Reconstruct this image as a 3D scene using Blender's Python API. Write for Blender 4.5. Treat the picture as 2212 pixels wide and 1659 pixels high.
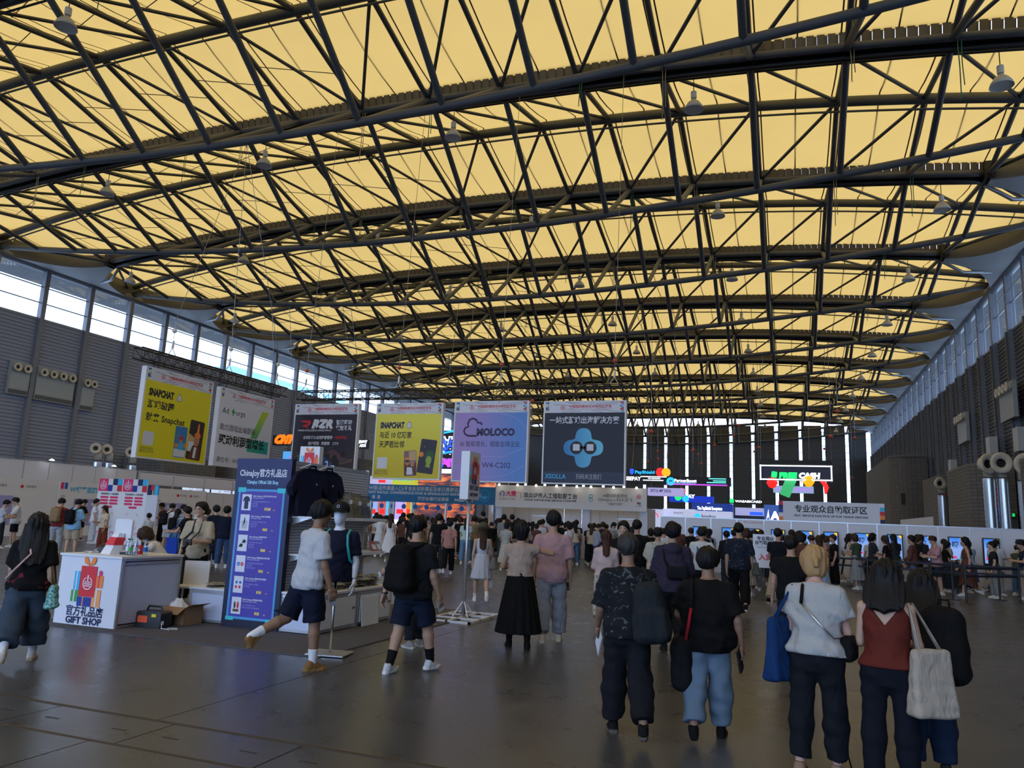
import bpy, math, random, numpy as np
from mathutils import Vector, Matrix
random.seed(7); RNG = np.random.default_rng(7)
SC = bpy.context.scene
for o in list(bpy.data.objects): bpy.data.objects.remove(o)
COL = SC.collection
PI = math.pi

# ------------------------------------------------------------------ camera
FPX, ROLL, VPX, VPY, CAMH, IW, IH = 1631.6, .0419, 1703.16, 1148.0, 1.7, 2212, 1659
def _basis():
    c, s = math.cos(ROLL), math.sin(ROLL)
    dx, dy = VPX-IW/2, -(VPY-IH/2)
    u, v = dx*c-dy*s, dx*s+dy*c
    pit = math.atan2(-v, FPX)
    yaw = math.atan2(u, FPX*math.cos(pit)-v*math.sin(pit))
    n = Vector((-math.sin(yaw)*math.cos(pit), math.cos(yaw)*math.cos(pit), math.sin(pit)))
    r0 = Vector((math.cos(yaw), math.sin(yaw), 0)); w0 = r0.cross(n)
    return c*r0+s*w0, -s*r0+c*w0, n
CIX, CIY, CN = _basis()
EYE = Vector((0, 0, CAMH))
cam = bpy.data.cameras.new('camera'); camo = bpy.data.objects.new('camera', cam); COL.objects.link(camo)
cam.sensor_width = 36; cam.lens = FPX/IW*36; cam.clip_start = .05; cam.clip_end = 3000
camo.matrix_world = Matrix.Translation(EYE) @ Matrix((CIX, CIY, -CN)).transposed().to_4x4()
SC.camera = camo
def ray(x, y): return CIX*((x-IW/2)/FPX)-CIY*((y-IH/2)/FPX)+CN
def fl(x, y, z=0.0):
    d = ray(x, y); return EYE+d*((z-CAMH)/d.z)
def atY(x, y, Y):
    d = ray(x, y); return EYE+d*(Y/d.y)
def atX(x, y, X):
    d = ray(x, y); return EYE+d*(X/d.x)

# ------------------------------------------------------------------ sky, sun, exposure
w = bpy.data.worlds.new('sky'); SC.world = w; w.use_nodes = True
wn = w.node_tree; bg = wn.nodes['Background']
bg.inputs[0].default_value = (.66, .765, 1.06, 1); bg.inputs[1].default_value = 4.6
sun = bpy.data.lights.new('sun', 'SUN'); sun.energy = 6.0; sun.angle = math.radians(3); sun.color = (1, .95, .86)
suno = bpy.data.objects.new('sun', sun); COL.objects.link(suno); suno.rotation_euler = (math.radians(14), math.radians(12), 0)
vs = SC.view_settings; vs.view_transform = 'Standard'; vs.look = 'None'; vs.gamma = 1; vs.exposure = 0.0
try: vs.use_curve_mapping = False
except Exception: pass
try: SC.cycles.use_denoising = True; SC.cycles.max_bounces = 6; SC.cycles.diffuse_bounces = 4; SC.cycles.glossy_bounces = 2; SC.cycles.transmission_bounces = 3; SC.cycles.transparent_max_bounces = 8; SC.cycles.sample_clamp_indirect = 6; SC.cycles.adaptive_threshold = .03; SC.cycles.caustics_reflective = False; SC.cycles.caustics_refractive = False
except Exception: pass

# ------------------------------------------------------------------ helpers
MATS = {}
def S2L(c): return tuple((x/12.92 if x <= .04045 else ((x+.055)/1.055)**2.4) for x in c)
def rgb(h):
    h = h.lstrip('#'); return S2L([int(h[i:i+2], 16)/255 for i in (0, 2, 4)])
def mat(name, col, rough=.6, metal=0, emit=0, spec=.5, noise=0, nscale=3, bump=0, bscale=20, bst=(1, 1, 1), bdist=.02, bdet=3):
    if name in MATS: return MATS[name]
    if isinstance(col, str): col = rgb(col)
    m = bpy.data.materials.new(name); m.use_nodes = True; nt = m.node_tree
    b = nt.nodes['Principled BSDF']; b.inputs['Base Color'].default_value = (*col, 1)
    b.inputs['Roughness'].default_value = rough; b.inputs['Metallic'].default_value = metal
    b.inputs['Specular IOR Level'].default_value = spec
    if emit:
        b.inputs['Emission Color'].default_value = (*col, 1); b.inputs['Emission Strength'].default_value = emit
    if noise or bump:
        tc = nt.nodes.new('ShaderNodeTexCoord')
    if noise:
        n = nt.nodes.new('ShaderNodeTexNoise'); n.inputs['Scale'].default_value = nscale; n.inputs['Detail'].default_value = 5
        nt.links.new(tc.outputs['Object'], n.inputs['Vector'])
        r = nt.nodes.new('ShaderNodeMix'); r.data_type = 'RGBA'
        r.inputs[6].default_value = (*[c*(1-noise) for c in col], 1); r.inputs[7].default_value = (*[min(1, c*(1+noise)) for c in col], 1)
        nt.links.new(n.outputs[0], r.inputs[0]); nt.links.new(r.outputs[2], b.inputs['Base Color'])
    if bump:
        n = nt.nodes.new('ShaderNodeTexNoise'); n.inputs['Scale'].default_value = bscale; n.inputs['Detail'].default_value = bdet; n.inputs['Distortion'].default_value = .6
        mp = nt.nodes.new('ShaderNodeMapping'); mp.inputs['Scale'].default_value = bst; nt.links.new(tc.outputs['Object'], mp.inputs[0]); nt.links.new(mp.outputs[0], n.inputs['Vector'])
        bp = nt.nodes.new('ShaderNodeBump'); bp.inputs['Strength'].default_value = bump; bp.inputs['Distance'].default_value = bdist
        nt.links.new(n.outputs[0], bp.inputs['Height']); nt.links.new(bp.outputs[0], b.inputs['Normal'])
    MATS[name] = m; return m

class MB:
    def __init__(s): s.v = []; s.f = []
    def add(s, v, f):
        k = len(s.v); s.v += [tuple(p) for p in v]; s.f += [tuple(i+k for i in q) for q in f]; return s
    def box(s, x0, x1, y0, y1, z0, z1):
        return s.add([(x0,y0,z0),(x1,y0,z0),(x1,y1,z0),(x0,y1,z0),(x0,y0,z1),(x1,y0,z1),(x1,y1,z1),(x0,y1,z1)],
                     [(3,2,1,0),(4,5,6,7),(0,1,5,4),(1,2,6,5),(2,3,7,6),(3,0,4,7)])
    def cbox(s, c, d): return s.box(c[0]-d[0]/2, c[0]+d[0]/2, c[1]-d[1]/2, c[1]+d[1]/2, c[2]-d[2]/2, c[2]+d[2]/2)
    def tube(s, pts, r, n=8, cap=True):
        pts = [Vector(p) for p in pts]; rs = r if isinstance(r, (list, tuple)) else [r]*len(pts)
        k = len(s.v); up = None
        for i, p in enumerate(pts):
            t = (pts[min(i+1, len(pts)-1)]-pts[max(i-1, 0)]).normalized()
            if up is None or abs(up.dot(t)) > .99:
                up = Vector((0, 0, 1)) if abs(t.z) < .9 else Vector((1, 0, 0))
            a = up.cross(t).normalized(); b = t.cross(a); up = b
            for j in range(n):
                q = 2*PI*j/n; s.v.append(tuple(p+(a*math.cos(q)+b*math.sin(q))*rs[i]))
        for i in range(len(pts)-1):
            for j in range(n):
                j2 = (j+1) % n; s.f.append((k+i*n+j, k+i*n+j2, k+(i+1)*n+j2, k+(i+1)*n+j))
        if cap:
            s.f.append(tuple(k+j for j in range(n))[::-1]); e = k+(len(pts)-1)*n; s.f.append(tuple(e+j for j in range(n)))
        return s
    def lathe(s, prof, n=20, o=(0, 0, 0)):
        k = len(s.v)
        for r, z in prof:
            for j in range(n):
                q = 2*PI*j/n; s.v.append((o[0]+r*math.cos(q), o[1]+r*math.sin(q), o[2]+z))
        for i in range(len(prof)-1):
            for j in range(n):
                j2 = (j+1) % n; s.f.append((k+i*n+j, k+i*n+j2, k+(i+1)*n+j2, k+(i+1)*n+j))
        return s
    def prism(s, out, d, plane='xz', off=0.0):
        """outline (list of 2d) extruded by depth d; plane xz: y from off to off+d"""
        n = len(out)
        def P(a, b, c): return (a, c, b) if plane == 'xz' else ((a, b, c) if plane == 'xy' else (c, a, b))
        v = [P(a, b, off) for a, b in out]+[P(a, b, off+d) for a, b in out]
        f = [tuple(range(n)), tuple(range(2*n-1, n-1, -1))]+[(i, i+n, (i+1) % n+n, (i+1) % n) for i in range(n)]
        return s.add(v, f)
    def grid(s, fn, nu, nv):
        k = len(s.v)
        for i in range(nu+1):
            for j in range(nv+1): s.v.append(tuple(fn(i/nu, j/nv)))
        for i in range(nu):
            for j in range(nv):
                a = k+i*(nv+1)+j; s.f.append((a, a+nv+1, a+nv+2, a+1))
        return s
    def mesh(s, name, smooth=False):
        m = bpy.data.meshes.new(name); m.from_pydata(s.v, [], s.f); m.update()
        if smooth: m.shade_smooth()
        return m
    def build(s, name, material, parent=None, smooth=False, **kw):
        return obj(name, s.mesh(name, smooth), material, parent, **kw)
def obj(name, mesh, material=None, parent=None, loc=None, rot=None, mw=None, slot=False):
    o = bpy.data.objects.new(name, mesh); COL.objects.link(o)
    if material is not None:
        if slot:
            if not mesh.materials: mesh.materials.append(material)
            o.material_slots[0].link = 'OBJECT'; o.material_slots[0].material = material
        elif not mesh.materials: mesh.materials.append(material)
    if parent is not None: o.parent = parent
    if loc is not None: o.location = loc
    if rot is not None: o.rotation_euler = rot
    if mw is not None: o.matrix_local = mw
    return o
def tag(o, label=None, cat=None, group=None, kind=None):
    if label: o['label'] = label
    if cat: o['category'] = cat
    if group: o['group'] = group
    if kind: o['kind'] = kind
    return o
def thing(name, label, cat, loc=(0, 0, 0), rz=0, group=None):
    o = bpy.data.objects.new(name, None); COL.objects.link(o); o.location = loc; o.rotation_euler = (0, 0, rz)
    o.empty_display_size = .1
    return tag(o, label, cat, group)
def struct(name, loc=(0, 0, 0), rz=0):
    o = bpy.data.objects.new(name, None); COL.objects.link(o); o.location = loc; o.rotation_euler = (0, 0, rz); o['kind'] = 'structure'; return o
def sbuild(mb, name, m, smooth=False): return tag(mb.build(name, m, None, smooth), kind='structure')
def copy_tree(o, parent=None):
    c = o.copy(); COL.objects.link(c)
    if parent is not None: c.parent = parent
    for ch in list(o.children): copy_tree(ch, c)
    return c
_cyl = {}
def strut(name, p0, p1, r, m, parent, n=8):
    """a straight tube sharing one unit mesh, placed by its two ends"""
    key = (round(r, 3), n)
    if key not in _cyl:
        me = MB().tube([(0, 0, 0), (0, 0, 1)], r, n).mesh(name, True); _cyl[key] = me
    p0, p1 = Vector(p0), Vector(p1); d = p1-p0; L = d.length
    q = d.to_track_quat('Z', 'Y').to_matrix().to_4x4()
    return obj(name, _cyl[key], m, parent, mw=Matrix.Translation(p0) @ q @ Matrix.Diagonal((1, 1, L, 1)), slot=True)
_fc = {}
def text(body, size, m, parent, x=0, z=0, y=-.004, align='CENTER', wx=1.0, bold=0, shear=0, name='lettering', ls=1.0, rz=0, label=None, width=None, ext=0):
    """flat lettering in the parent's XZ plane, facing -Y"""
    c = bpy.data.curves.new('txt', 'FONT'); c.body = body; c.size = size; c.align_x = align; c.align_y = 'CENTER'
    c.resolution_u = 2; c.shear = shear; c.space_line = ls; c.offset = bold*size*.02; c.extrude = ext
    t = bpy.data.objects.new('txt', c); me = bpy.data.meshes.new_from_object(t)
    bpy.data.objects.remove(t); bpy.data.curves.remove(c)
    if width and len(me.vertices):
        xs = [v.co.x for v in me.vertices]; wx = width/max(1e-6, max(xs)-min(xs))
    me.transform(Matrix.Diagonal((wx, 1, 1, 1))); me.materials.clear(); me.materials.append(m)
    o = obj(name, me, None, parent)
    o.location = (x, y, z); o.rotation_euler = (PI/2, 0, rz)
    if label: o['label'] = label
    return o
def flat(name, m, parent, pts, y=-.003, d=.002):
    """a printed flat shape: 2d outline in the parent's XZ plane with a thin body"""
    return MB().prism(pts, d, 'xz', y-d).build(name, m, parent)
def rect(x0, x1, z0, z1): return [(x0, z0), (x1, z0), (x1, z1), (x0, z1)]
def rrect(x0, x1, z0, z1, r, n=4):
    o = []
    for cx, cz, a in ((x1-r, z0+r, -90), (x1-r, z1-r, 0), (x0+r, z1-r, 90), (x0+r, z0+r, 180)):
        for i in range(n+1):
            q = math.radians(a+90*i/n); o.append((cx+r*math.cos(q), cz+r*math.sin(q)))
    return o
def disc(cx, cz, r, n=20, rz=None): return [(cx+r*math.cos(2*PI*i/n), cz+(rz or r)*math.sin(2*PI*i/n)) for i in range(n)]

_O1 = 'first second third fourth fifth sixth seventh eighth ninth tenth eleventh twelfth thirteenth fourteenth fifteenth sixteenth seventeenth eighteenth nineteenth'.split()
_OT = {2: ('twenty', 'twentieth'), 3: ('thirty', 'thirtieth'), 4: ('forty', 'fortieth'), 5: ('fifty', 'fiftieth'), 6: ('sixty', 'sixtieth'), 7: ('seventy', 'seventieth')}
def ordw(n): return _O1[n-1] if n < 20 else (_OT[n//10][1] if n % 10 == 0 else _OT[n//10][0]+'-'+_O1[n % 10-1])
# ------------------------------------------------------------------ the hall
XL, XR, YB, YF = -55.35, 14.65, -24.98, 150.2
XC, PB, CS, Y0C = -20.35, 12.49, 4.1637, 41.62
ZE, ZW = 19.67, 15.75
def zR(x): return 23.75-2.8*(abs(x-XC)/35)**2.4
def zB(x): return 17.7+2.6*(abs(x-XC)/35)**1.95
def zG(x): return 22.2-1.45*(abs(x-XC)/31)**2.4
NX = [-51.0+3.8375*i for i in range(17)]

def floor_mat():
    m = bpy.data.materials.new('polished_concrete'); m.use_nodes = True; nt = m.node_tree; b = nt.nodes['Principled BSDF']
    g = nt.nodes.new('ShaderNodeNewGeometry')
    def noise(sc, det=6, st=(1, 1, 1), ro=.6):
        mp = nt.nodes.new('ShaderNodeMapping'); mp.inputs['Scale'].default_value = st; nt.links.new(g.outputs['Position'], mp.inputs[0])
        n = nt.nodes.new('ShaderNodeTexNoise'); n.inputs['Scale'].default_value = sc; n.inputs['Detail'].default_value = det; n.inputs['Roughness'].default_value = ro
        nt.links.new(mp.outputs[0], n.inputs['Vector']); return n
    n1 = noise(.35, 6); n2 = noise(2.2, 8); n3 = noise(7, 4, (.12, 3.2, 1), .7)
    cr = nt.nodes.new('ShaderNodeValToRGB'); cr.color_ramp.elements[0].position = .3; cr.color_ramp.elements[1].position = .72
    cr.color_ramp.elements[0].color = (.042, .045, .054, 1); cr.color_ramp.elements[1].color = (.088, .093, .108, 1)
    mx = nt.nodes.new('ShaderNodeMath'); mx.operation = 'ADD'; ml = nt.nodes.new('ShaderNodeMath'); ml.operation = 'MULTIPLY'; ml.inputs[1].default_value = .5
    nt.links.new(n1.outputs[0], mx.inputs[0]); nt.links.new(n2.outputs[0], mx.inputs[1]); nt.links.new(mx.outputs[0], ml.inputs[0]); nt.links.new(ml.outputs[0], cr.inputs[0])
    # pale scuffs
    sr = nt.nodes.new('ShaderNodeValToRGB'); sr.color_ramp.elements[0].position = .66; sr.color_ramp.elements[1].position = .8
    nt.links.new(n3.outputs[0], sr.inputs[0])
    sm = nt.nodes.new('ShaderNodeMix'); sm.data_type = 'RGBA'; sm.inputs[7].default_value = (.25, .245, .24, 1)
    sf = nt.nodes.new('ShaderNodeMath'); sf.operation = 'MULTIPLY'; sf.inputs[1].default_value = .2
    nt.links.new(sr.outputs[0], sf.inputs[0]); nt.links.new(sf.outputs[0], sm.inputs[0]); nt.links.new(cr.outputs[0], sm.inputs[6]); nt.links.new(sm.outputs[2], b.inputs['Base Color'])
    rr = nt.nodes.new('ShaderNodeMapRange'); rr.inputs[3].default_value = .19; rr.inputs[4].default_value = .40
    nt.links.new(n2.outputs[0], rr.inputs[0]); nt.links.new(rr.outputs[0], b.inputs['Roughness'])
    b.inputs['Specular IOR Level'].default_value = .5
    bp = nt.nodes.new('ShaderNodeBump'); bp.inputs['Strength'].default_value = .02; bp.inputs['Distance'].default_value = .02
    nt.links.new(n3.outputs[0], bp.inputs['Height']); nt.links.new(bp.outputs[0], b.inputs['Normal'])
    return m
M_FLOOR = floor_mat()
M_STEEL = mat('painted_steel', (.068, .076, .095), .5, .0, noise=.12, nscale=.6)
M_STEELL = mat('galvanised_steel', (.42, .45, .5), .38, .6)
M_DARK = mat('black_metal', (.012, .012, .014), .5)
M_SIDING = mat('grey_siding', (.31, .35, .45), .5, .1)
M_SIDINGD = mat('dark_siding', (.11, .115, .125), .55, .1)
M_COLUMN = mat('column_steel', (.20, .22, .27), .45, .1)
M_SOFFIT = mat('soffit_taupe', (.115, .118, .135), .7)
M_SOFFITLIT = mat('soffit_window_lit', (.42, .45, .5), .6)  # wing undersides: light from the windows is put into this paler colour
M_WHITE = mat('white_panel', (.78, .79, .83), .55)
M_ALU = mat('aluminium', (.55, .57, .6), .35, .7)
M_SEAM = mat('membrane_seam', (.23, .13, .07), .8)
M_CORR = mat('gutter_sheet', (.13, .115, .085), .55, .3)

def translucent(name, col, dcol, t=.7):
    m = bpy.data.materials.new(name); m.use_nodes = True; nt = m.node_tree; nt.nodes.clear()
    o = nt.nodes.new('ShaderNodeOutputMaterial'); a = nt.nodes.new('ShaderNodeBsdfTranslucent'); d = nt.nodes.new('ShaderNodeBsdfDiffuse'); x = nt.nodes.new('ShaderNodeMixShader')
    tc = nt.nodes.new('ShaderNodeNewGeometry'); n = nt.nodes.new('ShaderNodeTexNoise'); n.inputs['Scale'].default_value = .5; n.inputs['Detail'].default_value = 6
    nt.links.new(tc.outputs['Position'], n.inputs['Vector'])
    mx = nt.nodes.new('ShaderNodeMix'); mx.data_type = 'RGBA'; mx.inputs[6].default_value = (*[c*.93 for c in col], 1); mx.inputs[7].default_value = (*[min(1, c*1.06) for c in col], 1)
    nt.links.new(n.outputs[0], mx.inputs[0]); nt.links.new(mx.outputs[2], a.inputs[0])
    d.inputs[0].default_value = (*dcol, 1); x.inputs[0].default_value = t
    nt.links.new(d.outputs[0], x.inputs[1]); nt.links.new(a.outputs[0], x.inputs[2]); nt.links.new(x.outputs[0], o.inputs[0]); return m
M_MEMB = translucent('roof_membrane', (.45, .305, .089), (.70, .58, .38), .35)

def glassmat(name, tint=(.86, .95, 1), g=.08):
    m = bpy.data.materials.new(name); m.use_nodes = True; nt = m.node_tree; nt.nodes.clear()
    o = nt.nodes.new('ShaderNodeOutputMaterial'); a = nt.nodes.new('ShaderNodeBsdfTransparent'); d = nt.nodes.new('ShaderNodeBsdfGlossy'); x = nt.nodes.new('ShaderNodeMixShader')
    a.inputs[0].default_value = (*tint, 1); d.inputs['Roughness'].default_value = .05; x.inputs[0].default_value = g
    nt.links.new(a.outputs[0], x.inputs[1]); nt.links.new(d.outputs[0], x.inputs[2]); nt.links.new(x.outputs[0], o.inputs[0]); return m
M_GLASS = glassmat('window_glass')

# floor: slabs with open joints on a dark bed, and a service trench with cover plates across the hall
fb = struct('floor')
MB().box(XL-1, XR+1, YB-1, YF+1, -.5, -.06).build('bed', M_DARK, fb)
TR0, TR1 = 4.50, 5.12
xs = [XL-.5, -48, -41, -34, -27, -20, -14, -9.6, -4.8, .4, 5.2, 10, XR+.5]
ys = [YB-.5, -18, -11.5, -5, -.9, TR0, TR1, 9.6, 14.6, 20, 26, 33, 41, 50, 60, 72, 86, 102, 120, 136, YF+.5]
g_ = .006
for i in range(len(xs)-1):
    for j in range(len(ys)-1):
        if ys[j] == TR0: continue
        MB().box(xs[i]+g_, xs[i+1]-g_, ys[j]+g_, ys[j+1]-g_, -.06, 0).build('slab', M_FLOOR, fb)
M_PLATE = M_FLOOR
M_RUST = mat('trench_edge', (.055, .042, .036), .6, .2)
for yy in (TR0, TR1): MB().box(XL, XR, yy-.02, yy+.02, -.05, .001).build('edge_angle', M_RUST, fb)
x = -13.0; k = 0
while x < 6:
    L = 1.2
    o = MB().box(x+.006, x+L-.006, TR0+.026, TR1-.026, -.05, -.002).build('cover_plate', M_PLATE, fb)
    for s in (.25, .95): MB().box(x+s-.07, x+s+.07, TR0+.29, TR0+.312, -.004, -.0005).build('lift_slot', M_DARK, o)
    x += L
MB().box(XL, -13, TR0+.03, TR1-.03, -.05, -.002).build('cover_strip', M_PLATE, fb); MB().box(6.2, XR, TR0+.03, TR1-.03, -.05, -.002).build('cover_strip', M_PLATE, fb)

# side walls: ribbed siding per bay, columns, clerestory windows
def siding_mesh(wd, z0, z1, pitch=.28, dep=.07):
    mb = MB(); n = int((z1-z0)/pitch); v = []
    for i in range(n):
        a = z0+(z1-z0)*i/n; b = z0+(z1-z0)*(i+1)/n
        v += [(0, a), (0, a+(b-a)*.55), (dep, a+(b-a)*.7), (dep, a+(b-a)*.9)]
    v.append((0, z1)); k = len(v)
    mb.add([(p[0], -wd/2, p[1]) for p in v]+[(p[0], wd/2, p[1]) for p in v], [(i, i+1, k+i+1, k+i) for i in range(k-1)])
    return mb
cols = []; y = Y0C-CS*16
while y < YF: cols.append(y); y += CS
SID_L = siding_mesh(CS-.36, 0, ZW).mesh('siding_panel'); SID_R = siding_mesh(CS-.36, 0, ZW).mesh('siding_panel')
col_mesh = MB().box(-.18, .18, -.18, .18, 0, ZE).box(-.22, -.18, -.19, .19, 0, ZE).box(.18, .22, -.19, .19, 0, ZE).mesh('column')
wl = struct('wall_left'); wr = struct('wall_right')
M_FRAME = mat('window_frame', (.34, .37, .42), .4, .4)
pane_mesh = MB().box(-.01, .01, -(CS-.44)/2, (CS-.44)/2, 0, 1).mesh('pane')
bar_mesh = MB().box(-.05, .05, -(CS-.4)/2, (CS-.4)/2, -.04, .04).mesh('glazing_bar')
fr_mesh = MB().box(-.06, .06, -(CS-.36)/2, (CS-.36)/2, -.06, .06).mesh('window_frame')
M_FLUTE = mat('fluted_pipe', (.05, .052, .06), .5, .3)
wi = 0
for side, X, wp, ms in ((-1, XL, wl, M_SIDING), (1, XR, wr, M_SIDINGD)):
    for i, y in enumerate(cols):
        obj('column', col_mesh, M_COLUMN, wp, loc=(X+side*(-.12), y, 0), slot=True)
        if side > 0: MB().box(X-.5, X-.30, y-.12, y+.12, 0, ZW-.1).build('fin', M_SIDINGD, wp)
        if i == len(cols)-1: continue
        ym = y+CS/2
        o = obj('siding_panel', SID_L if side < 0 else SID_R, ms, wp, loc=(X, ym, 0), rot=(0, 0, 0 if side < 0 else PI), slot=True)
        wi += 1; wo = struct('window_%d' % wi, (X, ym, 0))
        for z in (ZW+.06, ZE-.05): obj('window_frame', fr_mesh, M_FRAME, wo, loc=(0, 0, z), slot=True)
        zz = (ZW+.12, ZW+1.33, ZW+2.62, ZE-.1) if side < 0 else (ZW+.12, ZW+1.95, ZE-.1)
        for z in zz[1:-1]: obj('glazing_bar', bar_mesh, M_FRAME, wo, loc=(0, 0, z), slot=True)
        for a, b in zip(zz, zz[1:]):
            p = obj('pane', pane_mesh, M_GLASS, wo, loc=(0, 0, a), slot=True); p.scale = (1, 1, b-a)
        if side > 0:
            for q in (-1.3, 1.3): MB().box(-.03, .03, q-.03, q+.03, ZW+.1, ZE-.1).build('mullion', M_FRAME, wo)
            MB().tube([(-.5, -CS/2, ZW+2.4), (-.5, CS/2, ZW+2.4)], .04, 6).build('rail', M_STEELL, wo)
    # dark wall behind the ribs keeps daylight out
    MB().box(min(X+side*.03, X+side*.5), max(X+side*.03, X+side*.5), YB, YF, 0, ZW).build('backing', M_DARK, wp)
    # eave beam above the windows
    MB().tube([(X-side*.05, YB, ZE+.25), (X-side*.05, YF, ZE+.25)], .38, 12).build('eave_beam', M_COLUMN, wp, True)
    MB().box(min(X, X+side*4.5), max(X, X+side*4.5), YB, YF, ZE+.2, ZE+.5).build('overhang', M_SOFFIT, wp)
    MB().box(min(X+side*.1, X+side*.4), max(X+side*.1, X+side*.4), YB, YF, ZE+.4, 21.6).build('upstand', M_SOFFIT, wp)
# far wall: dark cladding fields between glazed strips
wf = struct('wall_back')
SX = [-51.3, -47.1, -43, -38.9, -34.8, -30.6, -26.5, -22.4, -18.3, -14.2, -10.0, -6.0, -1.8, 2.45, 6.45, 10.4]
def far_panel(x0, x1):
    mb = MB(); z = .0; n = 0
    while z < 20.2:
        mb.box(x0, x1, 0, .12, z, z+1.25); mb.box(x0, x1, -.045, 0, z+1.12, z+1.2); z += 1.25
    return mb
edges = [XL+.3]+SX+[XR-1.1]
M_FARC = mat('far_cladding', (.072, .078, .092), .5, .3)
for i in range(len(edges)-1):
    a = edges[i]+(.33 if i else 0); b = edges[i+1]-(.33 if i < len(edges)-2 else 0)
    z0 = 0
    far_panel(a, b).build('cladding_field', M_FARC, wf, loc=(0, YF, 0))
M_FARB = mat('far_bars', (.10, .11, .13), .5, .2)
for i, xx in enumerate(SX+[XR-.55]):
    wi += 1; wo = struct('window_%d' % wi, (xx, YF, 0)); hw = .33 if xx < 12 else .55
    MB().box(-hw, hw, .03, .05, .0, 20.2).build('pane', M_GLASS, wo)
    mb = MB()
    for k in range(16): mb.box(-hw, hw, -.05, .02, k*1.25+1.18, k*1.25+1.26)
    mb.box(-hw-.02, -hw+.05, -.1, .05, 0, 20.2).box(hw-.05, hw+.02, -.1, .05, 0, 20.2); mb.build('glazing_bar', M_FARB, wo)
# unseen glazed end behind the viewer, its glass carried up for bluish daylight
wfr = struct('wall_front')
MB().box(XL, XR, YB-.4, YB, 20, 23).build('upper_cladding', M_SIDING, wfr); MB().box(XL, XR, YB-.4, YB, 0, .3).build('plinth', M_SIDING, wfr)
nb = 20; bw = (XR-XL)/nb
for i in range(nb):
    wi += 1; wo = struct('window_%d' % wi, (XL+bw*(i+.5), YB-.2, 0))
    for a, b in ((.3, 5), (5, 10), (10, 15), (15, 20)):
        MB().box(-bw/2+.1, bw/2-.1, -.01, .01, a+.05, b-.05).build('pane', M_GLASS, wo)
        MB().box(-bw/2, bw/2, -.06, .06, b-.06, b+.06).build('glazing_bar', M_FRAME, wo)
    MB().box(-bw/2-.08, -bw/2+.08, -.1, .1, .3, 20).build('mullion', M_FRAME, wo)

# ------------------------------------------------------------------ roof
ceil = struct('ceiling')
RK = list(range(-2, 13)); RY = [PB*k for k in RK]
GY = [PB*k+PB/2 for k in RK[:-1]]
XE0, XE1 = XL-4.2, XR+4.2
xsub = [XL-.4]+NX+[XR+.4]
def memb_z(kind, x): return (zR(x)+.42) if kind == 'R' else (zG(x)+.62)
def memb_panel(ya, yb, ka, kb, x0, x1, nu=2, nv=4):
    def f(u, v):
        x = x0+(x1-x0)*u; y = ya+(yb-ya)*v; z = memb_z(ka, x)*(1-v)+memb_z(kb, x)*v
        return (x, y, z-.28*math.sin(PI*v)*(1-.5*abs(u-.5)))
    return MB().grid(f, nu, nv)
def seam_mb(mb, ya, yb, ka, kb, x, w=.035):
    pts = []
    for i in range(5):
        v = i/4; pts.append((ya+(yb-ya)*v, memb_z(ka, x)*(1-v)+memb_z(kb, x)*v-.28*math.sin(PI*v)*.75-.02))
    k = len(mb.v); mb.v += [(x-w, y, z) for y, z in pts]+[(x+w, y, z) for y, z in pts]
    mb.f += [(k+i, k+i+1, k+5+i+1, k+5+i) for i in range(4)]
for gi, gy in enumerate(GY):
    for ya, yb, ka, kb in ((gy-PB/2, gy-.17, 'R', 'G'), (gy+.5, gy+PB/2, 'G', 'R')):
        near = 0 < gy < 62
        ex = [XE0]+xsub[1:-1]+[XE1]
        if near:
            for a, b in zip(ex, ex[1:]): memb_panel(ya, yb, ka, kb, a, b).build('membrane_panel', M_MEMB, ceil, True)
        else:
            mb = MB()
            for a, b in zip(ex, ex[1:]):
                q = memb_panel(ya, yb, ka, kb, a, b); mb.add(q.v, q.f)
            mb.build('membrane_sheet', M_MEMB, ceil, True)
        far = MB()
        for x in [NX[0]-3.2]+[v for i in range(16) for v in (NX[i]-.22, NX[i]+.22, (NX[i]+NX[i+1])/2)]+[NX[16]-.22, NX[16]+.22, NX[16]+3]:
            if gy > -10: seam_mb(far, ya, yb, ka, kb, x)
        if far.v: tag(far.build('membrane_seam', M_SEAM, ceil), kind='stuff')

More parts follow.
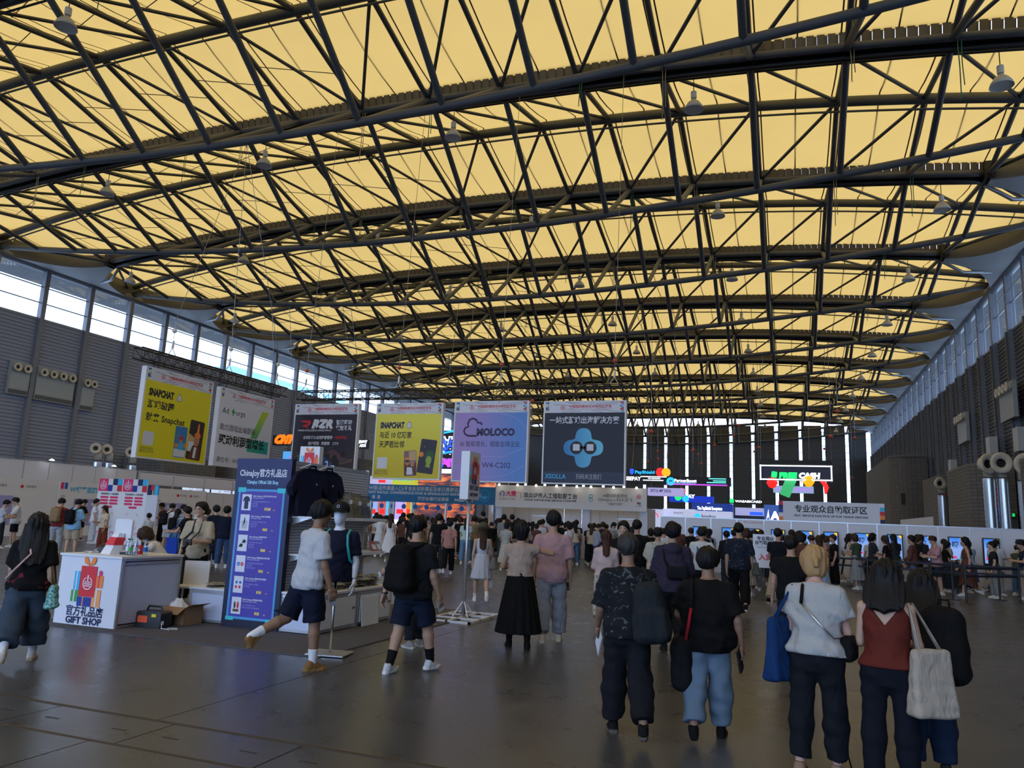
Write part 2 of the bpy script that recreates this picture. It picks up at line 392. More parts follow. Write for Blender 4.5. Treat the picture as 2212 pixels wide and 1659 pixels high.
# trusses (ridge arch + belly chord + struts) and valley gutters
ORD = ['nearest', 'second', 'third', 'fourth', 'fifth', 'sixth', 'seventh', 'eighth', 'ninth', 'tenth', 'eleventh', 'twelfth', 'thirteenth', 'fourteenth', 'fifteenth']
xs_full = [XL+.2]+NX+[XR-.2]
nvis = 0
for k, y in zip(RK, RY):
    if y < 0: continue
    vis = y > 10; nvis += vis
    t = thing('roof_truss', ('%s overhead steel roof truss counted from the camera into the hall' % ORD[max(0, nvis-1)]) if vis else 'steel roof truss directly above the camera', 'truss', (0, y, 0), 0, 'roof trusses')
    fine = [xs_full[0]+(xs_full[-1]-xs_full[0])*i/40 for i in range(41)]
    MB().tube([(x, 0, zR(x)) for x in fine], .25, 12).build('ridge_chord', M_STEEL, t, True)
    MB().tube([(x, 0, zB(x)) for x in fine], .19, 10).build('lower_chord', M_STEEL, t, True)
    MB().tube([(x, -.15, zR(x)-.62) for x in fine], .055, 6).build('service_pipe', M_STEEL, t, True)
    for i, x in enumerate(NX):
        B = (x, 0, zB(x)); R = (x, 0, zR(x))
        for s in (-1, 1):
            G = (x, s*(PB/2-.25), zG(x))
            if (s < 0 and y-PB/2 < -7) or (s > 0 and k == 12): continue
            strut('web_strut', B, G, .15, M_STEEL, t)
            strut('rafter_tube', R, G, .13, M_STEEL, t)
            if i < 16:
                R2 = (NX[i+1], 0, zR(NX[i+1])) if x < XC+1 or s > 0 else (NX[i+1], 0, zR(NX[i+1]))
                if x+1 < XC and s > 0: strut('brace_tube', R, (NX[i+1], s*(PB/2-.25), zG(NX[i+1])), .09, M_STEEL, t, 6)
                elif x+1 < XC: strut('brace_tube', R2, G, .09, M_STEEL, t, 6)
                else: strut('brace_tube', R2, G, .09, M_STEEL, t, 6)
    # fine tension rods on the window side of the hall
    for i in range(0, 8):
        x = NX[i]
        for s, q in ((-1, .35), (-1, .75), (1, .4)):
            if s < 0 and y < 10: continue
            a = Vector((x, 0, zR(x)-.1)).lerp(Vector((x, s*(PB/2-.2), zG(x)+.3)), q); b = Vector((NX[i+1], 0, zR(NX[i+1])-.1)).lerp(Vector((NX[i+1], s*(PB/2-.2), zG(NX[i+1])+.3)), q+.22)
            strut('tension_rod', a, b, .022, M_STEEL, t, 5)
def corr_band(x0, x1):
    mb = MB(); n = int((x1-x0)/.42)
    for i in range(n):
        a = x0+(x1-x0)*i/n; b = x0+(x1-x0)*(i+1)/n; c = a+(b-a)*.72
        for p, q, d in ((a, c, 0), (c, b, .09)):
            mb.add([(p, d, zG(p)-.02), (q, d, zG(q)-.02), (q, d-.2, zG(q)+.72), (p, d-.2, zG(p)+.72)], [(0, 1, 2, 3)])
        mb.add([(c, 0, zG(c)-.02), (c, .09, zG(c)-.02), (c, -.11, zG(c)+.72), (c, -.2, zG(c)+.72)], [(0, 1, 2, 3)])
    return mb
nv = 0
for gy in GY:
    if gy < -7: continue
    vis = gy > 15; nv += vis
    t = thing('roof_gutter', ('%s valley gutter of the roof counted from the camera' % ORD[max(0, nv-1)]) if vis else ('valley gutter of the roof above the camera' if gy > 0 else 'valley gutter of the roof behind the camera'), 'gutter', (0, gy, 0), 0, 'valley gutters')
    fine = [NX[0]+(NX[-1]-NX[0])*i/34 for i in range(35)]
    MB().tube([(x, -.25, zG(x)) for x in fine], .17, 10).build('gutter_pipe', M_STEEL, t, True)
    MB().tube([(x, .30, zG(x)-.18) for x in fine], .15, 8).build('gutter_pipe', M_DARK, t, True)
    MB().tube([(x, .75, zG(x)-.12) for x in fine], .05, 6).build('service_pipe', M_STEEL, t, True)
    corr_band(NX[0], NX[-1]).build('corrugated_side', M_CORR, t, loc=(0, -.14, 0))
    mb = MB()
    for a, b in zip(fine, fine[1:]): mb.add([(a, -.1, zG(a)-.05), (b, -.1, zG(b)-.05), (b, .6, zG(b)+.0), (a, .6, zG(a)+.0), (a, .62, zG(a)+.66), (b, .62, zG(b)+.66)], [(0, 1, 2, 3), (3, 2, 5, 4)])
    mb.build('trough', M_DARK, t)
    for sx in (-1, 1):
        xt = NX[0] if sx < 0 else NX[-1]; xw = XL+.3 if sx < 0 else XR-.3; D = abs(xw-xt); zt = zG(xt)
        MB().box(xt-.25, xt+.25, -.5, .5, zt-.3, zt+.62).build('end_bracket', M_DARK, t)
        # curved soffit wing: plan outline narrows from the eave to the gutter end
        N = 16; out = []
        for i in range(N+1):
            q = i/N; hw = .36+5.3*(1-q)**3.0+.5*math.sin(PI*q); out.append((q, hw))
        mb = MB(); ms = MB()
        for i in range(N+1):
            q, hw = out[i]; x = xw+(xt-xw)*q; zb = ZE+.12+(zt-.42-ZE-.12)*q**1.1; ztp = zb+.95+.85*(1-q)
            mb.v += [(x, -hw, zb), (x, hw, zb)]; ms.v += [(x, -hw, zb), (x, -hw*.93, ztp), (x, hw*.93, ztp), (x, hw, zb)]
        for i in range(N):
            a = i*2; mb.f.append((a, a+1, a+3, a+2)); a = i*4; ms.f += [(a, a+1, a+5, a+4), (a+1, a+2, a+6, a+5), (a+2, a+3, a+7, a+6)]
        mb.build('soffit', M_SOFFITLIT, t); ms.build('wing_side', M_SOFFIT, t, True)
        MB().tube([(xt, .75, zt-.2), (xt+(xw-xt)*.35, 1.4, zt-.9), (xw-.1*(1 if sx > 0 else -1), 2.2, ZE+.35)], .12, 8).build('downpipe', M_STEELL, t, True)
        MB().tube([(xt, -.4, zt+.1), (xw, -PB/2+.8, ZE+1.0)], .11, 6).build('edge_strut', M_STEEL, t, True)
        MB().tube([(xt, .4, zt+.1), (xw, PB/2-.8, ZE+1.0)], .11, 6).build('edge_strut', M_STEEL, t, True)
# ------------------------------------------------------------------ prints and signs
def grad(name, c0, c1, axis='X', lo=0, hi=1, rough=.5, emit=0):
    if name in MATS: return MATS[name]
    m = mat(name, c0, rough, emit=0); nt = m.node_tree; b = nt.nodes['Principled BSDF']
    c0 = rgb(c0) if isinstance(c0, str) else c0; c1 = rgb(c1) if isinstance(c1, str) else c1
    tc = nt.nodes.new('ShaderNodeTexCoord'); sp = nt.nodes.new('ShaderNodeSeparateXYZ'); mr = nt.nodes.new('ShaderNodeMapRange')
    mr.inputs[1].default_value = lo; mr.inputs[2].default_value = hi; mx = nt.nodes.new('ShaderNodeMix'); mx.data_type = 'RGBA'
    mx.inputs[6].default_value = (*c0, 1); mx.inputs[7].default_value = (*c1, 1)
    nt.links.new(tc.outputs['Object'], sp.inputs[0]); nt.links.new(sp.outputs[axis], mr.inputs[0]); nt.links.new(mr.outputs[0], mx.inputs[0]); nt.links.new(mx.outputs[2], b.inputs['Base Color'])
    if emit:
        nt.links.new(mx.outputs[2], b.inputs['Emission Color']); b.inputs['Emission Strength'].default_value = emit
    return m
def pr(name, h, rough=.55): return mat('print_'+name, h, rough)
def lit(name, h, e=1.2): return mat('lit_'+name, h, .5, emit=e)
P_WHITE = pr('white', '#d9dce8'); P_BLACK = pr('black', '#17171b'); P_RED = pr('red', '#d22a36'); P_BLUE = pr('blue', '#1769c4'); P_CYAN = pr('cyan', '#3db4e6')
P_YEL = pr('yellow', '#e9dc12'); P_NAVY = pr('navy', '#1b2350'); P_ORANGE = pr('orange', '#f0873a'); P_GREEN = pr('green', '#3f9a4c'); P_PINK = pr('pink', '#e0356b'); P_GREY = pr('grey', '#b9bcc6')
P_LAV = pr('lavender', '#a6a3de'); P_SKIN = pr('skin_tone', '#b98568'); P_BROWN = pr('brown', '#6a3a2a'); P_TEAL = pr('teal', '#3ec6cf'); P_DGREY = pr('dark_grey', '#3d3f4a'); P_PURPLE = pr('purple', '#6a58c8')
def ring(cx, cz, r, w, n=20, a0=0, a1=360):
    o = [(cx+r*math.cos(math.radians(a0+(a1-a0)*i/n)), cz+r*math.sin(math.radians(a0+(a1-a0)*i/n))) for i in range(n+1)]
    q = [(cx+(r-w)*math.cos(math.radians(a0+(a1-a0)*i/n)), cz+(r-w)*math.sin(math.radians(a0+(a1-a0)*i/n))) for i in range(n, -1, -1)]
    return o+q
def stroke(pts, w):
    L = []; R = []
    for i, p in enumerate(pts):
        a = pts[max(0, i-1)]; b = pts[min(len(pts)-1, i+1)]; d = math.hypot(b[0]-a[0], b[1]-a[1]) or 1
        nx, nz = -(b[1]-a[1])/d*w/2, (b[0]-a[0])/d*w/2
        L.append((p[0]+nx, p[1]+nz)); R.append((p[0]-nx, p[1]-nz))
    return R+L[::-1]
def rot2(pts, a, cx, cz):
    a = math.radians(a); c, s = math.cos(a), math.sin(a)
    return [(cx+(x-cx)*c-(z-cz)*s, cz+(x-cx)*s+(z-cz)*c) for x, z in pts]
def emblem(p, cx, cz, r, m, y=-.006):
    """round show emblem: a ring open at the top with an upright stem and short bars"""
    flat('emblem_ring', m, p, ring(cx, cz, r, r*.16, 22, 115, 425), y)
    flat('emblem_stem', m, p, [(cx-r*.1, cz+r*.15), (cx+r*.1, cz+r*.15), (cx+r*.16, cz+r*1.25), (cx-r*.16, cz+r*1.25)], y)
    for k, (w, z) in enumerate(((.62, .18), (.7, -.12), (.6, -.42))): flat('emblem_bar', m, p, rect(cx-r*w, cx+r*w, cz+r*z-r*.07, cz+r*z+r*.09), y)
def header(p, W, z0, z1, y=-.004):
    h = z1-z0; x0 = -W/2
    flat('header', P_WHITE, p, rect(x0, W/2, z0, z1), y)
    for k in range(14):
        a = math.radians(-160+k*25); cx, cz = .05, (z0+z1)/2
        r0, r1 = h*.62, h*(.9+.5*(k % 3))
        q = [(cx+r0*math.cos(a)*1.9, cz+r0*.5*math.sin(a)*1.2), (cx+r1*math.cos(a+.02)*2.2, max(z0+.01, min(z1-.01, cz+r1*.75*math.sin(a+.02))))]
        flat('ray_line', P_DGREY, p, stroke(q, .012), y-.002)
    cc = [P_YEL, P_CYAN, P_BLUE, P_RED, P_NAVY, P_BLUE, P_RED, P_ORANGE]
    for s in (-1, 1):
        for i in range(6):
            for j in range(2):
                if (i*3+j*5) % 4 == 1: continue
                a = s*(W/2-.04-j*h/6.5); b = s*(W/2-.04-(j+1)*h/6.5)
                flat('colour_tile', cc[(i*2+j*3+(s > 0)) % 8], p, rect(min(a, b), max(a, b), z0+.05*h+i*h*.15, z0+.05*h+(i+1)*h*.15), y-.002)
    emblem(p, -W*.27, (z0+z1)/2-.03, h*.22, P_RED, y-.002)
    text('中国国际数码互动娱乐展览会', h*.27, P_RED, p, W*.075, (z0+z1)/2+h*.03, y-.006, width=W*.53, bold=1)
    text('CHINA DIGITAL ENTERTAINMENT EXPO & CONFERENCE', h*.085, P_RED, p, W*.075, (z0+z1)/2-h*.2, y-.006, width=W*.53)
def picture_card(p, cx, cz, w, h, ang, bg, items):
    f = flat('picture_card', bg, p, rot2(rrect(cx-w/2, cx+w/2, cz-h/2, cz+h/2, w*.09), ang, cx, cz), -.005)
    for k, (m, pts) in enumerate(items):
        flat('picture_shape', m, p, rot2([(cx+x*w/2, cz+z*h/2) for x, z in pts], ang, cx, cz), -.008-.0015*k)
def ell(cx, cz, rx, rz, n=16, a0=0, a1=360): return [(cx+rx*math.cos(math.radians(a0+(a1-a0)*i/n)), cz+rz*math.sin(math.radians(a0+(a1-a0)*i/n))) for i in range(n+(a1-a0 < 360))]
GHOST = [(-.42, -.55), (-.62, -.42), (-.85, -.45), (-.95, -.3), (-.62, -.08), (-.55, .12), (-.72, .18), (-.55, .35), (-.5, .7), (-.25, .98), (0, 1.05), (.25, .98), (.5, .7), (.55, .35), (.72, .18), (.55, .12), (.62, -.08), (.95, -.3), (.85, -.45), (.62, -.42), (.42, -.55), (.2, -.72), (0, -.78), (-.2, -.72)]
def banner(label, loc, rz, W, H, face):
    t = thing('hanging_banner', label, 'banner', loc, rz, 'banners hung from the trusses')
    MB().box(-W/2, W/2, 0, .22, 0, H).build('panel', M_WHITE, t)
    hh = H*.142
    flat('face', face, t, rect(-W/2+.06, W/2-.06, .06, H-hh-.01), -.001)
    header(t, W-.12, H-hh, H-.03)
    for x in (-W*.38, W*.38): MB().tube([(x, .11, H), (x, .11, H+.22)], .015, 6).box(x-.03, x+.03, -.14, .36, H+.19, H+.22).build('hanging_strap', M_DARK, t)
    return t
BZ = 3.33; BH = 3.33
# yellow banner nearer the windows
def scan(t, x, z, s, caption='扫码关注官方\n微信公众平台'):
    flat('blank_square', P_WHITE, t, rrect(x-s/2, x+s/2, z-s/2, z+s/2, s*.06), -.004)
    text(caption, s*.22, P_DGREY, t, x, z-s*.86, -.006)
t = banner('yellow hanging banner with two phone pictures, nearest the left windows', (-22.05, 22.75, 3.35), PI/2, 3.5, 3.38, P_YEL)
text('SNAPCHAT', .36, P_BLACK, t, -1.5, 2.45, -.006, 'LEFT', width=1.22, bold=3)
flat('ghost_logo_edge', P_BLACK, t, [(.0+x*.17, 2.43+z*.17) for x, z in GHOST], -.004); flat('ghost_logo', P_WHITE, t, [(.0+x*.15, 2.43+z*.15) for x, z in GHOST], -.006)
text('游戏破圈', .33, P_BLACK, t, -1.52, 2.0, -.006, 'LEFT', bold=1); text('就来 Snapchat', .33, P_BLACK, t, -1.52, 1.52, -.006, 'LEFT', bold=1)
scan(t, -1.28, .75, .5)
picture_card(t, 1.08, .93, .78, 1.55, -3, pr('photo_dark', '#33262a'), [(pr('photo_sand', '#c9a97a'), [(-1, .3), (.2, .05), (.2, -.5), (-1, -.6)]), (P_WHITE, [(-.9, -.1), (-.2, -.1), (-.2, -.6), (-.9, -.6)]), (P_BROWN, [(-.75, -.97), (.8, -.97), (.7, -.4), (.2, -.2), (-.3, -.3)]), (P_WHITE, [(-.1, -.9), (.25, -.9), (.3, -.35), (-.05, -.35)]), (P_SKIN, ell(.2, .0, .36, .3)), (P_ORANGE, ell(.2, .25, .42, .16)), (P_ORANGE, [(.02, .3), (.38, .3), (.3, .85), (.1, .85)])])
picture_card(t, .3, .78, .62, 1.2, 0, pr('photo_sky', '#3a7ec2'), [(P_WHITE, [(-.95, -.95), (.95, -.95), (.95, -.5), (-.95, -.45)]), (pr('photo_tree', '#5c86a8'), ell(-.45, .3, .4, .25)), (P_CYAN, ell(.1, -.25, .5, .28)), (P_ORANGE, ell(-.65, -.25, .25, .16)), (P_ORANGE, ell(.8, -.2, .22, .16)), (P_SKIN, ell(.08, .08, .3, .18)), (P_RED, ell(.08, .25, .32, .12))])
# white banner with green lightning
t = banner('white hanging banner with a green lightning shape', (-22.05, 26.72, 3.38), PI/2, 3.55, 3.28, P_WHITE)
text('Ad', .34, P_BLACK, t, -1.55, 2.32, -.006, 'LEFT'); flat('lightning_mark', P_GREEN, t, [(-1.0, 2.34), (-.86, 2.5), (-.84, 2.36), (-.74, 2.36), (-.92, 2.14), (-.92, 2.28)], -.006); text('urge', .34, P_BLACK, t, -.72, 2.32, -.006, 'LEFT')
G1 = grad('lightning_green', '#38a37c', '#b2d238', 'Z', 1.2, 2.4)
flat('lightning_arm', G1, t, [(.35, 1.36), (.78, 1.36), (1.42, 2.62), (1.0, 2.62)], -.004)
flat('lightning_foot', grad('lightning_teal', '#3fae8a', '#2aa3a5', 'X', 0, 1.6), t, [(.2, .75), (1.6, .75), (1.6, 1.3), (.2, 1.3)], -.004)
text('助力游戏出海营销', .3, P_BLACK, t, -1.6, 1.62, -.008, 'LEFT', width=2.2); text('驱动利润型增长', .46, P_BLACK, t, -1.6, 1.08, -.008, 'LEFT', width=2.95, bold=1.5)
text('展位号：W5A', .24, P_BLACK, t, -1.6, .27, -.006, 'LEFT')
# dark racing banner
t = banner('dark hanging banner with racing cars and a red arrow logo', (-20.25, 30, 3.2), 0, 3.5, 3.5, grad('night_track', '#3a2f28', '#231f30', 'Z', .1, 1.6))
flat('arrow_logo', P_RED, t, [(-1.42, 2.72), (-.85, 2.72), (-.77, 2.6), (-.87, 2.48), (-1.0, 2.46), (-.86, 2.34), (-.94, 2.34), (-1.12, 2.43), (-1.3, 2.43), (-1.2, 2.5), (-.98, 2.54), (-.95, 2.6), (-1.2, 2.62)], -.005)
text('RZR', .52, P_WHITE, t, -.18, 2.53, -.006, width=1.18, bold=4, shear=.25); text('WHERE INTELLIGENCE MAKES IMPACT', .11, P_WHITE, t, -.55, 2.24, -.006, width=1.85, bold=1)
text('智能驱动\n实效不凡', .25, P_WHITE, t, 1.02, 2.47, -.006, ls=1.05, bold=1.2, width=.85)
text('全球游戏＆应用跨屏营销', .17, P_WHITE, t, -.35, 1.9, -.006, width=1.6, bold=1); text('一站式平台', .17, P_RED, t, .85, 1.9, -.006, width=.72, bold=1)
text('用户获取', .17, P_WHITE, t, -.55, 1.62, -.006, width=.6, bold=1); text('再营销', .17, P_WHITE, t, .1, 1.62, -.006, width=.45, bold=1); text('CTV', .17, P_WHITE, t, .65, 1.62, -.006, bold=1)
def race_car(t, cx, cz, s, m, k):
    y = -.005-.004*k
    flat('car_shape', m, t, [(cx-.9*s, cz+.1*s), (cx-.5*s, cz+.42*s), (cx-.1*s, cz+.3*s), (cx+.5*s, cz-.12*s), (cx+.95*s, cz-.35*s), (cx+.6*s, cz-.5*s), (cx-.2*s, cz-.3*s), (cx-.8*s, cz-.22*s)], y)
    flat('rear_wing', P_DGREY, t, [(cx-.85*s, cz+.42*s), (cx-.3*s, cz+.5*s), (cx-.3*s, cz+.58*s), (cx-.85*s, cz+.52*s)], y-.001)
    flat('front_wing', P_DGREY, t, [(cx+.1*s, cz-.62*s), (cx+1.0*s, cz-.42*s), (cx+1.05*s, cz-.32*s), (cx+.1*s, cz-.5*s)], y-.001)
    for dx, dz, r in ((-.75, -.1, .2), (-.15, -.28, .27), (.55, .02, .24)): flat('wheel', P_BLACK, t, ell(cx+dx*s, cz+dz*s, r*s*.8, r*s), y-.002)
flat('track_streak', pr('track_streak', '#5d4a39'), t, [(.2, .5), (1.6, .8), (1.6, .95), (.6, .85)], -.003)
race_car(t, .75, 1.12, .62, pr('car_plum', '#5a3a44'), 0); race_car(t, -1.05, .95, .5, pr('car_green', '#4d5a50'), 1); race_car(t, .2, .72, .95, pr('car_blue', '#2e4478'), 2)
flat('red_ribbon', P_RED, t, [(-1.35, .25), (.35, .12), (.2, .42), (0, .52), (-1.35, .56)], -.012); text('W4-B201', .15, P_WHITE, t, -.95, .4, -.016)
# second yellow banner
YG = grad('yellow_fade', '#d2bd10', '#ece24a', 'Z', .4, 2.6)
t = banner('yellow hanging banner with a dark phone picture, between the racing and lilac banners', (-15.9, 30, 3.26), 0, 3.35, 3.42, YG)
text('SNAPCHAT', .36, P_NAVY, t, -1.4, 2.4, -.006, 'LEFT', width=1.22, bold=3)
flat('ghost_logo_edge', P_NAVY, t, [(.05+x*.17, 2.4+z*.17) for x, z in GHOST], -.004); flat('ghost_logo', P_WHITE, t, [(.05+x*.15, 2.4+z*.15) for x, z in GHOST], -.006)
text('与近 10 亿玩家', .32, P_BLACK, t, -1.42, 1.95, -.006, 'LEFT', bold=1, width=1.62); text('天涯若比邻', .32, P_BLACK, t, -1.42, 1.53, -.006, 'LEFT', bold=1, width=1.28)
scan(t, -1.2, .72, .5)
picture_card(t, 1.02, 1.03, .78, 1.5, -6, pr('photo_slate', '#35303f'), [(P_ORANGE, ell(-.72, .08, .28, .16)), (pr('photo_olive', '#2c5d38'), ell(.3, .08, .55, .3)), (pr('photo_green', '#94b03c'), ell(.28, -.22, .36, .26)), (pr('photo_green', '#94b03c'), [(.1, -.4), (.5, -.4), (.6, -.65), (-.05, -.6)]), (P_WHITE, rect(-.5, -.42, .52, .57))])
picture_card(t, .22, .72, .62, 1.12, 4, pr('photo_mauve', '#8c6a74'), [(pr('photo_sand', '#c9a97a'), [(-.2, .95), (.95, .95), (.95, .2), (-.2, .2)]), (P_BROWN, [(-.95, -.95), (.95, -.95), (.95, .0), (-.95, .1)]), (P_SKIN, ell(-.45, .1, .4, .26)), (P_BLACK, ell(-.45, .18, .4, .08)), (P_ORANGE, ell(-.45, .38, .42, .1)), (P_SKIN, ell(.35, -.05, .32, .22)), (P_WHITE, [(-.6, -.9), (.4, -.9), (.3, -.35), (-.5, -.3)])])
# lilac banner
t = banner('lilac and blue hanging banner with a dark cloud outline logo', (-11.95, 30, 3.22), 0, 3.45, 3.5, grad('lilac_fade', '#a88fd0', '#5e8ed8', 'X', -.9, 1.2))
P_INDIGO = pr('indigo', '#2c2350')
cl = [(-.62, 1.98), (-1.0, 1.98), (-1.16, 2.06), (-1.22, 2.2), (-1.16, 2.33), (-1.02, 2.38), (-1.05, 2.52), (-.98, 2.68), (-.82, 2.74), (-.66, 2.68), (-.58, 2.55), (-.46, 2.56), (-.38, 2.46)]
flat('cloud_logo', P_INDIGO, t, stroke(cl, .085), -.005); text('MOLOCO', .42, P_INDIGO, t, .25, 2.13, -.006, width=1.75, bold=3)
text('AI 智驱增长，赋能全球企业', .27, P_INDIGO, t, 0, 1.62, -.006, width=2.75); text('W4-C202', .32, P_INDIGO, t, .35, .72, -.006)
for q in ([(-1.65, .7), (-1, .35), (0, .22), (.9, .33), (1.6, .75)], [(-1.65, 1.45), (-.6, 1.1), (.6, 1.1), (1.65, 1.5)], [(.4, 2.98), (1.2, 2.75), (1.66, 2.3)], [(-1.66, 2.2), (-1.3, 2.7), (-.7, 2.98)]): flat('fine_arc', P_LAV, t, stroke(q, .018), -.004)
# dark banner with the four-lobed shape
t = banner('near black hanging banner with a sky blue four-lobed shape, rightmost of its row', (-7.82, 30, 3.22), 0, 3.5, 3.45, pr('ink_blue', '#141a2e'))
text('一站式游戏出海解决方案', .32, P_WHITE, t, 0, 2.62, -.006, width=2.95, bold=1)
lob = []
for i in range(72):
    a = 2*PI*i/72; r = .69+.15*math.cos(4*a)-.03*math.cos(8*a); lob.append((r*math.cos(a)*1.03, 1.5+r*math.sin(a)))
flat('four_lobed_shape', grad('lobe_blue', '#2f86c8', '#6fd0f2', 'X', -.7, .8), t, lob, -.005)
for s in (-1, 1): flat('lens_rim', P_BLACK, t, disc(s*.29, 1.5, .27), -.008); flat('lens', P_WHITE, t, rect(s*.29-.14, s*.29+.14, 1.38, 1.65), -.011)
flat('bridge', P_BLACK, t, rect(-.1, .1, 1.46, 1.55), -.008)
flat('footer', pr('slate_bar', '#2b3550'), t, rect(-1.68, 1.68, .1, .52), -.004); text('XSOLLA', .26, P_CYAN, t, -1.15, .31, -.007, width=.9, bold=1); text('扫码关注我们', .23, P_GREY, t, .25, .31, -.007, width=1.05)
# lattice trusses carrying the banners
def lattice(label, loc, rz, L):
    t = thing('lighting_truss', label, 'truss', loc, rz, 'black lattice trusses over the banners')
    s = .2; n = int(L/.5)
    for y in (-s, s):
        for z in (0, .4): strut('chord', (0, y, z), (L, y, z), .03, M_DARK, t, 6)
    mb = MB()
    for i in range(n):
        x0, x1 = L*i/n, L*(i+1)/n
        for a, b in (((x0, -s, 0), (x1, -s, .4)), ((x0, s, .4), (x1, s, 0)), ((x0, -s, .4), (x0, -s, 0)), ((x0, s, .4), (x0, s, 0)), ((x0, -s, 0), (x1, s, 0)), ((x0, -s, .4), (x0, s, .4))): mb.tube([a, b], .014, 4, False)
    mb.build('lattice_web', M_DARK, t)
lattice('black lattice truss above the two banners by the left windows', (-22.15, 20.6, 6.93), PI/2, 8.6)
lattice('black lattice truss above the row of four banners', (-21.9, 30.1, 6.92), 0, 16.1)
M_WIRE = mat('steel_wire', (.25, .27, .3), .4, .8); M_ROPEG = mat('green_rope', (.03, .16, .10), .7); M_BALLR = mat('red_ball', (.6, .08, .05), .4); M_HOIST = mat('hoist_white', (.75, .74, .7), .5)
def hoist(label, x, y, z, zt, red=True, hook=True, dy=0):
    t = thing('chain_hoist', label, 'hoist', (x, y, z), 0, 'hoists holding the trusses')
    MB().tube([(0, 0, .3), (0, 0, 1.4), (0, dy, zt-z)], .012, 5).build('wire', M_WIRE, t)
    MB().lathe([(0, .9), (.07, .94), (.1, 1.0), (.07, 1.07), (0, 1.1)], 10).build('stop_ball', M_BALLR if red else M_HOIST, t, True)
    if hook:
        MB().tube([(-.22, 0, .0), (0, 0, .32), (.18, 0, .02)], .02, 6).build('sling', M_HOIST, t); MB().tube([(0, 0, .3), (.02, 0, .6)], .045, 8).build('hook_block', M_HOIST, t)
for k, (x, y) in enumerate(((-22.15, 22.2), (-22.15, 25.4), (-22.15, 28.6))): hoist('%s chain hoist on the truss by the left windows' % ORD[k], x, y, 7.345, zB(x)-.15, False, True, 24.98-y)
for k, x in enumerate((-21.6, -16.6, -11.6, -6.6)): hoist('%s chain hoist from the left on the truss over the four banners' % ['leftmost', 'second', 'third', 'rightmost'][k], x, 30.1, 7.335, zG(x)-.15, True, True, .87)
# ------------------------------------------------------------------ gift shop corner
M_CARPET = mat('grey_carpet', (.105, .105, .125), .95, spec=.1, noise=.15, nscale=8, bump=.3, bscale=200)
M_LAM = mat('white_laminate', (.72, .74, .8), .4); M_LAMB = mat('bluish_laminate', (.52, .57, .74), .45)
M_BLKP = mat('black_plastic', (.015, .015, .017), .35); M_CHROME = mat('chrome', (.6, .6, .62), .2, 1)
M_NAVYC = mat('navy_cloth', (.008, .010, .028), .85, spec=.2, bump=.25, bscale=60)
M_BAGGED = mat('bagged_clothes', (.17, .17, .16), .18, spec=.8, noise=.5, nscale=9, bump=.8, bscale=18)
M_BAGGED2 = mat('bagged_olive', (.15, .13, .085), .2, spec=.8, noise=.4, nscale=9, bump=.8, bscale=18)
tag(MB().box(-10.1, -5.25, 8.05, 13.4, 0, .012).build('carpet_mat', M_CARPET), 'grey carpet under the gift shop counter and racks', 'carpet')
def gift_print(p, cx, cz, s, y=-.006):
    """stack of wrapped presents with a bow, printed flat"""
    def R(n, m, a, b, c, d, k=0): flat(n, m, p, rect(cx+a*s, cx+b*s, cz+c*s, cz+d*s), y-k*.0015)
    R('blue_box', P_CYAN, -.5, -.3, -.2, .3); R('blue_ribbon', P_WHITE, -.43, -.39, -.2, .3, 1)
    R('green_box', P_GREEN, -.55, -.28, -.5, -.2); R('green_ribbon', P_WHITE, -.46, -.42, -.5, -.2, 1)
    R('orange_box', P_ORANGE, .25, .53, -.1, .22); R('orange_ribbon', P_PINK, .36, .41, -.1, .22, 1); R('peach_box', pr('peach', '#f0a060'), .2, .5, -.6, -.15); R('peach_ribbon', P_WHITE, .32, .37, -.6, -.15, 1)
    R('red_box', P_RED, -.28, .28, -.35, .45, 2); R('navy_box', pr('royal', '#1d3a98'), -.3, .2, -.6, -.36, 2); R('navy_ribbon', P_ORANGE, -.12, -.08, -.6, -.36, 3)
    flat('pink_loop', P_PINK, p, ell(cx+.42*s, cz+.28*s, .06*s, .08*s), y-.003)
    for q in (-1, 1): flat('bow_loop', P_ORANGE, p, [(cx, cz+.45*s), (cx+q*.06*s, cz+.62*s), (cx+q*.16*s, cz+.72*s), (cx+q*.22*s, cz+.64*s), (cx+q*.18*s, cz+.52*s)], y-.006)
    emblem(p, cx, cz-.0*s, .17*s, P_WHITE, y-.006)
# service counter
c = thing('service_counter', 'white counter with printed presents on its front', 'counter', (-9.24, 8.27, .012), 0)
MB().box(-.56, .56, 0, .02, 0, .93).build('front_panel', P_WHITE, c)
MB().box(-.56, -.54, .02, 1.12, 0, .93).build('side_panel', M_LAMB, c); MB().box(.535, .55, .05, 1.09, .05, .88).build('side_panel', M_LAMB, c); MB().box(-.54, .54, 1.08, 1.1, 0, .93).build('rear_panel', M_LAMB, c)
for y in (.035, 1.105): MB().box(.53, .57, y-.02, y+.02, 0, .93).build('post', M_ALU, c)
for z in (.02, .86, .91): MB().box(.53, .565, .055, 1.085, z-.015, z+.015).build('rail', M_ALU, c)
MB().box(-.58, .58, -.02, 1.14, .93, .96).build('top', M_LAM, c)
gift_print(c, .0, .57, .52); text('官方礼品店', .15, P_NAVY, c, 0, .18, -.006, bold=1, width=.68); text('GIFT SHOP', .125, P_NAVY, c, 0, .06, -.006, bold=2, width=.66)
CT = .973
def on_counter(name, label, cat, x, y, rz=0, group=None): return thing(name, label, cat, (-9.24+x, 8.27+y, CT), rz, group)
m = on_counter('pos_terminal', 'white checkout terminal with a red band on its stand', 'terminal', -.02, .42, math.radians(-12))
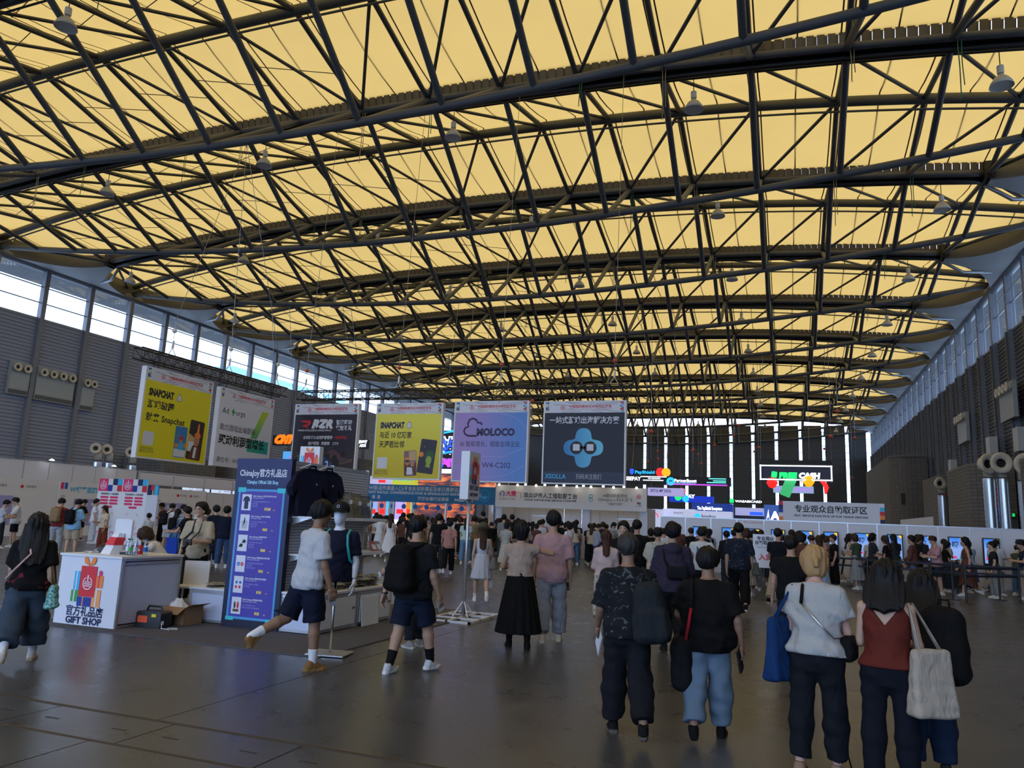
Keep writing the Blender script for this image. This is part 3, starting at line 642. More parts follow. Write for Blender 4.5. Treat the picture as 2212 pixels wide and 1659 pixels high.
MB().add([(-.12, -.16, 0), (.12, -.16, 0), (.12, .02, 0), (-.12, .02, 0), (-.07, -.02, .3), (.07, -.02, .3), (.07, .06, .3), (-.07, .06, .3)], [(3, 2, 1, 0), (4, 5, 6, 7), (0, 1, 5, 4), (1, 2, 6, 5), (2, 3, 7, 6), (3, 0, 4, 7)]).build('stand', M_LAM, m)
MB().add([(-.105, -.115, .13), (.105, -.115, .13), (.1, .04, .13), (-.1, .04, .13), (-.085, -.065, .24), (.085, -.065, .24), (.085, .06, .24), (-.085, .06, .24)], [(3, 2, 1, 0), (4, 5, 6, 7), (0, 1, 5, 4), (1, 2, 6, 5), (2, 3, 7, 6), (3, 0, 4, 7)]).build('red_band', P_RED, m)
MB().prism(rrect(-.21, .21, .19, .5, .03), .035, 'xz', .07).build('screen_case', M_LAM, m)
m = on_counter('receipt_printer', 'small black receipt printer at the counter back edge', 'printer', -.33, .55, .2)
MB().box(-.09, .09, -.1, .1, 0, .08).build('body', M_BLKP, m); MB().add([(-.09, -.1, .08), (.09, -.1, .08), (.09, .1, .08), (-.09, .1, .08), (-.08, -.04, .13), (.08, -.04, .13), (.08, .1, .13), (-.08, .1, .13)], [(4, 5, 6, 7), (0, 1, 5, 4), (1, 2, 6, 5), (2, 3, 7, 6), (3, 0, 4, 7)]).build('lid', M_BLKP, m)
m = on_counter('red_carton', 'small red carton beside the checkout terminal', 'box', .17, .62, .3); MB().box(-.07, .07, -.05, .05, 0, .13).build('carton_body', P_RED, m); MB().box(-.07, .07, -.052, -.05, .05, .08).build('white_stripe', P_WHITE, m)
m = on_counter('card_reader', 'flat black card reader on the white counter', 'card reader', .17, .45, .1); MB().box(-.08, .08, -.06, .06, 0, .03).build('body', M_BLKP, m); MB().box(-.06, .06, -.04, .02, .03, .036).build('keypad', P_DGREY, m)
m = on_counter('paper_slip', 'crumpled white paper slips on the counter corner', 'paper', -.42, .35, .5); MB().grid(lambda u, v: (-.1+.2*u, -.05+.1*v, .006+.012*math.sin(u*9)*math.cos(v*7)+.006), 8, 5).build('sheet', P_WHITE, m)
M_PET = glassmat('clear_bottle', (.82, .88, .92), .18)
for k, (x, y, cap, wrap, lab) in enumerate(((.28, .35, P_NAVY, P_WHITE, 'navy capped'), (.35, .33, P_GREEN, P_GREEN, 'green labelled'), (.415, .36, P_WHITE, P_WHITE, 'white capped'), (.47, .30, P_WHITE, P_GREY, 'grey labelled'), (.53, .42, P_BLUE, P_BLUE, 'blue labelled'))):
    m = on_counter('water_bottle', '%s clear water bottle on the gift counter' % lab, 'bottle', x, y, 0, 'water bottles on the counter')
    MB().lathe([(0, 0), (.03, 0), (.032, .02), (.032, .15), (.026, .18), (.013, .205), (.013, .215)], 14).build('body', M_PET, m, True)
    MB().lathe([(.0325, .06), (.0325, .12)], 14).build('wrapper', wrap, m, True); MB().lathe([(.014, .213), (.016, .213), (.016, .235), (0, .235)], 12).build('cap', cap, m)
# stool behind the counter
m = thing('stool_chair', 'white plastic chair behind the gift counter', 'chair', (-8.98, 9.98, .012), .4)
MB().box(-.21, .21, -.2, .2, .42, .45).build('seat', M_LAM, m); MB().box(-.2, .2, .19, .22, .45, .82).build('backrest', M_LAM, m)
for a in (-.18, .18):
    for b in (-.17, .18): MB().tube([(a, b, .42), (a*1.1, b*1.1, 0)], .014, 6).build('leg', M_ALU, m)
# power station, carton, bag, cable
m = thing('power_station', 'black portable power station with an orange end panel', 'power station', (-8.43, 8.72, .012), math.radians(6))
MB().prism(rrect(-.2, .2, 0, .22, .035), .24, 'xz', -.12).build('case', M_BLKP, m, False); MB().prism(rrect(-.17, -.01, .07, .16, .015), .006, 'xz', -.127).build('orange_panel', mat('orange_plastic', '#e2552a', .4), m)
MB().prism(rrect(-.205, -.198, .03, .19, .003), .2, 'xz', -.1).build('end_panel', MATS['orange_plastic'], m); MB().tube([(-.13, 0, .21), (-.1, 0, .28), (.1, 0, .28), (.13, 0, .21)], .016, 8).build('handle', M_BLKP, m)
flat('warning_sticker', P_YEL, m, rect(.05, .12, .15, .19), -.122)
M_CARD = mat('cardboard', (.30, .17, .085), .85, noise=.1)
m = thing('cardboard_box', 'open brown cardboard box beside the counter', 'box', (-8.36, 9.2, .012), math.radians(-4))
MB().box(-.2, .2, -.17, -.163, 0, .25).box(-.2, .2, .163, .17, 0, .25).box(-.2, -.193, -.17, .17, 0, .25).box(.193, .2, -.17, .17, 0, .25).box(-.2, .2, -.17, .17, 0, .006).build('body', M_CARD, m)
MB().add([(-.2, -.17, .25), (.2, -.17, .25), (.24, -.33, .17), (-.17, -.33, .17), (-.2, -.165, .25), (.2, -.165, .25), (.24, -.325, .18), (-.17, -.325, .18)], [(0, 1, 2, 3), (4, 5, 6, 7), (2, 3, 7, 6)]).build('front_flap', M_CARD, m); MB().add([(.2, -.17, .25), (.2, .17, .25), (.33, .2, .3), (.33, -.15, .3)], [(0, 1, 2, 3)]).build('side_flap', M_CARD, m)
tag(MB().grid(lambda u, v: (-8.62+.28*u, 9.05+.3*v, .2+.16*math.sin(PI*u)*math.sin(PI*v)+.03*math.sin(17*u+5*v)*math.sin(13*v)), 14, 14).build('plastic_bag', mat('plastic_bag', (.75, .76, .8), .3), None, True), 'crumpled white plastic bag stuffed in the cardboard box', 'bag')
m = thing('charger_cable', 'white plug and cable from the power station', 'cable', (-8.24, 8.66, .012)); MB().box(-.03, .02, -.03, .03, .05, .1).build('plug', M_LAM, m); MB().tube([(.02, 0, .06), (.06, -.05, .01), (.15, -.04, .008), (.28, .02, .008), (.2, .1, .008), (.08, .05, .008), (.24, -.1, .008)], .006, 6).build('cord', M_LAM, m, True)
# price board
b = thing('price_board', 'tall purple price board listing six gift items', 'sign', (-7.29, 9.33, .012), 0)
MB().box(-.49, .49, 0, .09, 0, 2.43).build('case', pr('deep_navy', '#0c1330'), b); NV = grad('board_blue', '#0b1230', '#14245c', 'Z', 0, 2.4)
flat('face', NV, b, rect(-.49, .49, 0, 2.43), -.001)
text('ChinaJoy官方礼品店', .125, P_WHITE, b, 0, 2.21, -.006, bold=1, width=.84); text('ChinaJoy Official Gift Shop', .07, pr('pale_cyan', '#9fd6f0'), b, 0, 2.08, -.006, bold=1.5, width=.56)
flat('glow_frame', pr('frame_cyan', '#4f9bd8'), b, rect(-.41, .41, .12, 1.98), -.002); flat('inner_field', grad('field_purple', '#3d46a8', '#4b3a9a', 'Z', .2, 1.9), b, rect(-.375, .375, .155, 1.945), -.004)
for q in ((-.42, -.28, 1.93, 2.0), (.28, .42, 1.93, 2.0), (-.42, -.28, .1, .15), (.28, .42, .1, .15)): flat('corner_mark', P_TEAL, b, rect(*q), -.005)
items = [('¥128', '小方棉玩感POLO衫', 'Drawing Polo', ['介绍:清凉体感高弹商务POLO', '材质:棉氨', '颜色:藏青']), ('¥68', '多功能休闲包', 'Casual Bag', ['介绍:结实,多分隔防水变化', '材质:尼龙绒', '颜色:灰白']), ('¥58', '休闲棒球帽', 'Casual Baseball Cap', ['介绍:轻,透气,简约,时尚', '材质:全棉', '颜色:黑色']), ('¥16', '限定纪念金属徽章', 'Limited Metal Pin', ['介绍:金属闪粉烤漆纪念徽章', '材质:金属', '颜色:红色 蓝色']), ('¥18', '限定闪金属胶章', 'Limited Pin Set', ['介绍:CJ主题logo 组合套', '材质:金属']), ('¥18', '限定贴金系统', 'Limited Travel Card', ['介绍:CJ贴纸系统人物', '材质:200g铜版卡纸 双面印刷'])]
P_GOLD = pr('gold', '#f0cf5a')
for k, (pz, a, e, ls_) in enumerate(items):
    z1 = 1.91-k*.295; z0 = z1-.265
    flat('item_field', pr('item_purple', '#4a3fa6'), b, rect(-.335, .345, z0, z1), -.0055); flat('item_photo', P_WHITE, b, rect(-.33, -.165, z0+.02, z1-.01), -.008)
    cx, cz = -.2475, (z0+z1)/2
    if k == 0: flat('polo_picture', P_NAVY, b, [(cx-.035, cz-.09), (cx+.035, cz-.09), (cx+.035, cz+.03), (cx+.065, cz+.01), (cx+.05, cz+.07), (cx+.015, cz+.095), (cx-.015, cz+.095), (cx-.05, cz+.07), (cx-.065, cz+.01), (cx-.035, cz+.03)], -.010)
    elif k == 1: flat('bag_picture', P_GREY, b, [(cx-.045, cz-.08), (cx+.045, cz-.08), (cx+.06, cz+.03), (cx-.06, cz+.03)], -.010); flat('bag_strap', P_CYAN, b, stroke([(cx-.02, cz-.05), (cx, cz+.08), (cx+.01, cz+.02)], .008), -.012)
    elif k == 2:
        for dx, dz in ((-.02, -.03), (.03, .03)): flat('cap_picture', P_BLACK, b, ell(cx+dx, cz+dz, .03, .026), -.010); flat('cap_peak', P_BLACK, b, [(cx+dx-.05, cz+dz-.025), (cx+dx-.01, cz+dz-.02), (cx+dx-.02, cz+dz)], -.012)
    elif k == 3:
        for dx, mm in ((-.032, P_BLUE), (.032, P_RED)): flat('badge_picture', mm, b, disc(cx+dx, cz, .028), -.010); flat('badge_mark', P_WHITE, b, rect(cx+dx-.016, cx+dx+.016, cz-.006, cz+.004), -.012)
    elif k == 4:
        for dx, dz, mm in ((-.03, .035, P_BLUE), (.035, .035, P_BLUE), (-.035, -.03, P_RED), (.03, -.03, P_RED)): flat('pin_picture', mm, b, disc(cx+dx, cz+dz, .02), -.010)
    else:
        for dx, mm in ((-.025, P_DGREY), (.03, P_RED)): flat('figure_picture', mm, b, ell(cx+dx, cz+.01, .018, .05), -.010)
        flat('base_picture', P_BROWN, b, rect(cx-.05, cx+.05, cz-.08, cz-.045), -.012)
    text('2026 ChinaJoy '+a, .028, P_WHITE, b, -.14, z1-.035, -.009, 'LEFT', bold=1.5); text('2026 ChinaJoy '+e, .017, P_WHITE, b, -.14, z1-.063, -.009, 'LEFT', bold=1)
    for j, s_ in enumerate(ls_): text(s_, .024, P_LAV, b, -.14, z1-.115-j*.033, -.009, 'LEFT')
    text(pz, .052, P_GOLD, b, .08, z0+.045, -.009, 'LEFT', bold=3, shear=.15); text('/件', .024, P_GOLD, b, .235, z0+.035, -.009, 'LEFT', bold=1)
# display rack behind the price board
def slotted(name):
    m = mat(name, (.62, .66, .74), .45); nt = m.node_tree; bs = nt.nodes['Principled BSDF']; tc = nt.nodes.new('ShaderNodeTexCoord')
    br = nt.nodes.new('ShaderNodeTexBrick'); mp = nt.nodes.new('ShaderNodeMapping'); mp.inputs['Rotation'].default_value = (PI/2, 0, PI/2)
    br.offset = 0; br.inputs['Scale'].default_value = 14; br.inputs['Mortar Size'].default_value = .14; br.inputs['Brick Width'].default_value = .6; br.inputs['Row Height'].default_value = .42
    br.inputs['Color1'].default_value = (.62, .66, .74, 1); br.inputs['Color2'].default_value = (.6, .64, .72, 1); br.inputs['Mortar'].default_value = (.3, .33, .38, 1)
    nt.links.new(tc.outputs['Object'], mp.inputs[0]); nt.links.new(mp.outputs[0], br.inputs['Vector']); nt.links.new(br.outputs[0], bs.inputs['Base Color']); return m
M_SLOT = slotted('perforated_sheet')
r = thing('display_rack', 'perforated metal display rack with shelves behind the price board', 'rack', (-6.9, 9.44, .012), 0)
for y in (0, 1.1, 2.2): MB().box(-.03, .03, y-.02, y+.02, 0, 2.43).build('post', M_ALU, r)
for a, b2 in ((.02, 1.08), (1.12, 2.18)):
    MB().box(.0, .012, a, b2, .5, 2.38).build('back_sheet', M_SLOT, r); MB().box(-.012, 0, a, b2, .5, 2.38).build('rear_sheet', M_SLOT, r)
    MB().box(-.02, .02, a, b2, 2.38, 2.42).build('top_rail', M_ALU, r)
for z, x1, y1, side in ((1.6, .44, 2.15, 1), (1.06, .4, 2.25, 1), (1.6, .45, 2.2, -1), (1.06, .4, 2.2, -1)):
    q = MB().box(min(.02*side, x1*side), max(.02*side, x1*side), .02, y1, z-.012, z+.012).build('shelf', M_LAM, r); MB().box(min(x1*side, (x1+.012)*side), max(x1*side, (x1+.012)*side), .02, y1, z-.035, z+.015).build('shelf_lip', M_LAM, q)
    for y in (.05, 1.1, 2.15): MB().add([(0, y-.01, z-.012), (side*x1*.9, y-.01, z-.012), (0, y-.01, z-.14), (0, y+.01, z-.012), (side*x1*.9, y+.01, z-.012), (0, y+.01, z-.14)], [(0, 1, 2), (5, 4, 3), (1, 4, 5, 2), (0, 3, 4, 1)]).build('bracket', M_ALU, q)
# low cabinets on both sides of the rack
def cabinet(label, x0, x1, y0, y1, h, face, doors):
    t = thing('storage_cabinet', label, 'cabinet', ((x0+x1)/2, y0, .012), 0, 'white storage cabinets at the gift shop'); w = x1-x0; L = y1-y0
    MB().box(-w/2+.01, w/2-.01, .01, L-.01, .03, h-.03).build('carcass', M_LAMB, t); MB().box(-w/2-.01, w/2+.01, -.01, L+.01, h-.03, h).build('top', M_LAM, t)
    for a in (-w/2+.02, w/2-.02):
        for c_ in (.02, L-.02): MB().box(a-.02, a+.02, c_-.02, c_+.02, 0, h-.03).build('post', M_ALU, t)
    for z in (.03, h-.06):
        MB().box(-w/2+.04, w/2-.04, -.004, .016, z-.018, z+.018).build('rail', M_ALU, t)
        for sx in (-1, 1): MB().box(sx*(w/2-.01)-.01, sx*(w/2-.01)+.01, .04, L-.04, z-.018, z+.018).build('rail', M_ALU, t)
    for k in range(doors):
        a = .05+(L-.1)*k/doors; b_ = .05+(L-.1)*(k+1)/doors; off = .004 if k % 2 else .016
        d = MB().box(face*(w/2)-.006+face*off, face*(w/2)+.006+face*off, a+.01, b_-.005+(.03 if k % 2 == 0 else 0), .06, h-.09).build('door', M_LAM, t)
        if k % 2: MB().tube([(face*(w/2+.012), b_-.08, h*.55), (face*(w/2+.05), b_-.08, h*.55), (face*(w/2+.05), b_-.14, h*.52)], .008, 6).build('key_handle', M_BLKP, d)
    return t
cabinet('low white cabinet with sliding doors under the hanging polo shirts, nearer one', -6.83, -6.2, 9.36, 10.42, .55, 1, 2)
cabinet('low white cabinet with a leaning loose panel, far one right of the price board', -6.83, -6.2, 10.44, 11.5, .55, 1, 2)
cabinet('low white cabinet left of the price board', -8.52, -7.84, 9.46, 10.5, .5, -1, 2)
q = thing('loose_panel', 'loose white panel leaning on the far cabinet', 'panel', (-6.14, 10.5, .012)); MB().add([(0, 0, 0), (.012, 0, 0), (.012, .5, 0), (0, .5, 0), (-.04, 0, .42), (-.028, 0, .42), (-.028, .5, .42), (-.04, .5, .42)], [(3, 2, 1, 0), (4, 5, 6, 7), (0, 1, 5, 4), (1, 2, 6, 5), (2, 3, 7, 6), (3, 0, 4, 7)]).build('board', M_LAM, q)
# polo shirts on hangers
def polo_mesh():
    pr_ = [(-.22, 0), (.22, 0), (.235, .35), (.235, .44), (.36, .30), (.40, .42), (.30, .62), (.17, .68), (.07, .71), (-.07, .71), (-.17, .68), (-.30, .62), (-.40, .42), (-.36, .30), (-.235, .44), (-.235, .35)]
    mb = MB(); n = len(pr_)
    for k, (sc, y) in enumerate(((.94, -.055), (1, -.02), (1, .02), (.94, .055))): mb.v += [(x*sc, y*(1+.3*math.sin(9*x)), z) for x, z in pr_]
    for k in range(3): mb.f += [(k*n+i, k*n+(i+1) % n, (k+1)*n+(i+1) % n, (k+1)*n+i) for i in range(n)]
    mb.f += [tuple(range(n))[::-1], tuple(range(3*n, 4*n))]; return mb
for k, (y, lab) in enumerate(((9.66, 'navy polo shirt on a white hanger, left of the two'), (10.1, 'navy polo shirt on a white hanger, right of the two'))):
    t = thing('polo_shirt', lab, 'shirt', (-6.72, y, 1.62), PI/2-.2, 'polo shirts hung on the rack')
    MB().add(polo_mesh().v, polo_mesh().f).build('shirt_body', M_NAVYC, t); MB().tube([(-.07, -.05, .70), (-.05, -.075, .74), (.05, -.075, .74), (.07, -.05, .70)], .016, 6).build('collar', M_NAVYC, t)
    flat('chest_badge', P_GREY, t, disc(.1, .48, .014), -.064)
    h_ = MB().tube([(-.19, 0, .70), (0, 0, .77), (.19, 0, .70)], .009, 6).tube([(0, 0, .77), (0, 0, .84), (.02, .03, .86), (.0, .05, .84)], .006, 6).build('hanger', M_LAM, t)
CAPM = mat('black_cloth', (.008, .008, .01), .8, spec=.25)
def cap_parts(t, s=1.0, m=CAPM):
    MB().lathe([(.098*s, 0), (.1*s, .03*s), (.092*s, .07*s), (.065*s, .1*s), (.03*s, .115*s), (0, .118*s)], 18).build('crown', m, t, True)
    MB().grid(lambda u, v: ((u-.5)*2*.085*s*(1-.35*v*v), -.07*s-(.13*s)*v*(1-.25*(2*u-1)**2)+.03*s*(2*u-1)**2*(1-v), .008*s-.02*s*v-.02*s*(2*u-1)**2), 10, 6).build('peak', m, t, True)
    MB().lathe([(0, .117*s), (.008*s, .118*s), (.006*s, .124*s), (0, .125*s)], 8).build('button', m, t)
for k, (y, lab) in enumerate(((9.62, 'left'), (9.84, 'middle'), (10.06, 'right'))):
    t = thing('baseball_cap', 'black baseball cap on the rack shelf, %s of three' % lab, 'cap', (-6.56, y, 1.614), PI/2, 'caps on the rack shelf'); cap_parts(t); flat('cap_badge', P_GREY, t, disc(0, .05, .014), -.1)
for k, (y, w, h_, m_, lab) in enumerate(((10.62, .26, .42, M_BAGGED, 'grey shirt in a clear bag standing on the shelf'), (10.9, .24, .40, M_BAGGED2, 'olive shirt in a clear bag standing on the shelf'), (11.18, .26, .38, mat('bagged_slate', (.09, .1, .12), .25, spec=.7, bump=.6, bscale=18), 'slate shirt in a clear bag, last on the shelf'))):
    t = thing('bagged_shirt', lab, 'shirt', (-6.62, y, 1.612), PI/2-.3); MB().grid(lambda u, v: ((u-.5)*w, -.05*math.sin(PI*u)*math.sin(PI*min(1, v*1.1))+.06*v+.008*math.sin(21*u+9*v), h_*v), 10, 12).grid(lambda u, v: ((.5-u)*w, .05+.06*v, h_*v), 4, 4).build('bag', m_, t, True)
    MB().box(-.03, .03, -.075, -.07, h_*.55, h_*.7).build('paper_tag', P_WHITE, t)
for k, (y, m_, lab) in enumerate(((11.55, pr('leaf_red', '#b5635f'), 'reddish card pack leaning on the lower shelf'), (11.72, pr('leaf_lilac', '#9a8fae'), 'lilac card pack leaning on the lower shelf'))):
    t = thing('card_pack', lab, 'card pack', (-6.6, y, 1.072), PI/2-.2); MB().add([(-.07, -.01, 0), (.07, -.01, 0), (.07, .01, 0), (-.07, .01, 0), (-.07, .09, .17), (.07, .09, .17), (.07, .11, .17), (-.07, .11, .17)], [(3, 2, 1, 0), (4, 5, 6, 7), (0, 1, 5, 4), (1, 2, 6, 5), (2, 3, 7, 6), (3, 0, 4, 7)]).build('pack', m_, t); MB().add([(-.05, -.002, .04), (.05, -.002, .04), (.05, .05, .12), (-.05, .05, .12)], [(0, 1, 2, 3)]).build('print', P_WHITE, t)
# folded garments in bags on the low cabinets
def folded(seed, w=.26, d=.2, h=.045):
    rr = random.Random(seed); ph = [rr.uniform(0, 6) for _ in range(4)]
    return MB().grid(lambda u, v: (w*(u-.5)*(1+.05*math.sin(9*v+ph[0])), d*(v-.5)*(1+.06*math.sin(8*u+ph[1])), h*(max(0, math.sin(PI*u))*max(0, math.sin(PI*v)))**.25*(.8+.2*math.sin(7*u+ph[2])*math.sin(6*v+ph[3]))), 12, 10)
nf = 0
for stack, (x, y, n) in enumerate(((-6.66, 9.6, 3), (-6.45, 9.75, 3), (-6.62, 10.0, 4), (-6.42, 10.15, 3), (-6.62, 10.35, 4), (-6.42, 10.5, 4), (-6.62, 10.72, 5), (-6.4, 10.85, 4), (-6.6, 11.05, 5), (-6.4, 11.15, 5), (-8.2, 9.65, 2), (-8.05, 9.9, 3))):
    for j in range(n):
        t = folded(nf).build('folded_garment', (M_BAGGED, M_BAGGED2, M_BAGGED)[nf % 3] if stack < 10 else M_BAGGED, None, True); t.location = (x+random.uniform(-.02, .02), y+random.uniform(-.02, .02), (.562 if stack < 10 else .512)+j*.036); t.rotation_euler = (0, 0, random.uniform(-.4, .4)+PI/2)
        side = 'right of the price board' if stack < 10 else 'left of the price board'
        tag(t, 'bagged garment, %s up in %s pile %s' % (['bottom', 'second', 'third', 'fourth', 'fifth'][j], ORD[stack % 10].replace('nearest', 'first'), side), 'garment', 'folded bagged garments'); nf += 1
# sign on a pole with a plate base
def gift_pole(label, x, y, base=True, sz=(.44, .8), zt=2.35):
    t = thing('pole_sign', label, 'sign', (x, y, 0), 0, 'gift shop signs on poles')
    MB().tube([(0, 0, .04), (0, 0, zt)], .03, 10).build('pole', M_ALU, t, True)
    o = MB()
    for a, b2, c_, d in ((-.42, .42, -.7, -.66), (-.42, .42, .66, .7), (-.42, -.38, -.7, .7), (.38, .42, -.7, .7), (-.42, .42, -.25, -.21), (-.42, .42, .21, .25), (-.02, .02, -.7, .7)): o.box(a, b2, c_, d, 0, .035)
    o.build('base_frame', M_LAM, t)
    for k in range(4):
        a = k*PI/2+PI/4; MB().tube([(0, 0, .3), (.2*math.cos(a), .2*math.sin(a), .03)], .012, 6).build('brace', M_LAM, t)
    return t
t = gift_pole('white gift shop sign on a pole between the walkers, with a framed base', -5.31, 12.48)
sg = MB().box(-.08, .08, -.25, .25, 2.02, 2.86).build('sign_box', M_LAM, t); sg.rotation_euler = (0, 0, 0)
pz = bpy.data.objects.new('sign_face', None); COL.objects.link(pz); pz.parent = t; pz.location = (.082, 0, 2.02); pz.rotation_euler = (0, 0, PI/2)
gift_print(pz, 0, .5, .38, -.002); text('官方礼品店', .085, P_NAVY, pz, 0, .2, -.006, bold=2, width=.38); text('GIFT SHOP', .07, P_NAVY, pz, 0, .09, -.006, bold=3, width=.36)
pz2 = bpy.data.objects.new('sign_face', None); COL.objects.link(pz2); pz2.parent = t; pz2.location = (0, -.252, 2.02)
t = gift_pole('white gift shop sign rising behind the price board', -8.55, 12.3)
MB().box(-.22, .22, -.06, .06, 2.15, 2.92).build('sign_box', M_LAM, t); pz = bpy.data.objects.new('sign_face', None); COL.objects.link(pz); pz.parent = t; pz.location = (0, -.062, 2.15); gift_print(pz, 0, .48, .38, -.002); text('GIFT SHOP', .07, P_NAVY, pz, 0, .1, -.006, bold=3, width=.36)
# ------------------------------------------------------------------ partitions, counters and stands further back
M_PANEL = mat('partition_white', (.66, .67, .74), .5); M_PANELD = mat('partition_shade', (.5, .5, .56), .6)
def panel_wall(name, label, x0, x1, y, z1, n, loc=None, rz=0):
    t = thing(name, label, 'partition', loc or (0, y, 0), rz); w = (x1-x0)/n
    for i in range(n): MB().box(x0+i*w+.02, x0+(i+1)*w-.02, .005, .035, .03, z1-.04).build('panel', M_PANEL, t)
    for i in range(n+1): MB().box(x0+i*w-.02, x0+i*w+.02, -.005, .045, 0, z1).build('post', M_ALU, t)
    MB().box(x0, x1, -.003, .043, z1-.04, z1).build('top_rail', M_ALU, t); MB().box(x0, x1, -.003, .043, 0, .03).build('bottom_rail', M_ALU, t)
    return t
KY = 31.5
kw = panel_wall('kiosk_wall', 'long white partition with self-service screens on the right', -4.9, 9.1, KY, 2.12, 14)
# kiosks
SCR = grad('kiosk_screen', '#8fb0f0', '#2f7fe0', 'Z', 1.3, 1.72, emit=.75)
kx = [-3.33, -2.22, -1.28, -.38, .62, 1.5, 2.6, 3.67, 4.62, 5.65, 6.72, 7.75]
for i, x in enumerate(kx):
    t = thing('ticket_kiosk', '%s self-service kiosk screen counted from the left on the white partition' % ORD[i].replace('nearest', 'first'), 'kiosk', (x, KY-.12, 0), 0, 'self-service kiosks')
    MB().box(-.26, .26, 0, .1, .82, 1.76).build('case', M_BLKP, t); MB().box(-.2, .2, .02, .1, 0, .82).build('pedestal', M_BLKP, t)
    flat('screen', SCR, t, rect(-.22, .22, .88, 1.72), -.001)
    flat('screen_corner', lit('amber', '#f0c43a', .8), t, [(.1, 1.72), (.22, 1.72), (.22, 1.62), (.16, 1.62)], -.003); flat('screen_block', lit('screen_pink', '#e23a7a', .8), t, rect(-.18, -.02, 1.0, 1.08), -.003); flat('screen_block', lit('screen_cyan', '#2bb0e0', .8), t, rect(.02, .2, .94, 1.0), -.003)
    text('自助\n取证', .11, P_NAVY, t, -.05, 1.48, -.004, bold=2)
# board above the kiosks
t = thing('area_sign', 'white sign for trade visitor pass pick-up above the kiosks', 'sign', (1.52, KY, 2.12), 0)
MB().box(-1.7, 1.7, 0, .06, 0, .74).build('board', M_PANEL, t)
text('专业观众自助取证区', .3, P_BLACK, t, 0, .44, -.004, width=2.55, bold=1); text('SELF- SERVICE PASS PICK UP FOR TRADE VISITORS', .1, P_BLACK, t, 0, .2, -.004, width=2.6, bold=1.5)
for s in (-1, 1):
    for k, mm in enumerate((P_NAVY, P_ORANGE, P_RED, P_CYAN, P_WHITE) if s > 0 else (P_ORANGE, P_WHITE, pr('royal', '#1d3a98'), P_NAVY, P_RED)): MB().box(s*1.78-.08, s*1.78+.08, -.01, .06, k*.148, (k+1)*.148).build('colour_block', mm, t)
flat('notice', P_WHITE, kw, rect(-1.7, -.9, 1.2, 2.05), -.006); text('填写入场登记信息', .08, P_RED, kw, -1.3, 1.98, -.01, width=.7); text('个人观众请刷证件', .14, P_RED, kw, -1.3, 1.62, -.01, width=.7)
# entrance notice on a black stand
t = thing('entrance_notice', 'white entrance notice on a black stand beside the queue', 'sign', (-.55, 20.4, 0), 0)
MB().box(-.3, .3, 0, .015, .78, 1.6).build('board', P_WHITE, t)
for s in (-.05, .28): MB().box(s-.015, s+.015, .018, .04, 0, 1.2).build('leg', M_BLKP, t)
MB().box(-.12, .42, -.15, .2, 0, .02).build('foot', M_BLKP, t); text('专业观众\n自助取证区', .105, P_BLACK, t, .0, 1.44, -.004, bold=1.5, width=.5); text('SELF-SERVICE PASS PICK UP\nFOR TRADE VISITORS', .03, P_BLACK, t, 0, 1.28, -.004, width=.5); text('入口', .17, P_RED, t, .0, 1.03, -.004, bold=1.5)
# barrier posts with belts
M_BELT = mat('belt_navy', (.012, .014, .03), .7)
def stanchion(i, x, y, to):
    t = thing('barrier_post', '%s black belt barrier post along the queue, counted from the left' % ORD[i].replace('nearest', 'first'), 'barrier post', (x, y, 0), 0, 'belt barrier posts')
    MB().lathe([(0, 0), (.17, 0), (.17, .012), (.03, .03), (0, .03)], 16).build('base', M_BLKP, t); MB().lathe([(.03, .02), (.03, .95), (.035, .96), (.035, 1.02), (0, 1.03)], 10).build('pole', M_BLKP, t)
    for q in to:
        for z in (.93, .72): d = Vector((q[0]-x, q[1]-y, 0)); n = Vector((-d.y, d.x, 0)).normalized()*.002; MB().add([(*(n+Vector((0, 0, z-.03))),), (*(n+Vector((0, 0, z+.03))),), (*(d+n+Vector((0, 0, z+.03))),), (*(d+n+Vector((0, 0, z-.03))),), (*(-n+Vector((0, 0, z-.03))),), (*(-n+Vector((0, 0, z+.03))),), (*(d-n+Vector((0, 0, z+.03))),), (*(d-n+Vector((0, 0, z-.03))),)], [(0, 1, 2, 3), (7, 6, 5, 4), (1, 5, 6, 2), (0, 3, 7, 4)]).build('belt', M_BELT, t)
ps = [(.6, 27.0), (2.3, 26.6), (3.96, 26.0), (4.32, 24.9), (4.4, 23.6), (5.68, 25.9), (5.96, 25.0), (7.5, 25.4), (3.3, 28.2), (5.0, 28.0)]
nxt = {0: [1], 1: [2], 2: [3, 5], 3: [4], 4: [6], 5: [7], 6: [], 7: [], 8: [9], 9: []}
for i, (x, y) in enumerate(ps): stanchion(i, x, y, [ps[j] for j in nxt[i]])
# trade visitor service counter
FY = 36.0
t = thing('counter_booth', 'white booth with a trade visitor service sign and spotlights', 'booth', (-10.1, FY, 0), 0)
MB().box(-3.78, 3.85, 0, .12, 2.33, 3.42).build('fascia', M_WHITE, t)
for x in (-3.62, .92, 3.7): MB().box(x-.17, x+.17, .12, .46, 0, 2.36).build('column', M_PANEL, t)
for i in range(8): MB().box(-3.75+i*.95+.01, -3.75+(i+1)*.95-.01, 2.6, 2.64, 0, 2.5).build('back_panel', M_PANEL, t)
MB().box(-3.75, -3.7, .4, 2.6, 0, 2.5).build('side_panel', M_PANEL, t); MB().box(3.75, 3.8, .4, 2.6, 0, 2.5).build('side_panel', M_PANEL, t)
for x in (-2.2, 2.4):
    d = MB().box(x-.42, x+.42, 2.56, 2.6, 0, 1.95).build('door', M_WHITE, t); MB().box(x-.46, x+.46, 2.57, 2.6, 1.95, 2.0).build('lintel', M_ALU, d)
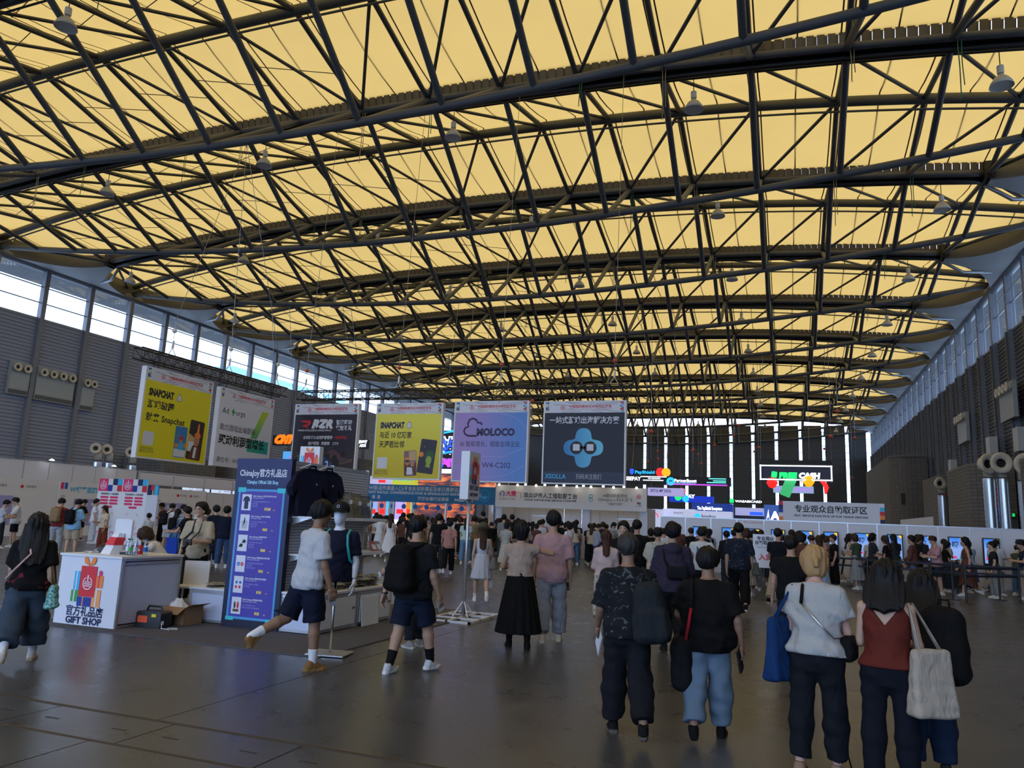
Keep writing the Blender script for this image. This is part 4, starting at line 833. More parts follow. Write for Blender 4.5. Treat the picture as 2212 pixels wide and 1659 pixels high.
MB().box(-1.2, .95, .4, 1.0, 0, .95).build('desk', M_LAM, t); MB().box(.95, 1.65, .38, 1.0, 0, .95).build('desk_end', pr('cyan_desk', '#1fa0c8'), t)
for x, mm in zip((-3.5, -2.52, -1.55, -.5, .52, 1.22, 2.32, 3.42), [0]*8):
    q = MB().tube([(x, .05, 3.42), (x, -.28, 3.5)], .012, 5).build('lamp_arm', M_BLKP, t); MB().lathe([(.02, .05), (.05, .03), (.055, -.05), (0, -.05)], 10, (x, -.28, 3.42)).build('spot_lamp', mat('spot_glass', (1, .93, .82), .3, emit=9), q)
def sunburst(p, cx, cz, r):
    cs = [P_PINK, P_PURPLE, P_BLUE, P_CYAN, P_GREEN]
    for k in range(14):
        a = math.radians(-60+k*22.5); flat('ray', cs[k % 5], p, [(cx+r*.35*math.cos(a-.1), cz+r*.35*math.sin(a-.1)), (cx+r*math.cos(a-.13), cz+r*math.sin(a-.13)), (cx+r*math.cos(a+.13), cz+r*math.sin(a+.13)), (cx+r*.35*math.cos(a+.1), cz+r*.35*math.sin(a+.1))], -.004)
sunburst(t, -3.42, 2.98, .16); text('大麦', .28, P_PINK, t, -2.95, 2.98, -.004, bold=2); text('实感上大麦', .1, P_RED, t, -3.15, 2.72, -.004, width=.85)
flat('seven_mark', P_ORANGE, t, stroke([(-2.62, 3.08), (-2.42, 3.08), (-2.42, 2.78)], .035), -.004)
text('观众证件人工领取服务台', .27, P_BLACK, t, -.9, 2.92, -.004, width=2.75, bold=1); text('TRADE VISITOR PASS SERVICE COUNTER', .11, P_BLACK, t, -.9, 2.71, -.004, width=2.7, bold=1.5)
flat('eight_mark', P_CYAN, t, ring(1.15, 2.98, .1, .035), -.004); flat('eight_mark', P_CYAN, t, ring(1.15, 2.82, .1, .035), -.004)
text('AI翻译机租赁处', .19, P_BLACK, t, 2.35, 3.02, -.004, width=1.2); text('ChinaJoy x 科大讯飞', .19, P_BLACK, t, 2.35, 2.83, -.004, width=1.65); text('AI TRANSLATOR RENTAL\nCHINAJOY × IFLYTEK', .065, P_BLACK, t, 2.35, 2.64, -.004, bold=1)
emblem(t, 3.48, 3.02, .11, P_RED, -.004); flat('drop_mark', P_RED, t, ell(3.44, 2.72, .045, .06), -.004); flat('drop_mark', P_BLUE, t, ell(3.53, 2.7, .045, .06), -.004); text('讯飞翻译', .07, P_DGREY, t, 3.48, 2.58, -.004)
# blue gate banner
BYY = 39.0
t = thing('blue_gate', 'blue overhead entrance banner with white lettering and posts', 'gate', (-18.9, BYY, 0), 0)
PB_ = pr('gate_blue', '#1f7fc0'); MB().box(-4.6, 3.8, 0, .1, 2.45, 3.42).build('banner_face', PB_, t); flat('lower_band', pr('gate_blue_deep', '#1a6fae'), t, rect(-4.6, 3.8, 2.45, 2.85), -.002)
text('馆(W馆)证件通道入口(不含会议听课证及单日展商证)', .27, P_WHITE, t, -4.4, 3.2, -.006, 'LEFT', width=6.1, bold=.7); text('ENTRY (NOT INCLD. CONFERENCE PASS & SINGLE-DAY EXHIBITOR PASS)', .19, P_WHITE, t, -5.0, 2.96, -.006, 'LEFT', width=8.0, bold=1.5)
text('通  道', .22, P_WHITE, t, -3.55, 2.68, -.006, bold=1); text('港澳台通行证通道', .22, P_WHITE, t, .1, 2.66, -.006, width=1.95, bold=.7); text('PASSPORT', .2, P_WHITE, t, 2.0, 2.65, -.006, bold=2, width=1.15)
flat('smile_ring', P_CYAN, t, ring(3.2, 2.95, .32, .03), -.006); flat('smile_mouth', P_CYAN, t, ell(3.2, 2.92, .2, .18, 12, 180, 360), -.006)
for s in (-.1, .1): flat('smile_eye', P_CYAN, t, disc(3.2+s, 3.03, .03), -.006)
for x in (-3.9, -2.4, .9, 3.7): MB().box(x-.05, x+.05, .02, .12, 0, 2.46).build('post', M_ALU, t)
for k in range(9):
    x = -3.9+k*.72; d = MB().tube([(x, .05, 2.45), (x, .05, 2.3)], .01, 4).build('badge_cord', M_DARK, t); MB().prism(disc(x, 2.2, .14), .02, 'xz', .04).build('badge', P_BLUE, d)
# LED walls behind the gate
def sunset(name, e):
    m = bpy.data.materials.new(name); m.use_nodes = True; nt = m.node_tree; b = nt.nodes['Principled BSDF']; tc = nt.nodes.new('ShaderNodeTexCoord'); mp = nt.nodes.new('ShaderNodeMapping'); mp.inputs['Scale'].default_value = (.35, 1, 1.6)
    n = nt.nodes.new('ShaderNodeTexNoise'); n.inputs['Scale'].default_value = 1.6; n.inputs['Detail'].default_value = 4; n.inputs['Distortion'].default_value = .6; cr = nt.nodes.new('ShaderNodeValToRGB')
    for k, (p_, c_) in enumerate(((.3, '#2a3048'), (.45, '#4a3a4c'), (.55, '#c4603a'), (.68, '#f09a6a'), (.8, '#a8b0e8'))):
        e_ = cr.color_ramp.elements[k] if k < 2 else cr.color_ramp.elements.new(p_); e_.position = p_; e_.color = (*rgb(c_), 1)
    nt.links.new(tc.outputs['Object'], mp.inputs[0]); nt.links.new(mp.outputs[0], n.inputs['Vector']); nt.links.new(n.outputs[0], cr.inputs[0]); nt.links.new(cr.outputs[0], b.inputs['Base Color']); nt.links.new(cr.outputs[0], b.inputs['Emission Color']); b.inputs['Emission Strength'].default_value = e; return m
M_SUNSET = sunset('led_sunset', .9)
def px_rect(x0, y0, x1, y1, Y):
    a = atY(x0, y0, Y); b = atY(x1, y1, Y); return a.x, b.x, b.z, a.z
def stand_box(name, label, cat, px, Y, m, D=1.5, hang=False, group=None, depth_off=0):
    x0, x1, z0, z1 = px_rect(*px, Y); t = thing(name, label, cat, ((x0+x1)/2, Y, z0), 0, group); w = x1-x0; h = z1-z0
    MB().box(-w/2, w/2, 0, D, 0, h).build('body', m, t)
    if hang:
        yn = min([v for v in RY if v > 10], key=lambda v: abs(v-Y))
        for s in (-.42, .42): MB().tube([(s*w, D/2, h), (s*w, yn-Y, zB((x0+x1)/2+s*w)-z0-.1)], .02, 5).build('wire', M_WIRE, t)
    elif z0 > .05:
        for s in (-.46, .46): MB().box(s*w-.1, s*w+.1, .1, D-.1, -z0, 0).build('support', M_LAM, t)
    return t, w, h
W_NAVY = mat('stand_navy', (.015, .02, .07), .4); L_WHITE = lit('white', '#eef4ff', 1.6); L_GREEN = lit('green', '#17e06a', 1.6); L_BLUE = lit('blue', '#2450ff', 1.6); L_CYAN = lit('cyan', '#25b4f5', 1.3); L_ORANGE = lit('orange', '#ff6a10', 1.6); L_MAG = lit('magenta', '#c850f0', 1.1); L_RED = lit('red', '#ff2a2a', 1.0); L_AMB = lit('yellow', '#ffb020', 1.1); L_SKY = lit('skyblue', '#8fb8f0', .8)
t, w_, h_ = stand_box('led_wall', 'wide sunset picture screen behind the blue gate', 'screen', (898, 1083, 1012, 1225), 52, M_SUNSET, .6)
t, w_, h_ = stand_box('led_wall', 'sunset picture screen showing above the blue gate', 'screen', (903, 1003, 1066, 1056), 56, M_SUNSET, .6)
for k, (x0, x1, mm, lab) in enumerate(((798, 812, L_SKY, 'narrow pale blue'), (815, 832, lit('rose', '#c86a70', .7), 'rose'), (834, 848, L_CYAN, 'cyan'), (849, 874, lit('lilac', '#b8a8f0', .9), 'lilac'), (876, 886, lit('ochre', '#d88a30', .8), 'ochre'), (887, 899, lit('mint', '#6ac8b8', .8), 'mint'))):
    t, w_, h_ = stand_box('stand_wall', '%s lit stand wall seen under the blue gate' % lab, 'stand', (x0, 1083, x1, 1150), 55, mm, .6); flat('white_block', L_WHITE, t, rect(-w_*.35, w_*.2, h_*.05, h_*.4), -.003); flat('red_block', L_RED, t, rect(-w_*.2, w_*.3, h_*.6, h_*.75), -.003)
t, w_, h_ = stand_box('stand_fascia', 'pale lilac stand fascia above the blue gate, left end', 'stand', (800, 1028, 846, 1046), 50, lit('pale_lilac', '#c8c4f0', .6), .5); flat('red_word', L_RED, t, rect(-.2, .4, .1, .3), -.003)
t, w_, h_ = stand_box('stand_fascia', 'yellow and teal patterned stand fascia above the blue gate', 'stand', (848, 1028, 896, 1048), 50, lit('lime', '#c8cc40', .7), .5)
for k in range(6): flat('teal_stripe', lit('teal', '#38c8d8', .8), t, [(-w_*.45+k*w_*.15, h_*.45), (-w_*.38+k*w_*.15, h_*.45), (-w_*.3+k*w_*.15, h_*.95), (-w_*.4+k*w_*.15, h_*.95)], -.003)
# blue neon word sign between the banners
t, w_, h_ = stand_box('neon_sign', 'bright blue outlined word sign between yellow and lilac banners', 'sign', (948, 930, 985, 1023), 48, M_DARK, .4, True)
text('站', 1.15, L_WHITE, t, .0, h_*.62, -.01, bold=5); text('站', 1.15, L_BLUE, t, .0, h_*.62, -.02, bold=1); text('an', 1.0, L_MAG, t, .1, h_*.27, -.02, bold=4); flat('green_blob', L_GREEN, t, disc(-w_*.35, h_*.32, .25), -.012); flat('blue_blob', L_BLUE, t, disc(-w_*.35, h_*.2, .3), -.014); flat('pale_strip', L_WHITE, t, rect(-w_/2, w_/2, 0, h_*.1), -.012)
for z in (.42, .9): flat('swoosh', L_CYAN, t, [(-w_/2, h_*z), (w_/2, h_*z+.25), (w_/2, h_*z+.4), (-w_/2, h_*z+.12)], -.013)
# orange logo and white screen near the racing banner
t, w_, h_ = stand_box('neon_sign', 'glowing orange slanted logo left of the racing banner', 'sign', (590, 940, 634, 962), 52, M_DARK, .5, True); text('CMT', h_*1.05, L_ORANGE, t, 0, h_*.55, -.02, bold=5, shear=.4, width=w_*.98, ext=.02)
t, w_, h_ = stand_box('stand_fascia', 'small lit blue stand fascia below the orange logo', 'stand', (612, 975, 640, 995), 54, lit('azure', '#58a8f0', .8), .5); flat('pink_mark', L_MAG, t, rect(0, w_*.4, h_*.3, h_*.5), -.003)
t, w_, h_ = stand_box('neon_sign', 'small white lit word sign right of the racing banner', 'sign', (775, 950, 793, 969), 54, M_DARK, .3, True); text('的出海\nADN', h_*.42, L_WHITE, t, 0, h_*.52, -.02, bold=3, ls=.95, width=w_*.95)
# far hanging signs on the right
t, w_, h_ = stand_box('hanging_sign', 'boxed neon sign with green and white letters far right', 'sign', (1642, 1006, 1797, 1041), 80, W_NAVY, .1, True)
fr = MB(); e_ = .09
for a in ((-w_/2, w_/2, 0, e_*1.4), (-w_/2, w_/2, h_-e_*1.4, h_), (-w_/2, -w_/2+e_*1.4, 0, h_), (w_/2-e_*1.4, w_/2, 0, h_)): fr.box(a[0], a[1], -1.2, -1.1, a[2], a[3])
fr.build('light_frame', L_WHITE, t); MB().box(-w_/2, w_/2, -1.1, .0, h_+.1, h_+.5).build('top_truss', M_DARK, t)
for s in (-1, 1): MB().box(s*w_/2-.05, s*w_/2+.05, -1.1, 0, -.1, h_).build('side_wing', W_NAVY, t)
text('FREE', h_*.48, L_GREEN, t, -w_*.11, h_*.36, -.03, bold=4, shear=.1, width=w_*.26); text('CASH', h_*.48, L_WHITE, t, w_*.19, h_*.36, -.03, bold=4, shear=.1, width=w_*.3); flat('s_mark', L_GREEN, t, rot2(rrect(-w_*.34, -w_*.26, h_*.22, h_*.62, .08), -8, -w_*.3, h_*.42), -.03)
for x, z, mm in ((-w_*.33, -.25, L_RED), (w_*.18, -.05, L_AMB)): MB().lathe([(0, -.55), (.3, -.45), (.55, 0), (.3, .45), (0, .55)], 14, (x, -.8, z)).build('hanging_ball', mm, t, True)
MB().prism(rot2(rrect(-w_*.18, -w_*.03, -1.6, .3, .1), -22, -w_*.1, -.6), .12, 'xz', -.9).build('phone_cutout', lit('mint_green', '#40c078', .7), t); MB().prism([(w_*.32, .1), (w_*.42, -.1), (w_*.45, -.6), (w_*.42, -1.2), (w_*.39, -1.2), (w_*.38, -.5)], .12, 'xz', -.9).build('heart_cutout', L_RED, t)
t2, w2, h2 = stand_box('hanging_sign', 'pale blue panel sign under the boxed neon sign', 'sign', (1670, 1049, 1758, 1066), 86, lit('pale_blue', '#9fb4e8', .7), .3, True); text('AI SLOT   MONETIZE', h2*.45, L_MAG, t2, 0, h2*.5, -.01, width=w2*.8)
t, w_, h_ = stand_box('hanging_sign', 'long dark ribbon sign with white and blue lit words', 'sign', (1352, 1027, 1578, 1050), 78, M_DARK, 1.2, True)
text('SEEPAY', h_*.62, L_WHITE, t, -w_*.43, h_*.62, -.02, bold=2, width=w_*.16); text('PartnerBoost', h_*.5, L_WHITE, t, w_*.08, h_*.5, -.02, bold=2, width=w_*.21); text('全球领先的联盟营销平台', h_*.25, L_SKY, t, w_*.08, h_*.2, -.02, bold=1, width=w_*.2)
flat('round_mark', L_CYAN, t, disc(-w_*.06, h_*.4, h_*.5), -.012); flat('arrow_mark', W_NAVY, t, stroke([(-w_*.075, h_*.35), (-w_*.06, h_*.55), (-w_*.045, h_*.35)], .1), -.022)
for z, a, b in ((.85, -.35, -.1), (.65, -.28, -.16), (.42, -.33, -.13), (.75, .3, .46), (.5, .34, .46), (.3, .28, .46)): flat('light_bar', L_WHITE if a < 0 else lit('aqua', '#60e0d8', 1.2), t, rect(w_*a, w_*b, h_*z, h_*z+.1), -.012)
flat('violet_edge', L_MAG, t, rect(-w_*.1, w_*.47, 0, .12), -.012)
q, w2, h2 = stand_box('hanging_sign', 'pair of overlapping red and amber discs with shield words', 'sign', (1358, 1012, 1446, 1029), 84, M_DARK, .2, True)
flat('disc_red', L_RED, q, disc(w2*.28, h2*.55, h2*.62), -.01); flat('disc_amber', L_AMB, q, disc(w2*.42, h2*.55, h2*.62), -.013); text('PayShield', h2*.6, L_CYAN, q, -w2*.1, h2*.5, -.02, bold=1.5, width=w2*.48); flat('shield', L_BLUE, q, [(-w2*.47, h2*.95), (-w2*.37, h2*.95), (-w2*.37, h2*.4), (-w2*.42, h2*.1), (-w2*.47, h2*.4)], -.01)
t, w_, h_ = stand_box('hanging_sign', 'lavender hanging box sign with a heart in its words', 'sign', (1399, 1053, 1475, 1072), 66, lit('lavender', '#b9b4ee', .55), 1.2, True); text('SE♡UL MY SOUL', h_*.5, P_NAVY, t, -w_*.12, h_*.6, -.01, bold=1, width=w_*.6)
t, w_, h_ = stand_box('hanging_sign', 'royal blue hanging sign with a small coloured flower mark', 'sign', (1446, 1070, 1540, 1086), 90, lit('royal', '#1a38c8', .8), 1.5, True)
for a, mm in ((90, L_RED), (200, L_GREEN), (320, L_CYAN)): flat('petal', mm, t, disc(-w_*.2+.5*math.cos(math.radians(a)), h_*1.0+.5*math.sin(math.radians(a)), .4), -.02)
text('PAY', h_*.8, L_WHITE, t, -w_*.02, h_*.9, -.02, bold=3)
t, w_, h_ = stand_box('hanging_sign', 'dark round-ended sign with white letters and a green mark', 'sign', (1572, 1077, 1650, 1090), 84, M_DARK, 1.0, True); text('WASABICARD', h_*.62, L_WHITE, t, w_*.08, h_*.5, -.02, bold=2, width=w_*.75); flat('leaf_mark', L_GREEN, t, rect(-w_*.45, -w_*.33, h_*.2, h_*.9), -.01)
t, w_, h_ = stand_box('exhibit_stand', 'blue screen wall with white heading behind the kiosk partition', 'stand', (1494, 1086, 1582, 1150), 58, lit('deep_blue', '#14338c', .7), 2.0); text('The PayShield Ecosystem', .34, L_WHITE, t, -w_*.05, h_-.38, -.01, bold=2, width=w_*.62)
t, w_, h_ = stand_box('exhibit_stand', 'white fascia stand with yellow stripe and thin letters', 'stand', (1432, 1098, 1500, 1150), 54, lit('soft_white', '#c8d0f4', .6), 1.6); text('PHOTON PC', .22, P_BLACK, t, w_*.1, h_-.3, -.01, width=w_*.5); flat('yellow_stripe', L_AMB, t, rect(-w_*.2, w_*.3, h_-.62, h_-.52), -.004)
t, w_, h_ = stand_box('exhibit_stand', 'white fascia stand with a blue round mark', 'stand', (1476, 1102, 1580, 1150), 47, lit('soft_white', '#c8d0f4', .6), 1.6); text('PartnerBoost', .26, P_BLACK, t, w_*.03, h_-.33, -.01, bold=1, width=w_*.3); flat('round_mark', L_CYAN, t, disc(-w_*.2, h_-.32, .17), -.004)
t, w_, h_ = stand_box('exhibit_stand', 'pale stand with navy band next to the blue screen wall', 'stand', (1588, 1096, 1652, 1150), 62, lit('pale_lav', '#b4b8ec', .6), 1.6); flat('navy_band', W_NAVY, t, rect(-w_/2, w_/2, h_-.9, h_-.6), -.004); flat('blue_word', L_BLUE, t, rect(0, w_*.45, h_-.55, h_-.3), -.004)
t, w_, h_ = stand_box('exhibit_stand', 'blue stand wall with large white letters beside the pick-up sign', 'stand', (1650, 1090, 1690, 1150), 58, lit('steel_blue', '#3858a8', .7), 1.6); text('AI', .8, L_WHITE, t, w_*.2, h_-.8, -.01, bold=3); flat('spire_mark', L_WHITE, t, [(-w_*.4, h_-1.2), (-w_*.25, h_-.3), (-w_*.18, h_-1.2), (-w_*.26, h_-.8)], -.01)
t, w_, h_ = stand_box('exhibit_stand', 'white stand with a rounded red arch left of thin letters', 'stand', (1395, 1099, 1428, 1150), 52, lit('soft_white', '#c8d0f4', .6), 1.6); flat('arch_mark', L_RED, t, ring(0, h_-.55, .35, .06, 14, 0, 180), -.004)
# hanging cables with red balls near the far wall
CX_ = sorted(-24+random.random()*34 for _ in range(22))
for k in range(22):
    x = CX_[k]; y = random.uniform(70, 140); z = random.uniform(10, 16); g = min(GY, key=lambda v: abs(v-y))
    t = thing('rigging_cable', 'thin rigging cable with a red ball, %s from the left near the far wall' % ordw(k+1), 'cable', (x, g+.3, z), 0, 'rigging cables with red balls'); MB().tube([(0, 0, -2.5), (0, 0, zG(x)-z-.3)], .018, 4).build('wire', M_WIRE, t); MB().lathe([(0, -.22), (.16, -.12), (.22, 0), (.16, .12), (0, .22)], 8).build('ball', M_BALLR, t, True)
# ------------------------------------------------------------------ left boards, wall equipment, block towers, lamps, ropes
def blockmat():
    m = mat('grey_blockwork', (.17, .165, .16), .85); nt = m.node_tree; bs = nt.nodes['Principled BSDF']; tc = nt.nodes.new('ShaderNodeTexCoord')
    br = nt.nodes.new('ShaderNodeTexBrick'); br.offset = 0; br.inputs['Scale'].default_value = 1; br.inputs['Brick Width'].default_value = .45; br.inputs['Row Height'].default_value = .24; br.inputs['Mortar Size'].default_value = .018
    br.inputs['Color1'].default_value = (.175, .178, .185, 1); br.inputs['Color2'].default_value = (.145, .147, .155, 1); br.inputs['Mortar'].default_value = (.075, .072, .07, 1)
    nt.links.new(tc.outputs['UV'], br.inputs['Vector']); nt.links.new(br.outputs[0], bs.inputs['Base Color']); return m
M_BLOCK = blockmat()
def tower(label, x0, x1, y0, y1, h, r=.9, corner=(1, 0, 0, 0)):
    """block tower with rounded upright corners; UV runs round the wall"""
    t = thing('block_tower', label, 'tower', ((x0+x1)/2, (y0+y1)/2, 0)); w = (x1-x0)/2; d = (y1-y0)/2; out = []
    for (cx, cy, a, k) in ((-w, -d, 180, corner[0]), (w, -d, 270, corner[1]), (w, d, 0, corner[2]), (-w, d, 90, corner[3])):
        if k:
            for i in range(9): q = math.radians(a+90*i/8); out.append((cx+(r if cx < 0 else -r)+r*math.cos(q), cy+(r if cy < 0 else -r)+r*math.sin(q)))
        else: out.append((cx, cy))
    n = len(out); me = bpy.data.meshes.new('wall'); V = [(x, y, 0) for x, y in out]+[(x, y, h) for x, y in out]
    me.from_pydata(V, [], [(i, (i+1) % n, n+(i+1) % n, n+i) for i in range(n)]+[tuple(range(n, 2*n))]); uv = me.uv_layers.new(name='UVMap'); s = [0]
    for i in range(n): a, b = out[i], out[(i+1) % n]; s.append(s[-1]+math.hypot(b[0]-a[0], b[1]-a[1]))
    for i in range(n):
        for k, q in enumerate(((s[i], 0), (s[i+1], 0), (s[i+1], h), (s[i], h))): uv.data[i*4+k].uv = q
    obj('wall', me, M_BLOCK, t); MB().prism([(x*1.01, y*1.01) for x, y in out], .12, 'xy', h-.06).build('coping', mat('coping', (.2, .2, .2), .8), t); return t
ta = tower('tall grey block tower with a rounded corner near the far right', 10.5, 14.05, 90.7, 118, 10.2, 2.0)
flat('wall_box', M_DARK, ta, rect(-.9, -.5, 5.0, 6.2), -13.66)
tb = tower('square grey block tower between two silver ducts on the right', 11.9, 14.05, 72, 80, 6.8, .3, (0, 0, 0, 0))
tc_ = tower('rounded grey block tower behind the right silver ducts', 11.5, 14.05, 58, 66, 6.65, 1.0)
tower('grey block tower at the right picture edge', 12.4, 14.05, 44, 50, 6.2, .4, (0, 0, 0, 0))
tower('grey block tower by the left wall behind the yellow banner', -54.8, -50.4, 51, 57.5, 6.0, .6, (0, 1, 0, 0)); tower('grey block tower by the left wall behind the white banner', -54.8, -50.4, 60, 68, 6.2, .6, (0, 1, 0, 0)); tower('grey block tower by the left wall right of the racing banner', -54.8, -50.4, 84, 104, 8.5, .6, (0, 1, 0, 0))
# coloured strips and exit signs on the towers
for lab, x, y, z0, tw in (('block tower', 12.3, 71.93, 3.0, 0), ('rounded tower', 12.8, 57.96, 2.7, 0)):
    t = thing('strip_banner', 'narrow pink and blue strip banner on the %s' % lab, 'banner', (x, y, z0)); MB().box(-.2, .2, 0, .03, 1.1, 2.3).build('pink_half', pr('magenta_strip', '#c23a78'), t); MB().box(-.2, .2, 0, .03, 0, 1.1).build('blue_half', pr('blue_strip', '#2a62b8'), t); text('CJ', .3, P_WHITE, t, 0, 1.8, -.004); text('W', .25, P_WHITE, t, 0, .6, -.004)
L_EXIT = lit('exit_green', '#12c060', 1.2)
for lab, x, y, z in (('left', 12.3, 71.5, 2.9), ('right', 13.4, 57.5, 3.2)):
    t = thing('exit_sign', '%s green exit sign by the right towers' % lab, 'exit sign', (x, y, z)); MB().box(-.4, .4, 0, .5, 0, .28).build('case', M_BLKP, t); flat('lit_face', L_EXIT, t, rect(-.36, .36, .04, .24), -.003); text('EXIT', .14, P_WHITE, t, .05, .14, -.008, bold=2)
# silver ducts with jet nozzles
M_DUCT = mat('silver_duct', (.62, .66, .7), .28, .85); M_NOZ = mat('nozzle_cream', (.62, .58, .5), .5)
def nozzle_parts(t, x, y, z, s, ry=0):
    prof = [(.30, .30), (.44, .12), (.47, -.02), (.40, -.12), (.34, -.16)]
    q = MB().lathe([(r*s, -zz*s) for r, zz in [(.0, .42), (.18, .40), (.34, .30), (.40, .12), (.38, 0)]]+[(.52*s, .02*s), (.55*s, .10*s), (.46*s, .16*s), (.30*s, .10*s), (.22*s, .02*s)], 20).build('nozzle', M_NOZ, t, True, loc=(x, y, z), rot=(PI/2, 0, ry)); q.scale = (1, 1, 1)
    MB().lathe([(.23*s, .03*s), (.15*s, -.05*s), (0, -.05*s)], 16).build('nozzle_throat', M_DARK, q)
def duct(label, x, y, h, r, noz, n=1, gap=.75):
    t = thing('air_duct', label, 'duct', (x, y, 0), 0, 'upright air ducts with jet nozzles')
    for k in range(n):
        pr_ = [(r*(1 if i % 2 else 1.05), i*.16) for i in range(int(h/.16))]; MB().lathe(pr_, 16, (k*gap, 0, 0)).build('duct_pipe', M_DUCT, t, True)
        MB().tube([(k*gap, 0, h-.1), (k*gap, 0, h+.35), (k*gap, -.3, h+.55)], r*.9, 12).build('elbow', M_NOZ, t, True)
    for (nx, nz, s, ry) in noz: nozzle_parts(t, nx, -.55, nz, s, ry)
duct('silver air duct with a cream nozzle left of the square block tower', 11.9, 70.5, 5.4, .36, [(-.25, 6.05, .95, .5)])
duct('pair of silver air ducts with cream nozzles in front of the rounded tower', 11.25, 52, 5.45, .32, [(-.15, 6.1, 1.15, .6), (.55, 6.15, 1.15, .15)], 2, .72)
duct('silver air duct with a dark-throated nozzle at the right edge', 12.9, 51.5, 5.3, .32, [(.05, 6.05, 1.2, -.1)])
for k, (y, lab) in enumerate(((42.3, 'left'), (43.2, 'middle'), (45.3, 'right'))): duct('silver air duct with a cream nozzle behind the left white boards, %s of three' % lab, -48+.1*k, y, 4.9, .33, [(.3, 5.6, .72, .9)])
# air handling panels on the left wall
def ac_panel(label, y0, y1, z0, z1, nn, X=-55.0):
    t = thing('air_grille_unit', label, 'air unit', (X, (y0+y1)/2, z0), PI/2); w = y1-y0; h = z1-z0
    MB().box(-w/2, w/2, 0, .25, 0, h).build('case', mat('unit_grey', (.32, .36, .38), .5), t); MB().box(-w/2+.08, w/2-.08, -.02, 0, .45, h-.85).build('door_sheet', mat('unit_sheet', (.38, .44, .46), .5), t); MB().box(-w/2+.06, w/2-.06, -.02, 0, .08, .38).build('louvre', M_SIDINGD, t)
    for k in range(nn): nozzle_parts(t, -w/2+w*(k+.5)/nn, -.2, h-.42, .62)
ac_panel('air unit with two nozzles at the left picture edge of the wall', 39.7, 41.35, 9.5, 12.0, 2); ac_panel('wide air unit with four nozzles on the left wall', 41.9, 45.3, 9.4, 12.0, 4); ac_panel('narrow air unit with two nozzles on the left wall', 46.0, 47.3, 9.2, 11.9, 2)
for y, lab in ((58, 'middle'), (72, 'far')):
    t = thing('air_grille_unit', 'air unit with nozzles on the right wall, %s one' % lab, 'air unit', (13.86, y, 9.6), -PI/2); MB().box(-1.7, 1.7, 0, .25, 0, 2.4).build('case', MATS['unit_grey'], t)
    for k in range(4): nozzle_parts(t, -1.3+k*.87, -.2, 2.0, .62)
for k, (y, z) in enumerate(((62, 7.4), (55, 7.2), (76, 7.0))):
    t = thing('junction_box', 'pale junction box on the right wall, %s one' % ['middle', 'near', 'far'][k], 'box', (13.75, y, z)); MB().box(-.25, .25, -.55, .55, 0, 1.5).build('case', mat('box_grey', (.45, .48, .5), .5), t); MB().tube([(0, .2, 0), (0, .2, -1.2)], .05, 6).build('conduit', M_STEEL, t)
# left partitions and boards
panel_wall('tall_partition', 'tall white partition behind the floor plan boards', 19.5, 35.5, 0, 3.72, 11, (-37, 0, 0), PI/2)
t = thing('frame_partition', 'lower white partition with an open top frame beyond the boards', 'partition', (-37, 35.7, 0), PI/2)
for i in range(5): MB().box(i*2.8+.03, (i+1)*2.8-.03, 0, .04, 2.95, 3.62).build('top_panel', M_PANEL, t); MB().box(i*2.8-.04, i*2.8+.04, -.02, .06, 0, 3.7).build('post', M_ALU, t); MB().box(i*2.8+.03, (i+1)*2.8-.03, 0, .04, .05, 2.3).build('low_panel', M_PANEL, t)
for z in (3.66, 2.9, 2.35): MB().box(0, 14, -.02, .06, z, z+.06).build('rail', M_ALU, t)
for k, (y, lab) in enumerate(((44.0, 'left'), (46.9, 'right'))):
    t = thing('lit_sign', 'small lit sign with a round mark, %s of two beyond the left boards' % lab, 'sign', (-40, y, 2.75), PI/2); MB().box(-1.25, 1.25, 0, .2, 0, .42).build('light_box', lit('sign_white', '#cfe0ff', .8), t); flat('ring_mark', P_GREEN, t, ring(-.6, .2, .14, .03), -.004); text('International', .17, P_NAVY, t, .3, .16, -.004); 
    for s in (-1.1, 1.1): MB().box(s-.04, s+.04, .05, .15, -2.75, 0).build('post', M_ALU, t)
def plan_board(label, y0, y1, title, logo):
    t = thing('plan_board', label, 'board', (-34, y0, 0), PI/2); w = y1-y0; MB().box(0, w, 0, .08, .0, 2.66).build('board', M_WHITE, t)
    if title:
        for q in ((0, P_PINK), (.22, P_BLUE)): flat('corner_block', q[1], t, rect(.05+q[0], .22+q[0], 2.3, 2.85 if 0 else 2.62), -.004)
        text('W馆平面图/HALL W FLOORPLAN', .32, P_CYAN, t, .6, 2.28, -.004, 'LEFT', bold=1.5); flat('plan_field', P_LAV, t, rect(.9, w-.4, .5, 1.85), -.003)
        mx = w-1.4
    else:
        flat('plan_field', P_LAV, t, rect(.3, w*.62, .5, 1.85), -.003); mx = w*.62-.4
        flat('red_mark', P_RED, t, ell(w*.42, 2.3, .11, .08), -.004); text('联合展台', .14, P_DGREY, t, w*.46, 2.3, -.004, 'LEFT'); flat('red_mark', P_RED, t, disc(w*.68, 2.3, .08), -.004); text('汉鼎泰和', .14, P_DGREY, t, w*.71, 2.3, -.004, 'LEFT')
    x0 = .9 if title else .3; nc = max(2, int(mx/.45))
    for i in range(nc):
        for j in range(4):
            if (i*7+j*3) % 5 == 0: continue
            flat('plan_cell', P_WHITE if (i+j) % 3 else P_GREY, t, rect(x0+.12+i*mx/nc, x0+.12+i*mx/nc+.25, .62+j*.3, .62+j*.3+.16), -.005)
    text('2026', .12, P_DGREY, t, .25, 1.95, -.004); return t
plan_board('white floor plan board with lavender map at the left edge', 22.0, 27.9, False, 1); plan_board('white floor plan board with a cyan hall title', 28.0, 34.0, True, 0); plan_board('white floor plan board right of the printed registration board', 34.2, 38.2, False, 0)
